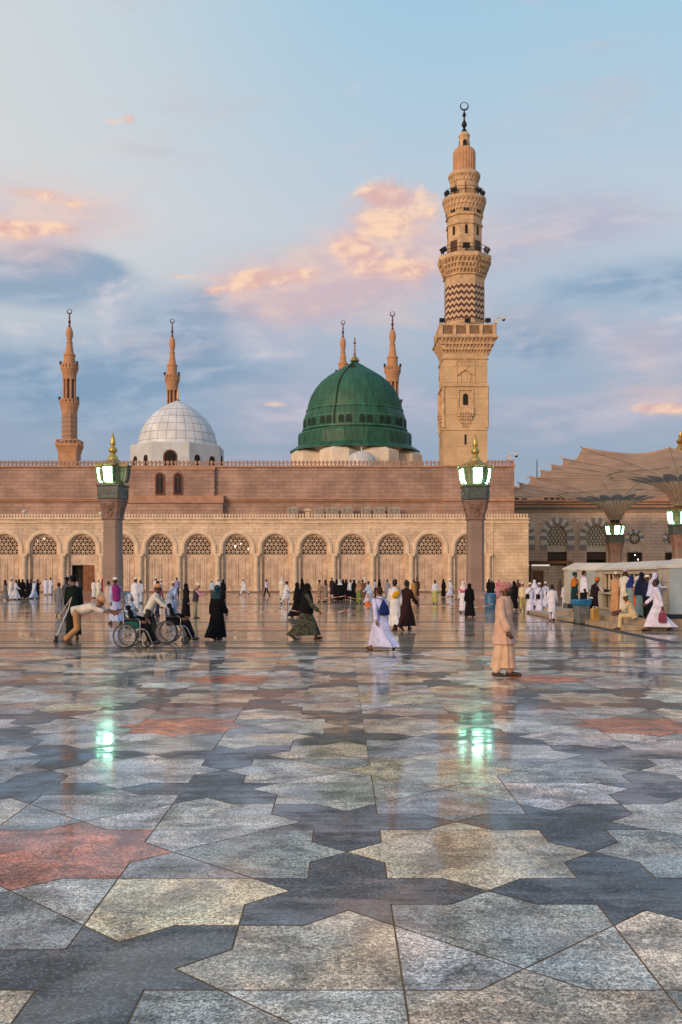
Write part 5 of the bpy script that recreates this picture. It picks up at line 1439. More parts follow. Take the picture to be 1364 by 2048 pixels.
def make_cone():
    Y = DEPTH(1211); x = WX(735.5, Y)
    t = thing('traffic_cone', 'orange traffic cone standing by the barrier tape', 'cone', (x, Y, 0))
    om = plain('orange cone plastic', (0.6, 0.13, 0.02, 1), 0.5)
    MB().box(-0.22, 0.22, -0.22, 0.22, 0, 0.04).lathe([(0.17, 0.04), (0.13, 0.28)], 16).lathe([(0.092, 0.46), (0.035, 0.75), (0.03, 0.76)], 16).build('cone_body', om, t, world=False)
    MB().lathe([(0.13, 0.28), (0.092, 0.46)], 16).build('white_band', WHITE, t, world=False)
make_cone()
def tape_mat():
    m, t, b = newmat('red and white tape')
    tc = t.n('ShaderNodeTexCoord').outputs['Object']; s = t.sep(tc)
    f = t.math('FRACT', t.math('MULTIPLY', t.math('ADD', s[0], t.math('MULTIPLY', s[2], 1.0)), 2.2))
    t.l(t.mix(t.maprange(f, 0.46, 0.54, 0, 1), (0.46, 0.40, 0.36, 1), (0.36, 0.05, 0.04, 1)), b.inputs['Base Color']); b.inputs['Roughness'].default_value = 0.5
    return m
TAPE = tape_mat()
def barrier(posts, h, label):
    t = thing('tape_barrier', label, 'barrier', (posts[0][0], posts[0][1], 0), 0, 'red and white barrier tapes')
    for x, y in posts:
        MB().lathe([(0.11, 0), (0.11, 0.02), (0.014, 0.04), (0.012, 0.78), (0.016, 0.8)], 10, (x, y, 0)).build('post', plain('brown barrier post', (0.16, 0.12, 0.1, 1), 0.5), t)
    mb = MB()
    for (xa, ya), (xb, yb) in zip(posts, posts[1:]):
        N = 24; rings = []
        for i in range(N + 1):
            u = i / N; sag = 0.16 * (1 - (2 * u - 1) ** 2)
            x, y, z = xa + (xb - xa) * u, ya + (yb - ya) * u, h - sag
            rings.append([(x, y - 0.03, z - 0.014), (x, y - 0.02, z + 0.014), (x, y - 0.015, z + 0.014), (x, y - 0.025, z - 0.014)])
        mb.loft(rings, True)
    mb.build('tape', TAPE, t)
def B(*pp): return [(WX(px, Y), Y) for px, Y in pp]
barrier(B((452, 54), (560, 54), (690, 53), (745, 53)), 0.72, 'long red and white tape barrier nearest the arcade, left of the cone')
barrier(B((452, 41), (575, 38.5), (700, 38), (748, 44)), 0.50, 'lower red and white tape barrier sagging nearer the viewer')
barrier(B((828, 54), (905, 54), (985, 53)), 0.74, 'red and white tape barrier between the arcade and the right lamp post')
barrier(B((818, 47), (905, 46), (985, 45.5)), 0.50, 'lower red and white tape barrier left of the blue barrel')
# cameras and loudspeakers on the parapets
cctv('security_camera', tuple(W(1016, 921, YU - 0.3)), 'white domed security camera on the right end of the upper parapet', 1.0)
def horn(px, py, Y, label):
    p = W(px, py, Y); t = thing('loudspeaker', label, 'loudspeaker', p)
    MB().lathe([(0.26, 0), (0.2, 0.06), (0.09, 0.25), (0.08, 0.4)], 14).build('horn', WHITE, t, 40, world=False)
    t.rotation_euler = (R_(75), 0, R_(25))
horn(49, 1024, YA + 1.0, 'pale horn loudspeaker on the arcade parapet at the far left')
horn(202, 1028, YA - 0.2, 'pale horn loudspeaker on the arcade parapet beside the left lamp post')
m_ = thing('radio_mast', 'thin dark mast rising behind the umbrella canopy', 'mast', tuple(W(1074, 975, 150.0)))
MB().tube([W(1074, 975, 150.0), W(1074, 921, 150.0)], [0.10, 0.06], 6).tube([W(1074, 921, 150.0), W(1074, 916, 150.0)], [0.05, 0.02], 6).build('pole', IRON, m_)
# ------------------------------------------------------------------ people
def remesh(mb, voxel, smooth=2, fac=0.5):
    me = mb.mesh('tmp', [], False)
    o = bpy.data.objects.new('tmp', me); COL.objects.link(o)
    m = o.modifiers.new('r', 'REMESH'); m.mode = 'VOXEL'; m.voxel_size = voxel; m.use_smooth_shade = True
    if smooth:
        s = o.modifiers.new('s', 'SMOOTH'); s.factor = fac; s.iterations = smooth
    dg = bpy.context.evaluated_depsgraph_get()
    out = bpy.data.meshes.new_from_object(o.evaluated_get(dg))
    bpy.data.objects.remove(o); bpy.data.meshes.remove(me)
    out.materials.clear()
    out.polygons.foreach_set('use_smooth', [True] * len(out.polygons))
    return out

def ang(a):
    """sagittal angle from straight down, forward positive"""
    return Vector((0, math.sin(R_(a)), -math.cos(R_(a))))
POSES = {
    'stand': dict(lean=1, legL=(2, 2), legR=(-2, 3), armL=(4, 8, 14), armR=(-2, 8, 12)),
    'stand2': dict(lean=2, legL=(-3, 3), legR=(4, 5), armL=(12, 7, 45), armR=(2, 8, 14)),
    'talk': dict(lean=3, legL=(3, 3), legR=(-3, 3), armL=(25, 10, 70), armR=(6, 8, 20)),
    'phone': dict(lean=5, legL=(3, 3), legR=(-3, 3), armL=(35, 4, 72), armR=(38, 4, 70), head=(22, 0)),
    'calm': dict(lean=1, legL=(6, 3), legR=(-4, 6), armL=(-8, 6, 10), armR=(8, 6, 16), head=(2, 30)),
    'stroll': dict(lean=2, legL=(15, 4), legR=(-13, 16), armL=(-12, 7, 14), armR=(14, 7, 18)),
    'stroll2': dict(lean=2, legL=(-13, 16), legR=(15, 4), armL=(14, 7, 18), armR=(-12, 7, 14)),
    'walk': dict(lean=5, legL=(24, 6), legR=(-20, 24), armL=(-24, 8, 14), armR=(26, 8, 22)),
    'walk2': dict(lean=5, legL=(-20, 24), legR=(24, 6), armL=(26, 8, 22), armR=(-24, 8, 14)),
    'wide': dict(lean=9, legL=(30, 8), legR=(-26, 30), armL=(-32, 12, 18), armR=(24, 8, 25)),
    'reach': dict(lean=14, legL=(4, 4), legR=(-6, 4), armL=(62, 6, 30), armR=(50, 6, 40), head=(15, 0)),
    'handup': dict(lean=2, legL=(4, 4), legR=(-4, 6), armL=(6, 8, 14), armR=(60, 10, 95)),
    'lean': dict(lean=30, legL=(8, 8), legR=(-8, 6), armL=(40, 5, 22), armR=(36, 5, 26), head=(10, 0)),
    'bent': dict(lean=78, legL=(-2, 40), legR=(4, 52), armL=(76, 4, 6), armR=(72, 4, 8), head=(-25, 0), spread=-1),
    'sit': dict(lean=-6, legL=(82, 62), legR=(84, 66), armL=(22, 8, 55), armR=(20, 8, 52), sit=1, head=(6, 0)),
    'sitlow': dict(lean=22, legL=(88, 82), legR=(92, 95), armL=(40, 4, 22), armR=(44, 4, 30), sit=1, head=(14, 0)),
    'push2': dict(lean=26, legL=(16, 10), legR=(-16, 14), armL=(46, 3, 14), armR=(44, 3, 16), head=(-6, 0)),
}
H0 = 1.72
class Skel:
    def __init__(s, pose):
        p = POSES[pose]; S = H0 / 1.75; s.S = S; s.p = p
        lean = p['lean']; u = Vector((0, math.sin(R_(lean)), math.cos(R_(lean))))
        s.u = u; s.F = Vector((0, math.cos(R_(lean)), -math.sin(R_(lean))))
        P = Vector((0, 0, 0)); s.leg = {}
        for side, sx in (('L', -1), ('R', 1)):
            fl, kn = p['leg' + side]
            hip = P + Vector((sx * 0.09 * S, 0, -0.02 * S))
            knee = hip + ang(fl) * 0.43 * S + Vector((sx * 0.005, 0, 0)); ank = knee + ang(fl - kn) * 0.42 * S
            pitch = min(0, (fl - kn) * 0.75) if fl - kn < -8 else max(0, (fl - kn)) * 0.5
            if p.get('sit'): pitch = 0
            fd = Vector((sx * 0.12, math.cos(R_(pitch)), math.sin(R_(pitch)))).normalized()
            s.leg[side] = (hip, knee, ank, fd)
        low = min(min((a + Vector((0, 0, -0.075 * S))).z, (a + fd * 0.16 * S).z - 0.045) for _, _, a, fd in s.leg.values())
        sh = Vector((0, 0, -low))
        if pose in ('stand', 'stand2', 'talk', 'phone', 'reach', 'handup', 'lean', 'bent', 'sit', 'sitlow'): my = 0
        else: my = 0
        for k in s.leg:
            h, kn, a, fd = s.leg[k]; s.leg[k] = (h + sh, kn + sh, a + sh, fd)
        P = P + sh; s.P = P
        s.waist = P + u * 0.14 * S; s.chest = P + u * 0.32 * S; s.shoulder = P + u * 0.46 * S; s.neck = P + u * 0.51 * S
        hp, hy = p.get('head', (0, 0))
        la = lean * 0.45 + hp
        if lean > 60: la = lean * 0.8 + hp
        s.hu = Vector((0, math.sin(R_(la)), math.cos(R_(la)))); s.head = s.neck + s.hu * 0.152 * S + Vector((0, 0.015, 0))
        s.HM = Matrix.Translation(s.head) @ Matrix.Rotation(R_(hy), 4, 'Z') @ Matrix.Rotation(-R_(la), 4, 'X')
        s.arm = {}
        for side, sx in (('L', -1), ('R', 1)):
            fl, ab, el = p['arm' + side]
            sho = s.shoulder + Vector((sx * 0.158 * S, 0, 0)) - u * 0.035 * S
            d1 = Vector((sx * math.sin(R_(ab)), math.sin(R_(fl)) * math.cos(R_(ab)), -math.cos(R_(fl)) * math.cos(R_(ab))))
            f2 = fl + el; d2 = Vector((sx * math.sin(R_(ab * 0.2)), math.sin(R_(f2)), -math.cos(R_(f2)))).normalized()
            elb = sho + d1 * 0.29 * S; wri = elb + d2 * 0.25 * S
            s.arm[side] = (sho, elb, wri, d2)

def body_mesh(sk, voxel, fingers=True):
    mb = MB(); S = sk.S; HM = sk.HM
    for side, sx in (('L', -1), ('R', 1)):
        h, k, a, fd = sk.leg[side]
        mb.capsule(h, k, 0.082, 0.056); mb.capsule(k, a, 0.054, 0.038)
        mb.capsule(a + Vector((0, 0, -0.03)) - fd * 0.03, a + fd * 0.14 + Vector((0, 0, -0.05)), 0.036, 0.026)
        s, e, w, d = sk.arm[side]
        mb.capsule(s, e, 0.052, 0.04); mb.capsule(e, w, 0.04, 0.027)
        q = d.cross(Vector((1, 0, 0))); q = q.normalized() if q.length > 0.1 else Vector((0, 1, 0))
        tx = Vector((1, 0, 0)) * sx
        # palm (flat across the body side), four fingers of unequal length and a thumb from the side of the palm
        pc = w + d * 0.055
        for o in (-0.024, -0.008, 0.008, 0.024):
            mb.capsule(w + q * o * 0.6 + d * 0.01, w + d * 0.088 + q * o, 0.014, 0.012, 8)
        if fingers:
            for o, L in ((-0.027, 0.058), (-0.009, 0.072), (0.009, 0.078), (0.027, 0.07)):
                b = w + d * 0.09 + q * o; mid = b + d * L * 0.55 - tx * 0.012; end = mid + d * L * 0.4 - tx * 0.026
                mb.capsule(b, mid, 0.0105, 0.0095, 8); mb.capsule(mid, end, 0.0095, 0.0085, 8)
            b = w + d * 0.035 + q * 0.028; mid = b + d * 0.035 + q * 0.028 - tx * 0.012; mb.capsule(b, mid, 0.0135, 0.0115, 8); mb.capsule(mid, mid + d * 0.03 - tx * 0.006, 0.0115, 0.009, 8)
    mb.capsule(sk.P, sk.waist, 0.125, 0.115); mb.capsule(sk.waist, sk.chest, 0.115, 0.125); mb.capsule(sk.chest, sk.shoulder, 0.12, 0.085)
    mb.capsule(sk.shoulder + Vector((-0.13, 0, 0)) - sk.u * 0.035, sk.shoulder + Vector((0.13, 0, 0)) - sk.u * 0.035, 0.055, 0.055)
    mb.capsule(sk.neck - sk.hu * 0.06, sk.head - sk.hu * 0.05, 0.062, 0.055)
    def E(c, r, n=14, m=10): mb.sphere((0, 0, 0), r, n, m, 0, HM @ Matrix.Translation(c))
    E((0, -0.012, 0.03), (0.077, 0.096, 0.092)); E((0, 0.022, -0.045), (0.06, 0.068, 0.068)); E((0, 0.055, -0.088), (0.03, 0.03, 0.025))
    E((0, 0.093, -0.022), (0.014, 0.022, 0.028)); E((0, 0.07, 0.02), (0.058, 0.02, 0.013)); E((0, 0.076, -0.06), (0.026, 0.016, 0.012))
    for sx in (-1, 1): E((sx * 0.078, -0.005, -0.012), (0.012, 0.022, 0.034)); E((sx * 0.04, 0.062, -0.025), (0.022, 0.02, 0.018))
    return remesh(mb, voxel, 2, 0.4)

def ring_at(c, F, rx, ry, n=28, fold=0.0, k=8, ph=0.0, pw=1.0):
    sg = lambda v: math.copysign(abs(v) ** pw, v)
    out = []
    for i in range(n):
        a = 2 * PI * i / n
        f = 1 + fold * (math.sin(k * a + ph) + 0.5 * math.sin((k * 2 - 3) * a + 2.1 * ph))
        out.append(c + Vector((1, 0, 0)) * rx * f * sg(math.cos(a)) + F * ry * f * sg(math.sin(a)))
    return out
def torso(mb, sk, fat=1.0, lowz=-0.10, neck=True, sh=1.0):
    rs = []
    prof = [(lowz, 0.168, 0.128), (0.0, 0.165, 0.128), (0.12, 0.158, 0.122), (0.26, 0.175, 0.128), (0.36, 0.178 * sh, 0.122), (0.42, 0.162 * sh, 0.108), (0.46, 0.128 * sh, 0.09), (0.495, 0.09, 0.075), (0.53, 0.066, 0.068)]
    for t, rx, ry in prof:
        rs.append(ring_at(sk.P + sk.u * t * sk.S, sk.F, rx * fat, ry * fat, 28, 0.012, 5, t * 9))
    mb.loft(rs, True)
def sleeves(mb, sk, r=(0.066, 0.06, 0.058), upto=1.0, sides='LR'):
    for side in sides:
        s, e, w, d = sk.arm[side]
        mb.capsule(s, e, r[0], r[1], 12)
        if upto > 0.5: mb.capsule(e, e + (w - e) * (upto * 0.98 - 0.12), r[1], r[2] * 1.02, 12); 
def skirt(mb, sk, hem, fat=1.0, flare=1.0, fold=0.05, ph=0.0, top=0.04):
    aL, aR = sk.leg['L'][2], sk.leg['R'][2]; kL, kR = sk.leg['L'][1], sk.leg['R'][1]
    rs = []; N = 9
    for i in range(N + 1):
        t = i / N
        z = sk.P.z + top + (hem - sk.P.z - top) * t
        def at(k, a, h):
            if z > k.z: u = (h.z - z) / max(0.05, h.z - k.z); p = h + (k - h) * max(0, min(1, u))
            else: u = (k.z - z) / max(0.05, k.z - a.z); p = k + (a - k) * max(0, min(1.1, u))
            return p
        pl, pr = at(kL, aL, sk.leg['L'][0]), at(kR, aR, sk.leg['R'][0])
        cy = (pl.y + pr.y) / 2; dy = abs(pl.y - pr.y) / 2
        if i == 0: cy = (sk.P + sk.u * top).y
        rx = (0.168 + 0.035 * t * flare) * fat; ry = max((0.13 + 0.035 * t * flare) * fat, dy + (0.13 - 0.005 * t) * fat)
        rs.append(ring_at(Vector((0, cy, z)), Vector((0, 1, 0)), rx, ry, 48, fold * t, 7, ph, 0.74))
    mb.loft(rs, True)
def trousers(mb, sk, r=(0.098, 0.078, 0.07)):
    mb.capsule(sk.P + sk.u * 0.02, sk.P + sk.u * 0.09, 0.135, 0.13)
    for side in 'LR':
        h, k, a, fd = sk.leg[side]
        mb.capsule(h, k, r[0], r[1], 12); mb.capsule(k, a + (k - a) * 0.12, r[1], r[2], 12)

def dress_mesh(kind, sk, voxel, ph):
    mb = MB()
    if kind == 'robe':
        torso(mb, sk, 1.05, -0.06); skirt(mb, sk, 0.13, 1.0, 0.9, 0.085, ph); sleeves(mb, sk)
        if sk.p.get('sit'): pass
    elif kind == 'shortrobe':
        torso(mb, sk, 1.05, -0.06); skirt(mb, sk, 0.42, 1.02, 0.7, 0.04, ph); sleeves(mb, sk)
    elif kind == 'abaya':
        torso(mb, sk, 1.12, -0.06); skirt(mb, sk, 0.07, 1.1, 1.5, 0.08, ph); sleeves(mb, sk, (0.075, 0.076, 0.082))
    elif kind == 'dress':
        torso(mb, sk, 1.12, -0.06); skirt(mb, sk, 0.13, 1.14, 1.7, 0.09, ph); sleeves(mb, sk, (0.072, 0.07, 0.07))
    elif kind == 'tunic':
        torso(mb, sk, 1.10, -0.06); skirt(mb, sk, 0.58, 1.06, 1.0, 0.05, ph); sleeves(mb, sk, (0.07, 0.066, 0.066))
    elif kind == 'salwar':
        skirt(mb, sk, 0.15, 0.94, -1.0, 0.11, ph, -0.1); trousers(mb, sk, (0.105, 0.085, 0.075))
    elif kind == 'placket':
        mb.capsule(sk.P + sk.u * 0.16 + sk.F * 0.137, sk.P + sk.u * 0.44 + sk.F * 0.118, 0.017, 0.017)
    elif kind == 'shirt':
        torso(mb, sk, 1.03, -0.14); sleeves(mb, sk, (0.064, 0.056, 0.05))
    elif kind == 'tee':
        torso(mb, sk, 1.03, -0.12); sleeves(mb, sk, (0.066, 0.062, 0.058), 0.3)
    elif kind == 'vest':
        torso(mb, sk, 1.14, -0.12, True, 1.0)
    elif kind == 'shawl':
        rs = []
        for t, rx, ry in ((0.16, 0.225, 0.165), (0.28, 0.24, 0.165), (0.40, 0.235, 0.145), (0.46, 0.20, 0.12), (0.5, 0.12, 0.1), (0.53, 0.09, 0.09)):
            rs.append(ring_at(sk.P + sk.u * t * sk.S, sk.F, rx, ry, 32, 0.02, 6, ph + t))
        mb.loft(rs, True)
    elif kind == 'trousers': trousers(mb, sk)
    elif kind == 'skirt':
        skirt(mb, sk, 0.10, 1.06, 1.3, 0.05, ph)
    elif kind == 'seatrobe':
        torso(mb, sk, 1.06, -0.05); sleeves(mb, sk, (0.08, 0.072, 0.068))
        for side in 'LR':
            h, k, a, fd = sk.leg[side]; mb.capsule(h, k, 0.115, 0.10, 12); mb.capsule(k, a + (k - a) * 0.15, 0.10, 0.10, 12)
        hL, kL, aL, _ = sk.leg['L']; hR, kR, aR, _ = sk.leg['R']
        mb.capsule((hL + hR) / 2, (kL + kR) / 2, 0.11, 0.095); mb.capsule((kL + kR) / 2, (aL + aR) / 2 + Vector((0, 0, 0.08)), 0.095, 0.095)
    return remesh(mb, voxel, 2, 0.5)

def head_mesh(kind, sk, voxel):
    mb = MB(); HM = sk.HM
    def E(c, r, n=16, m=10): mb.sphere((0, 0, 0), r, n, m, 0, HM @ Matrix.Translation(c))
    def L(prof, n=20, off=(0, -0.012, 0), sy=1.15):
        q = MB().lathe(prof, n); q.v = [tuple(HM @ (Vector((x, y * sy, z)) + Vector(off))) for x, y, z in q.v]
        o = len(mb.v); mb.v += q.v; mb.f += [tuple(i + o for i in f) for f in q.f]; mb.m += q.m
    if kind == 'hair':
        E((0, -0.026, 0.040), (0.083, 0.096, 0.092)); E((0, -0.05, -0.005), (0.076, 0.062, 0.075))
    elif kind == 'cap':
        L([(0.084, 0.045), (0.09, 0.06), (0.088, 0.11), (0.07, 0.133), (0.02, 0.142)])
    elif kind == 'brim':
        L([(0.088, 0.04), (0.092, 0.06), (0.085, 0.11), (0.055, 0.14), (0.01, 0.147)])
        E((0, 0.115, 0.052), (0.072, 0.075, 0.012))
    elif kind == 'bucket':
        L([(0.088, 0.05), (0.09, 0.09), (0.07, 0.135), (0.02, 0.142)]); L([(0.09, 0.055), (0.15, 0.025), (0.152, 0.018), (0.088, 0.04)])
    elif kind == 'turban':
        for z, r, h in ((0.055, 0.098, 0.035), (0.09, 0.1, 0.034), (0.12, 0.08, 0.03)): E((0, -0.012, z), (r, r * 1.15, h))
        E((0, -0.02, 0.04), (0.086, 0.1, 0.09))
    elif kind == 'keffiyeh':
        for z, r, h, y in ((0.045, 0.099, 0.028, -0.004), (0.072, 0.104, 0.03, -0.01), (0.098, 0.09, 0.028, -0.014)): E((0, y, z), (r, r * 1.18, h))
        E((0, -0.02, 0.03), (0.086, 0.1, 0.09)); E((0, -0.085, -0.01), (0.06, 0.03, 0.06))
    elif kind == 'ghutra':
        E((0, -0.018, 0.035), (0.092, 0.11, 0.104))
        rs = []
        for t, rx, ry, y in ((-0.05, 0.105, 0.105, -0.045), (-0.16, 0.14, 0.1, -0.06), (-0.28, 0.2, 0.115, -0.06), (-0.40, 0.21, 0.12, -0.06)):
            rs.append(ring_at(sk.head + sk.hu * t + sk.F * y, sk.F, rx, ry, 28, 0.03, 7, t))
        mb.loft(rs[::-1], True)
    elif kind in ('hijab', 'khimar'):
        E((0, -0.03, 0.022), (0.1, 0.108, 0.122)); E((0, -0.02, -0.06), (0.09, 0.095, 0.1))
        rs = []
        low = [(-0.08, 0.10, 0.105, -0.02), (-0.15, 0.13, 0.115, -0.015), (-0.21, 0.195, 0.14, -0.01), (-0.30, 0.225, 0.165, 0.0)]
        if kind == 'khimar': low += [(-0.45, 0.25, 0.185, 0.0), (-0.62, 0.275, 0.2, 0.0), (-0.74, 0.285, 0.21, 0.0)]
        for t, rx, ry, y in low: rs.append(ring_at(sk.head + (sk.hu * 0.3 + sk.u * 0.7) * t + sk.F * y, sk.F, rx, ry, 32, 0.03 if t < -0.3 else 0.01, 6, t * 3))
        mb.loft(rs[::-1], True)
    elif kind == 'beard':
        E((0, 0.05, -0.085), (0.056, 0.05, 0.042)); E((0, 0.085, -0.045), (0.03, 0.012, 0.006)); E((0, 0.03, -0.06), (0.066, 0.05, 0.035))
    return remesh(mb, voxel, 1, 0.4)

CACHE = {}
def cached(key, fn):
    if key not in CACHE: CACHE[key] = fn()
    return CACHE[key]
SKELS = {}
def skel(p):
    if p not in SKELS: SKELS[p] = Skel(p)
    return SKELS[p]

def inst(name, me, mat, parent):
    if not me.materials: me.materials.append(None)
    o = bpy.data.objects.new(name, me); COL.objects.link(o); o.parent = parent
    o.material_slots[0].link = 'OBJECT'; o.material_slots[0].material = mat
    ORG[o.name] = (0, 0, 0)
    return o

def hexc(s):
    return lin(int(s[0:2], 16), int(s[2:4], 16), int(s[4:6], 16))
def cl(h):
    return cloth('cloth ' + h, hexc(h))
SKIN = {'d': plain('dark brown skin', (0.075, 0.034, 0.02, 1), 0.55, 0, 0.1, 8), 'm': plain('brown skin', (0.20, 0.095, 0.055, 1), 0.55, 0, 0.1, 8), 'l': plain('tan skin', (0.36, 0.19, 0.12, 1), 0.55, 0, 0.1, 8)}
HAIR = plain('black hair', (0.012, 0.009, 0.008, 1), 0.6)
EYEM = plain('dark eye', (0.01, 0.008, 0.007, 1), 0.2)
SHOE = plain('dark brown sandal leather', (0.035, 0.018, 0.012, 1), 0.5)
m_chk, t_, b_ = newmat('red and white checked scarf')
_tc = t_.n('ShaderNodeTexCoord').outputs['Object']; _ck = t_.n('ShaderNodeTexChecker'); t_.l(_tc, _ck.inputs['Vector']); _ck.inputs['Scale'].default_value = 60
_ck.inputs['Color1'].default_value = (0.36, 0.07, 0.08, 1); _ck.inputs['Color2'].default_value = (0.50, 0.30, 0.29, 1)
t_.l(_ck.outputs[0], b_.inputs['Base Color']); b_.inputs['Roughness'].default_value = 0.9
def pattern_cloth(name, c1, c2, scale, thr=0.5):
    m, t, b = newmat(name); tc = t.n('ShaderNodeTexCoord').outputs['Object']
    t.l(t.mix(t.maprange(t.noise(tc, scale, 2.0), thr - 0.04, thr + 0.04), c1, c2), b.inputs['Base Color']); b.inputs['Roughness'].default_value = 0.9
    return m
FLORAL = pattern_cloth('blue and white floral cloth', (0.10, 0.19, 0.36, 1), (0.52, 0.55, 0.6, 1), 14.0)
OLIVEP = pattern_cloth('dark olive patterned cloth', (0.022, 0.026, 0.016, 1), (0.075, 0.08, 0.05, 1), 18.0)
YEL = pattern_cloth('yellow green printed cloth', (0.5, 0.42, 0.14, 1), (0.12, 0.25, 0.08, 1), 9.0, 0.58)
SPEC = {'chk': m_chk, 'floral': FLORAL, 'olive': OLIVEP, 'yel': YEL}
def M_(c): return SPEC[c] if c in SPEC else cl(c)
FACE = {'R': -90, 'L': 90, 'A': 0, 'T': 180}
PEOPLE = {}
def person(key, px, foot, top, face, pose, layers, head, label, skin='m', Y=None, H=None, zoff=0.0, beard=False, yawoff=0.0):
    """layers: [(kind, part name, colour)], head: [(kind, part name, colour)]"""
    Yd = Y or DEPTH(foot)
    sk = skel(pose)
    hh = H or max(1.5, min(1.86, (foot - top) / FOC * Yd))
    s = hh / 1.738
    fa = FACE[face] if face in FACE else face
    near = Yd < 50
    vb = 0.0085 if Yd < 20 else (0.0105 if Yd < 34 else (0.013 if Yd < 50 else 0.02))
    vc = 0.0095 if Yd < 20 else (0.012 if Yd < 34 else (0.015 if Yd < 50 else 0.026))
    t = thing('person', label, 'person', (WX(px, Yd), Yd, zoff), R_(fa), 'people in the square'); t.scale = (s, s, s)
    PEOPLE[key] = (t, sk, s)
    body = inst('body', cached(('b', pose, vb), lambda: body_mesh(sk, vb, near)), SKIN[skin], t)
    ph = (int(px) % 5) * 1.3 if near else 0.0
    for i, (k, nm, c) in enumerate(layers):
        inst(nm, cached((k, pose, vc, ph), lambda: dress_mesh(k, sk, vc, ph)), M_(c), t)
    for k, nm, c in head:
        inst(nm, cached((k, pose, vc, 'h'), lambda: head_mesh(k, sk, min(vc, 0.011))), HAIR if c == 'hair' else M_(c), t)
    if beard: inst('beard', cached(('beard', pose, vc), lambda: head_mesh('beard', sk, 0.009)), HAIR, t)
    if near:
        def eyes(sx):
            mb = MB(); mb.sphere((0, 0, 0), (0.012, 0.008, 0.007), 10, 6, 0, sk.HM @ Matrix.Translation((sx * 0.032, 0.083, 0.0))); return mb.mesh('eye', [], True)
        def brow(sx):
            mb = MB(); mb.sphere((0, 0, 0), (0.02, 0.008, 0.005), 10, 6, 0, sk.HM @ Matrix.Translation((sx * 0.034, 0.083, 0.021))); return mb.mesh('eyebrow', [], True)
        for sx in (-1, 1):
            inst('eye', cached(('eye', pose, sx), lambda: eyes(sx)), EYEM, t); inst('eyebrow', cached(('brow', pose, sx), lambda: brow(sx)), HAIR, t)
    for side in 'LR':
        def shoe():
            h, k, a, fd = sk.leg[side]; mb = MB()
            up = Vector((0, 0, 1)); 
            mb.capsule(a + Vector((0, 0, -0.048)) - fd * 0.045, a + fd * 0.165 + Vector((0, 0, -0.055)), 0.034, 0.03, 10)
            mb.capsule(a + Vector((0, 0, -0.04)) + fd * 0.06, a + fd * 0.12 + Vector((0, 0, -0.045)), 0.042, 0.038, 10)
            return mb.mesh('shoe', [], True)
        inst('shoe', cached(('shoe', pose, side), shoe), SHOE, t)
    return t
def hang(key, p):
    """a person-local point -> world"""
    t, sk, s = PEOPLE[key]
    return Matrix.Translation(t.location) @ Matrix.Rotation(t.rotation_euler.z, 4, 'Z') @ Matrix.Scale(s, 4)
def item(key, name, label, cat, group=None):
    t, sk, s = PEOPLE[key]
    o = thing(name, label, cat, tuple(t.location), t.rotation_euler.z, group); o.scale = (s, s, s)
    return o, sk

W_, CRE, BLK = 'dcdcec', 'e2d6bc', '0c0b10'
R1 = lambda c: [('robe', 'robe', c)]
AB = lambda c=BLK: [('abaya', 'abaya', c)]
ST = lambda a, b: [('trousers', 'trousers', b), ('shirt', 'shirt', a)]
TE = lambda a, b: [('trousers', 'trousers', b), ('tee', 'shirt', a)]
CAP = lambda c='e0dcd6': [('cap', 'skullcap', c)]
HR = [('hair', 'hair', 'hair')]
HJ = lambda c=BLK: [('hijab', 'headscarf', c)]
KH = lambda c=BLK: [('khimar', 'headscarf', c)]

# --- the near figures
person('beige', 1008, 1352, 1160, -122, 'calm', [('salwar', 'trousers', 'cfae94'), ('tunic', 'tunic', 'cba793'), ('placket', 'placket', '8a6a58')] , [('keffiyeh', 'turban', 'chk')], 'bearded man in a beige tunic and loose trousers with a red checked turban', 'd', beard=True)
person('bluebag', 762, 1302, 1163, 28, 'wide', R1('c4c6ea'), [('hair', 'hair', '3a2a22')], 'man in a pale lavender white robe striding away with a blue drawstring bag', 'm')
person('olive', 612, 1279, 1161, 'R', 'walk', [('dress', 'dress', 'olive')], KH('0b0a0d'), 'woman in a black headscarf and olive patterned dress walking to the right', 'm')
person('teal', 434, 1279, 1167, -35, 'stroll', AB('08080c'), HJ('1d3b46'), 'woman in a black abaya with a dark teal headscarf walking away to the right', 'm')
person('yellowbag', 790, 1260, 1155, 12, 'stroll2', R1('d4d2d6'), HR, 'man in a greyish white robe with a yellow bag across his back', 'd')
person('brown', 812, 1260, 1155, -40, 'walk', R1('2e191a'), HR, 'man in a dark maroon brown robe striding beside the yellow bag carrier', 'd')
person('blackpair', 594, 1235, 1163, 'R', 'stroll', AB(), KH(), 'woman all in black just left of the olive dressed woman', 'm')
person('blackfar', 604, 1206, 1157, 'R', 'stand', AB(), HJ(), 'woman in black half hidden behind the olive dressed woman', 'm')
person('bent', 154, 1291, 1190, 'R', 'bent', [('trousers', 'trousers', 'b0845c'), ('tee', 'shirt', 'd2c9bf')], [('brim', 'cap', 'd29a6c')], 'man in white top and tan trousers bent double pushing the green backed wheelchair', 'm', H=1.76)
person('pusher', 298, 1285, 1168, 'R', 'push2', [('trousers', 'trousers', '3c3a38'), ('shirt', 'shirt', 'd9d3c6')], [('brim', 'cap', 'c59068')], 'man in a cream shirt and tan cap leaning over the right hand wheelchair', 'd', H=1.66)
person('green', 147, 1279, 1149, 15, 'stand2', R1('0e1a17'), [('turban', 'turban', '0e0c0e')], 'man in a very dark green robe and black turban holding mop poles', 'm', beard=True)
person('greybeard', 134, 1240, 1153, 170, 'stand', [('robe', 'robe', '6a6a70'), ('vest', 'vest', '4a4a52')], [('turban', 'turban', '15131a')], 'bearded man in grey waistcoat and black turban facing the viewer', 'd', beard=True)
person('grey', 118, 1233, 1163, 18, 'stroll', R1('76787f'), HR, 'man in a plain grey robe with his back to the viewer at the left', 'm')
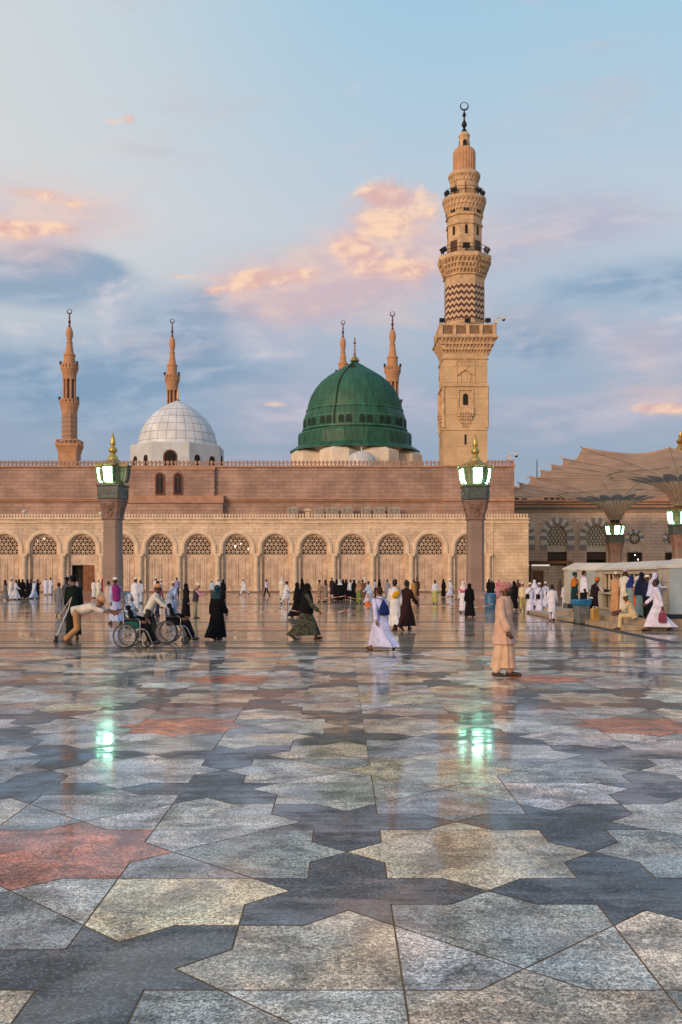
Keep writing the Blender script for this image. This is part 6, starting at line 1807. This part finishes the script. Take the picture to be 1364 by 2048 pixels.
person('magenta', 231, 1249, 1152, 35, 'stroll', [('robe', 'robe', 'a9b4d8'), ('vest', 'vest', '8e2f72')], CAP('d8d0cc'), 'man in a magenta waistcoat over a pale blue robe and striped cap', 'd')
person('whitebehind', 271, 1222, 1154, 'A', 'stand', R1('d6d6e2'), CAP(), 'man in a white robe and white cap standing behind the wheelchair pushers', 'd')
person('pinkshirt', 315, 1233, 1159, -25, 'stroll', TE('8a5560', '27324a'), HR, 'man in a dusty pink shirt and blue jeans walking away', 'd')
person('bluetunic', 347, 1226, 1162, 160, 'stand2', [('trousers', 'trousers', '8fa4c8'), ('shortrobe', 'tunic', '9db4da')], CAP(), 'man in a light blue tunic with a dark strap and white cap', 'm')
person('blackslim', 372, 1237, 1168, -60, 'stand', AB('0d0c12'), HJ('0d0c12'), 'slim woman in black standing beside the man in pink sleeves', 'l')
person('pinksleeve', 391, 1237, 1168, -75, 'phone', [('trousers', 'trousers', '8a8a70'), ('shirt', 'shirt', 'c98fa6'), ('vest', 'vest', '3c3a48')], CAP(), 'man in pink sleeves, dark waistcoat and olive trousers looking at his phone', 'l')
person('abayaright', 939, 1234, 1171, 10, 'stroll', AB('0a0a10'), KH('0a0a10'), 'woman in a black abaya left of the right lamp post beside a pink shawl', 'm')
person('pinkshawl', 926, 1226, 1160, 0, 'stroll', [('robe', 'robe', 'd9d4e0'), ('shawl', 'shawl', 'b85a72')], [('ghutra', 'headcloth', 'd9c8cc')], 'man in white with a rosy pink shawl by the black clad woman', 'm')
person('behindbeige', 1028, 1219, 1161, 0, 'stand', AB('0d0c10'), HJ('0d0c10'), 'person in black half hidden behind the man in the red checked turban', 'm')
person('creamvest', 1045, 1222, 1168, -10, 'stroll2', [('trousers', 'trousers', 'a89a62'), ('shirt', 'shirt', 'd8cbb4'), ('vest', 'vest', 'cdbb9c')], CAP('cfcac2'), 'man in a cream waistcoat and khaki trousers walking away', 'm')
person('wbag1', 1060, 1226, 1165, -8, 'stroll', R1('cfd0e6'), CAP(), 'first of the white robed men walking away, black bag at his left hip', 'm')
person('wbag2', 1069, 1215, 1158, 5, 'stroll2', R1('c2c3de'), [('ghutra', 'headcloth', 'd6d4e4')], 'white robed man with a white headcloth between the two black bags', 'm')
person('wbag3', 1079, 1227, 1167, -6, 'stroll', R1('c9cbe8'), CAP(), 'white robed man in a white cap with a black bag on his back', 'm')
person('wbag4', 1091, 1217, 1168, -14, 'stroll2', R1('bfc4e0'), CAP(), 'white robed man at the right of the group with a dark strap over his shoulder', 'm')
person('striped', 1104, 1242, 1175, -20, 'stroll', [('trousers', 'trousers', 'c4c4d4'), ('shortrobe', 'tunic', 'd0d0e0')], HR, 'bareheaded man in a short white tunic approaching the travertine steps', 'd')
person('edgewhite', 1131, 1216, 1160, 10, 'stand', R1('c8c2cc'), HR, 'white robed man half hidden behind the left corner of the pavilion', 'm', Y=50)
_b = PEOPLE['beige'][0]; _b.scale = (_b.scale.x * 1.1, _b.scale.y * 1.1, _b.scale.z)
# --- round the water pavilion (standing on the platform, 0.34 m up)
PZ = 0.34
person('orange', 1149, 1225, 1149, -80, 'stand', [('robe', 'robe', '143638'), ('shawl', 'shawl', 'b86a24')], [('turban', 'turban', '12403c')], 'person in teal with an orange shawl at the far end of the pavilion', 'm', Y=40.5, zoff=PZ, H=1.62)
person('whiteshirt', 1167, 1224, 1146, -75, 'stand2', ST('d2d4e8', '16161c'), HR, 'bareheaded man in a white shirt and black trousers behind the grey bin', 'l', Y=40.0, zoff=PZ, H=1.7)
person('orangecap', 1187, 1238, 1155, -60, 'reach', [('trousers', 'trousers', '1c1418'), ('shortrobe', 'apron', '221820'), ('tee', 'shirt', 'd6d2d8')], [('turban', 'turban', 'c06428')], 'person in white shirt, dark skirt and orange turban leaning to the taps', 'd', Y=37.0, zoff=0.16, H=1.62)
person('tanrobe', 1231, 1229, 1147, -35, 'talk', R1('b98f6b'), CAP('cfc4b8'), 'man in a tan robe and white cap at the taps', 'm', Y=36.6, zoff=PZ, H=1.62)
person('creamrobe', 1250, 1226, 1141, -30, 'talk', R1('cfc7c0'), CAP('b9a8c4'), 'tall man in an off white robe with a lilac cap at the taps', 'd', Y=36.2, zoff=PZ, H=1.72)
person('tealrobe', 1262, 1224, 1152, -30, 'stand2', R1('6f8f96'), [('ghutra', 'headcloth', '1c2f72')], 'person in a grey teal robe with a royal blue headcloth', 'd', Y=35.6, zoff=PZ, H=1.5)
person('orangegown', 1275, 1226, 1160, -60, 'stand', R1('c2552a'), HJ('cfc8cc'), 'person in a bright orange robe partly hidden by the navy veil', 'd', Y=35.2, zoff=PZ, H=1.45)
person('navyveil', 1283, 1230, 1146, -15, 'stand', [('abaya', 'abaya', '5f7d88')], KH('141a36'), 'woman in a long navy veil over a grey skirt facing the taps', 'm', Y=34.8, zoff=PZ, H=1.6)
person('navytop', 1294, 1226, 1156, -40, 'stand', ST('1a2040', '14141c'), CAP(), 'man in a navy top and white cap next to the navy veil', 'd', Y=34.3, zoff=PZ, H=1.5)
person('whiteblouse', 1302, 1240, 1158, -70, 'reach', ST('c3c5e6', '0e0e14'), HJ('bfc1de'), 'person in a white blouse, white scarf and black trousers bending to the taps', 'd', Y=33.6, zoff=PZ, H=1.6)
person('whitedress', 1315, 1262, 1153, 75, 'walk', [('robe', 'dress', 'd0cfe6')], [('hair', 'hair', 'hair'), ], 'long white gowned walker with black hair striding left past the pavilion', 'd', H=1.78)
person('seated', 1267, 1258, 1195, 68, 'sitlow', [('trousers', 'trousers', 'c9b48e'), ('tee', 'shirt', 'cbb794')], [('brim', 'cap', 'd2c4a6')], 'man in cream work clothes and cap sitting on the travertine step', 'd', Y=32.9, H=1.66)
# --- the far crowd by the arcade
FARP = [
 (10, 1201, 1159, 'R', 'stroll', R1('6f7078'), HJ('101014'), 'woman in grey robe and black scarf at the left edge of the square', 'm'),
 (22, 1200, 1153, -60, 'stroll2', R1('d2d2da'), CAP(), 'man in white robe and cap, second from the left edge', 'm'),
 (31, 1200, 1156, -70, 'walk', R1('c9cad8'), HR, 'bareheaded man in white robe walking right near the left edge', 'd'),
 (38, 1198, 1159, -20, 'stand', AB(), HJ(), 'woman in black just right of the white robed pair at far left', 'm'),
 (45, 1196, 1158, 20, 'stand', AB('100e12'), HJ('100e12'), 'black clad woman standing with her back turned, left of a gap', 'm'),
 (55, 1197, 1158, 'R', 'stroll', AB('0c0b12'), KH('0c0b12'), 'woman in a long black veil left of the navy robed man', 'm'),
 (61, 1196, 1156, -60, 'stroll', R1('1b1a2a'), HR, 'man in a dark navy robe before the pale blue robe', 'd'),
 (68, 1198, 1157, -30, 'walk2', R1('b3c0dc'), CAP(), 'man in a pale blue robe with white cap near the left lamp', 'm'),
 (75, 1196, 1158, 'R', 'handup', R1('141320'), HR, 'dark robed man raising a hand to his face at left', 'd'),
 (92, 1191, 1153, 10, 'stand', R1('cfd0ea'), CAP(), 'white robed man in a cap, left of a pair by the arcade', 'm'),
 (101, 1190, 1153, -20, 'stand2', R1('c8c9de'), HR, 'white robed bareheaded man, right of a pair by the arcade', 'd'),
 (188, 1197, 1158, 0, 'stand', R1('d0cdd2'), HR, 'white robed man standing before the open door', 'd'),
 (197, 1197, 1160, 10, 'stand', R1('d8d2c4'), CAP(), 'cream robed man in a white cap right of the open door', 'm'),
 (205, 1194, 1160, -10, 'stand', [('robe', 'robe', '8a1c24')], HJ('a0202a'), 'woman in a red scarf and red robe near the left lamp column', 'm'),
 (152, 1190, 1158, 0, 'stand', R1('a79fae'), HR, 'dim robed man in front of the dark doorway', 'd'),
 (160, 1189, 1157, 160, 'stand', R1('3a2a30'), HR, 'dark robed man in the doorway shadow', 'd'),
 (217, 1222, 1161, 0, 'stand', R1('b6a69a'), HR, 'beige robed man against the left lamp column', 'm'),
 (281, 1207, 1158, -20, 'stand', R1('c4c4d0'), HR, 'white robed man behind the white cap near the pushers', 'd'),
 (312, 1196, 1153, 0, 'stand', R1('c8c8d2'), CAP(), 'man in white with cap standing beyond the pink shirt', 'd'),
 (322, 1200, 1162, -80, 'stand', R1('d4c8d0'), CAP(), 'small white figure right of the pink shirt', 'm'),
 (354, 1196, 1153, 20, 'stand', ST('8f86b0', '3a3a48'), CAP('3a3038'), 'man in a lilac shirt beyond the light blue tunic', 'd'),
 (424, 1199, 1157, 160, 'stand', ST('a7bcd2', '4a4a50'), CAP(), 'man in a light blue shirt and white cap behind the teal headscarf', 'm'),
 (436, 1196, 1155, 180, 'stand', R1('cfd0da'), CAP(), 'man in white with a high cap behind the teal headscarf', 'm'),
 (446, 1200, 1160, 0, 'stand', AB(), HJ(), 'black clad woman right behind the teal headscarf', 'm'),
 (488, 1190, 1153, 100, 'wide', [('trousers', 'trousers', 'd4d4e2'), ('shortrobe', 'tunic', 'd6d6e4')], CAP(), 'man in white striding left alone along the arcade', 'm'),
 (533, 1192, 1157, 80, 'stroll', ST('ccd0e4', '1c1a22'), HR, 'man in a white shirt and dark trousers alone by the arcade', 'd'),
 (564, 1200, 1153, 0, 'stand', R1('d0c4ac'), [('ghutra', 'headcloth', 'd6d2cc')], 'man in a cream robe and white headcloth left of the black pair', 'm'),
 (572, 1209, 1160, -70, 'walk', [('trousers', 'trousers', 'd0d0de'), ('shortrobe', 'tunic', 'cfcfdc')], HR, 'man in white tunic and trousers stepping right beside the cream robe', 'd'),
 (638, 1204, 1158, -70, 'talk', R1('a08468'), HR, 'man in a brownish beige robe facing a tan clad woman', 'm'),
 (651, 1204, 1160, 60, 'stand', [('abaya', 'abaya', 'a08a78')], HJ('3a2c28'), 'woman in a tan robe with a dark scarf facing the beige robe', 'm'),
 (664, 1192, 1153, 0, 'stand', R1('2a1c28'), HR, 'slim man in dark plum clothes standing by a column', 'd'),
 (673, 1201, 1161, -20, 'stand', AB(), KH(), 'woman in a long black veil at the left of the dense group', 'm'),
 (680, 1202, 1160, 180, 'stand', AB('0e0d12'), HJ('d8dae6'), 'black robed woman with a white headscarf in the dense group', 'm'),
 (686, 1200, 1163, 20, 'stand', AB(), HJ(), 'short black clad woman right of the white headscarf', 'm'),
 (692, 1200, 1160, 0, 'stand', AB('121018'), HJ('121018'), 'woman in blackish navy in the middle of the dense group', 'm'),
 (701, 1201, 1158, 10, 'stand', ST('cfd2e6', '121018'), HR, 'man in a bright white shirt and black trousers in the dense group', 'd'),
 (708, 1202, 1159, -30, 'stand', AB(), HJ(), 'black clad woman right of the bright white shirt', 'm'),
 (709, 1196, 1155, 0, 'stand', R1('c2c4d2'), CAP(), 'man in white behind the right end of the dense group', 'm'),
 (718, 1208, 1161, 150, 'stand2', [('skirt', 'skirt', '6d7a42'), ('shirt', 'blouse', 'a98672')], HJ('a0785c'), 'woman in a tan blouse and green skirt left of the cone', 'm'),
 (725, 1202, 1157, 0, 'stand', R1('7a5138'), HR, 'man in a brown robe behind the tan blouse', 'd'),
 (729, 1192, 1152, 60, 'stand', R1('8a6a52'), [('ghutra', 'headcloth', 'd8d0c8')], 'man in a brown robe with a white headcloth at the arcade', 'm'),
 (738, 1209, 1160, 120, 'walk', R1('a9bce2'), HR, 'man in a sky blue robe stepping left by the cone', 'd'),
 (750, 1194, 1161, 100, 'stand', ST('9fb2d8', '1a1a24'), HR, 'boy in a light blue shirt right of the sky blue robe', 'd'),
 (759, 1196, 1163, 60, 'stand', AB(), HJ(), 'black clad woman beyond the drawstring bag carrier', 'm'),
 (775, 1200, 1160, 0, 'stand', R1('8c8c98'), HR, 'grey robed man between the bag carriers', 'd'),
 (812, 1201, 1157, 20, 'stand', R1('a7a08e'), HR, 'man in a stone coloured robe behind the maroon robe', 'd'),
 (828, 1202, 1157, 30, 'stand', R1('a87c44'), CAP('3a2420'), 'man in a mustard tan robe right of the maroon robe', 'd'),
 (834, 1196, 1153, 0, 'stand', R1('4a2c26'), HR, 'dark brown robed man behind the mustard robe', 'd'),
 (870, 1208, 1164, 0, 'stand', [('skirt', 'skirt', 'yel'), ('shirt', 'blouse', 'c8c8d8')], HR, 'woman in a white blouse and yellow green printed skirt', 'd'),
 (887, 1194, 1160, -60, 'stand', AB(), KH(), 'black clad woman right of the yellow printed skirt', 'm'),
 (900, 1194, 1158, -70, 'stroll', R1('c9cce2'), CAP(), 'white robed man in a cap left of the right lamp post', 'm'),
 (978, 1194, 1161, 0, 'stand', AB(), HJ(), 'black clad woman right of the right lamp column', 'm'),
 (985, 1195, 1160, 0, 'stand', [('robe', 'robe', '15151d')], CAP(), 'dark robed man in a white cap above the blue barrel', 'm'),
 (997, 1196, 1160, 20, 'stand', [('robe', 'robe', 'b88090'), ('shawl', 'shawl', 'b05a70')], HJ('c07a8a'), 'woman in pink behind the red checked turban', 'm'),
 (1036, 1200, 1162, 0, 'stand', R1('5a3a32'), HR, 'brown robed man behind the cream waistcoat', 'd'),
 (1120, 1193, 1163, 30, 'stand', R1('54403a'), HR, 'dim brown figure near the pavilion beside the awning', 'd'),
]
for i, a in enumerate(FARP):
    px, foot, top, face, pose, lay, hd, lb, skn = a
    person('far%d' % i, px, foot, top, face, pose, lay, hd, lb, skn, H=max(1.55, min(1.8, (foot - top) / FOC * DEPTH(foot) * 0.97)))

# ------------------------------------------------------------------ wheelchairs
CHROME = plain('grey chromed tube', (0.42, 0.42, 0.42, 1), 0.3, 0.6)
TYRE = plain('grey rubber tyre', (0.06, 0.06, 0.06, 1), 0.7)
def wheelchair(px, foot, seatcol, label):
    Y = DEPTH(foot); x = WX(px, Y)
    t = thing('wheelchair', label, 'wheelchair', (x, Y, 0), R_(-90), 'wheelchairs pushed across the square')
    fab = cl(seatcol)
    for sx in (-1, 1):
        w = MB().ring((sx * 0.29, 0, 0.305), 0.285, 0.02, 'x', 40, 8).build('rear_wheel', TYRE, t, 60, world=False)
        MB().ring((sx * 0.335, 0, 0.305), 0.255, 0.009, 'x', 36, 6).build('push_rim', CHROME, w, 60, world=False)
        sp = MB().ring((sx * 0.29, 0, 0.305), 0.262, 0.008, 'x', 36, 6)
        sp.capsule((sx * 0.25, 0, 0.305), (sx * 0.33, 0, 0.305), 0.03, 0.03)
        for i in range(16):
            a = 2 * PI * i / 16; sp.tube([(sx * 0.29, 0.02 * math.cos(a), 0.305 + 0.02 * math.sin(a)), (sx * 0.29, 0.265 * math.cos(a), 0.305 + 0.265 * math.sin(a))], 0.0035, 4)
        sp.build('spokes', CHROME, w, 60, world=False)
        c = MB().ring((sx * 0.23, 0.46, 0.09), 0.07, 0.02, 'x', 24, 8).build('caster', TYRE, t, 60, world=False)
        MB().tube([(sx * 0.23, 0.46, 0.09), (sx * 0.255, 0.44, 0.12), (sx * 0.25, 0.42, 0.24)], 0.012, 6).build('caster_fork', CHROME, c, world=False)
        MB().box(sx * 0.06 if sx > 0 else -0.2, 0.2 if sx > 0 else -0.06, 0.66, 0.80, 0.12, 0.135).build('footplate', IRON, t, world=False)
        MB().tube([(sx * 0.25, -0.02, 0.7), (sx * 0.25, 0.28, 0.7)], [0.026, 0.026], 8).build('armrest', IRON, t, world=False)
        MB().tube([(sx * 0.24, -0.10, 0.95), (sx * 0.24, -0.22, 0.94)], 0.018, 8).build('grip', IRON, t, world=False)
        MB().box(sx * 0.235 - 0.006, sx * 0.235 + 0.006, 0.0, 0.32, 0.5, 0.66).build('side_panel', fab, t, world=False)
    f = MB()
    for sx in (-1, 1):
        X = sx * 0.24
        f.tube([(X, -0.12, 0.945), (X, -0.06, 0.93), (X, -0.03, 0.55), (X, 0.0, 0.305), (X, 0.0, 0.2), (X, 0.42, 0.2)], 0.013, 8)
        f.tube([(X, -0.05, 0.72), (X, 0.30, 0.72), (X, 0.36, 0.66), (X, 0.36, 0.45), (X, 0.36, 0.2)], 0.012, 8)
        f.tube([(X, -0.02, 0.47), (X, 0.46, 0.47), (X, 0.54, 0.40), (X, 0.66, 0.13), (X * 0.6, 0.70, 0.125)], 0.012, 8)
    f.tube([(-0.24, 0.1, 0.46), (0.24, 0.3, 0.21)], 0.010, 6); f.tube([(0.24, 0.1, 0.46), (-0.24, 0.3, 0.21)], 0.010, 6)
    f.tube([(-0.29, 0, 0.305), (0.29, 0, 0.305)], 0.012, 6)
    f.build('frame', CHROME, t, 60, world=False)
    MB().box(-0.23, 0.23, -0.02, 0.42, 0.47, 0.5).build('seat', fab, t, world=False)
    rs = [[(sx * 0.235, y0 + d, z) for sx, d in ((-1, 0), (0, -0.03), (1, 0), (1, 0.02), (0, -0.01), (-1, 0.02))] for z, y0 in ((0.52, -0.03), (0.92, -0.07))]
    MB().loft(rs, True).build('backrest', fab, t, world=False)
    return t, Y, x
w1, y1, x1 = wheelchair(255, 1295, '1f5a56', 'wheelchair with a green back panel, pushed by the bent man')
w2, y2, x2 = wheelchair(337, 1286, '17171d', 'wheelchair with a black seat, the right hand one of two')
def sitter(key, x, Y, layers, head, label, skin='m'):
    sk = skel('sit'); dz = 0.50 + 0.09 - sk.P.z * 0.93
    t = person(key, 0, 1300, 1200, 'R', 'sit', layers, head, label, skin, Y=Y, H=1.64, zoff=dz)
    t.location.x = x + 0.09; return t
sitter('sit1', x1, y1, [('seatrobe', 'robe', '0e0d14'), ('shawl', 'shawl', 'floral')], [('hijab', 'headscarf', 'floral')], 'woman with a blue floral scarf seated in the green backed wheelchair')
sitter('sit2', x2, y2, [('seatrobe', 'robe', '10101a'), ('shawl', 'shawl', '8f9ab8')], [('hijab', 'headscarf', '98a2be')], 'woman with a pale grey blue scarf seated in the right hand wheelchair')

# ------------------------------------------------------------------ what they carry
def strap(mb, pts, r=0.008): mb.tube(pts, r, 6)
o, sk = item('bluebag', 'drawstring_bag', 'navy blue drawstring bag on the back of the lavender white robe', 'bag')
b = MB(); c = sk.P + sk.u * 0.22 - sk.F * 0.18
b.loft([ring_at(c + sk.u * t, sk.F, rx, ry, 18) for t, rx, ry in ((-0.19, 0.10, 0.04), (-0.17, 0.15, 0.065), (-0.06, 0.15, 0.07), (0.05, 0.10, 0.05), (0.13, 0.05, 0.03), (0.2, 0.015, 0.015))], True)
b.build('sack', cl('1a2c66'), o, 60, world=False)
s_ = MB()
for sx in (-1, 1): strap(s_, [c + sk.u * 0.19, c + sk.u * 0.25 + Vector((sx * 0.1, 0, 0)) + sk.F * 0.05, sk.shoulder + Vector((sx * 0.11, 0, 0)) + sk.u * 0.045])
s_.build('cord', cl('20243c'), o, world=False)
o, sk = item('yellowbag', 'sling_bag', 'bright yellow sling bag across the greyish white robe', 'bag')
c = sk.P + sk.u * 0.27 - sk.F * 0.17
Mt = Matrix.Translation(c) @ Matrix.Rotation(R_(-38), 4, 'Y')
MB().sphere((0, 0, 0), (0.17, 0.05, 0.10), 18, 10, 0, Mt).build('pouch', cl('d09a20'), o, 60, world=False)
s_ = MB(); strap(s_, [c + Vector((0.13, 0, 0.1)), sk.shoulder + Vector((0.11, -0.10, 0.02)), sk.shoulder + Vector((0.10, 0, 0.07))], 0.014); s_.build('strap', cl('7a5a28'), o, world=False)
for key, lab in (('wbag1', 'small black shoulder bag at the hip of the first white robed man'), ('wbag3', 'small black shoulder bag on the back of the capped white robed man'), ('wbag4', 'small dark bag with a long strap on the rightmost man in white'), ('bluetunic', 'dark bag on a strap across the light blue tunic')):
    o, sk = item(key, 'shoulder_bag', lab, 'bag', 'dark shoulder bags')
    sx = -1 if key in ('wbag1', 'wbag3') else 1
    sg = -1 if key != 'bluetunic' else 1
    c = sk.P + Vector((sx * (0.1 if key == 'wbag3' else 0.15), sg * 0.17, 0.02))
    MB().cbox(c, (0.2, 0.08, 0.26)).build('pouch', cl('14141e'), o, world=False)
    s_ = MB(); strap(s_, [c + Vector((0, 0, 0.13)), sk.chest + Vector((0, sg * 0.15, 0.02)), sk.shoulder + Vector((-sx * 0.13, sg * 0.11, 0.02)), sk.shoulder + Vector((-sx * 0.13, 0, 0.07))], 0.012); s_.build('strap', cl('14141e'), o, world=False)
o, sk = item('whitedress', 'carrier_bag', 'dusty pink carrier bag held by the long white gowned walker', 'bag')
w = sk.arm['L'][2] + sk.arm['L'][3] * 0.12
b = MB(); b.loft([[w + Vector((dx * wd, dy * dp, -z)) for dx, dy in ((-1, -1), (1, -1), (1, 1), (-1, 1))] for z, wd, dp in ((0.06, 0.03, 0.06), (0.12, 0.05, 0.11), (0.30, 0.06, 0.13), (0.4, 0.045, 0.11))], True); b.build('sack', cl('7a3c50'), o, world=False)
MB().tube([w + Vector((0, -0.07, -0.07)), w + Vector((0, -0.03, 0.02)), w + Vector((0, 0.03, 0.02)), w + Vector((0, 0.07, -0.07))], 0.01, 6).build('handle', cl('a04a60'), o, world=False)
o, sk = item('pinksleeve', 'mobile_phone', 'dark mobile phone held by the man in pink sleeves', 'phone')
w = (sk.arm['L'][2] + sk.arm['R'][2]) / 2 + sk.arm['L'][3] * 0.09
MB().cbox(w, (0.08, 0.012, 0.15), 0, Matrix.Rotation(R_(-35), 4, 'X')).build('case', IRON, o, world=False)
MB().cbox(w + Vector((0, -0.006, 0.004)), (0.07, 0.004, 0.13), 0, Matrix.Rotation(R_(-35), 4, 'X')).build('screen', plain('dark phone glass', (0.02, 0.025, 0.03, 1), 0.1), o, world=False)
o, sk = item('seated', 'neck_scarf', 'bright orange scarf round the neck of the seated man in cream', 'scarf')
MB().ring(sk.neck - sk.u * 0.02, 0.085, 0.03, 'z', 20, 8).sphere(sk.neck + sk.F * 0.1 - sk.u * 0.1, (0.06, 0.035, 0.12), 12, 8).build('scarf_cloth', cl('c8622c'), o, 60, world=False)
# mop and squeegee held by the dark green robed man
Yh = 27.2
hand = W(141, 1203, Yh)
# he holds both poles in his left hand
m1 = thing('dust_mop', 'long pale dust mop lying out across the wet floor at left', 'mop', tuple(W(92, 1272, Yh)))
e1 = Vector((WX(92, Yh), Yh, 0.14)); MB().tube([hand + Vector((0.04, 0, 0.12)), e1, Vector((WX(88, 26.6), 26.6, 0.05))], 0.014, 8).build('pole', plain('pale wooden pole', (0.45, 0.38, 0.3, 1), 0.5), m1)
mb = MB(); a, b = Vector((WX(40, 28.2), 28.2, 0.035)), Vector((WX(108, 26.8), 26.8, 0.035))
d = (b - a); n = Vector((-d.y, d.x, 0)).normalized() * 0.13
rn = random.Random(4); rings = []
for i in range(13):
    p = a + d * (i / 12); w = (0.35 + 0.65 * math.sin(PI * min(1, (i + 0.6) / 9))) * rn.uniform(0.8, 1.15)
    rings.append([p - n * w + Vector((0, 0, -0.03)), p - n * 0.6 * w + Vector((0, 0, 0.025)), p + n * 0.5 * w + Vector((0, 0, 0.03)), p + n * w + Vector((0, 0, -0.03))])
mb.loft(rings, True); mb.build('mop_head', plain('dirty cream mop yarn', (0.34, 0.29, 0.22, 1), 0.9, 0, 0.3, 9, 0.5, 30), m1)
m2 = thing('squeegee', 'white handled floor squeegee with a black blade held upright', 'squeegee', tuple(W(111, 1284, 26.6)))
e2 = Vector((WX(113, 26.8), 26.8, 0.16)); MB().tube([hand + Vector((0.02, -0.03, 0.08)), hand + Vector((-0.05, -0.02, -0.2)), e2], 0.016, 8).build('pole', WHITE, m2)
MB().cbox(e2 + Vector((0, 0, -0.06)), (0.08, 0.62, 0.16), 0, Matrix.Rotation(R_(14), 4, 'Z')).build('blade', IRON, m2)
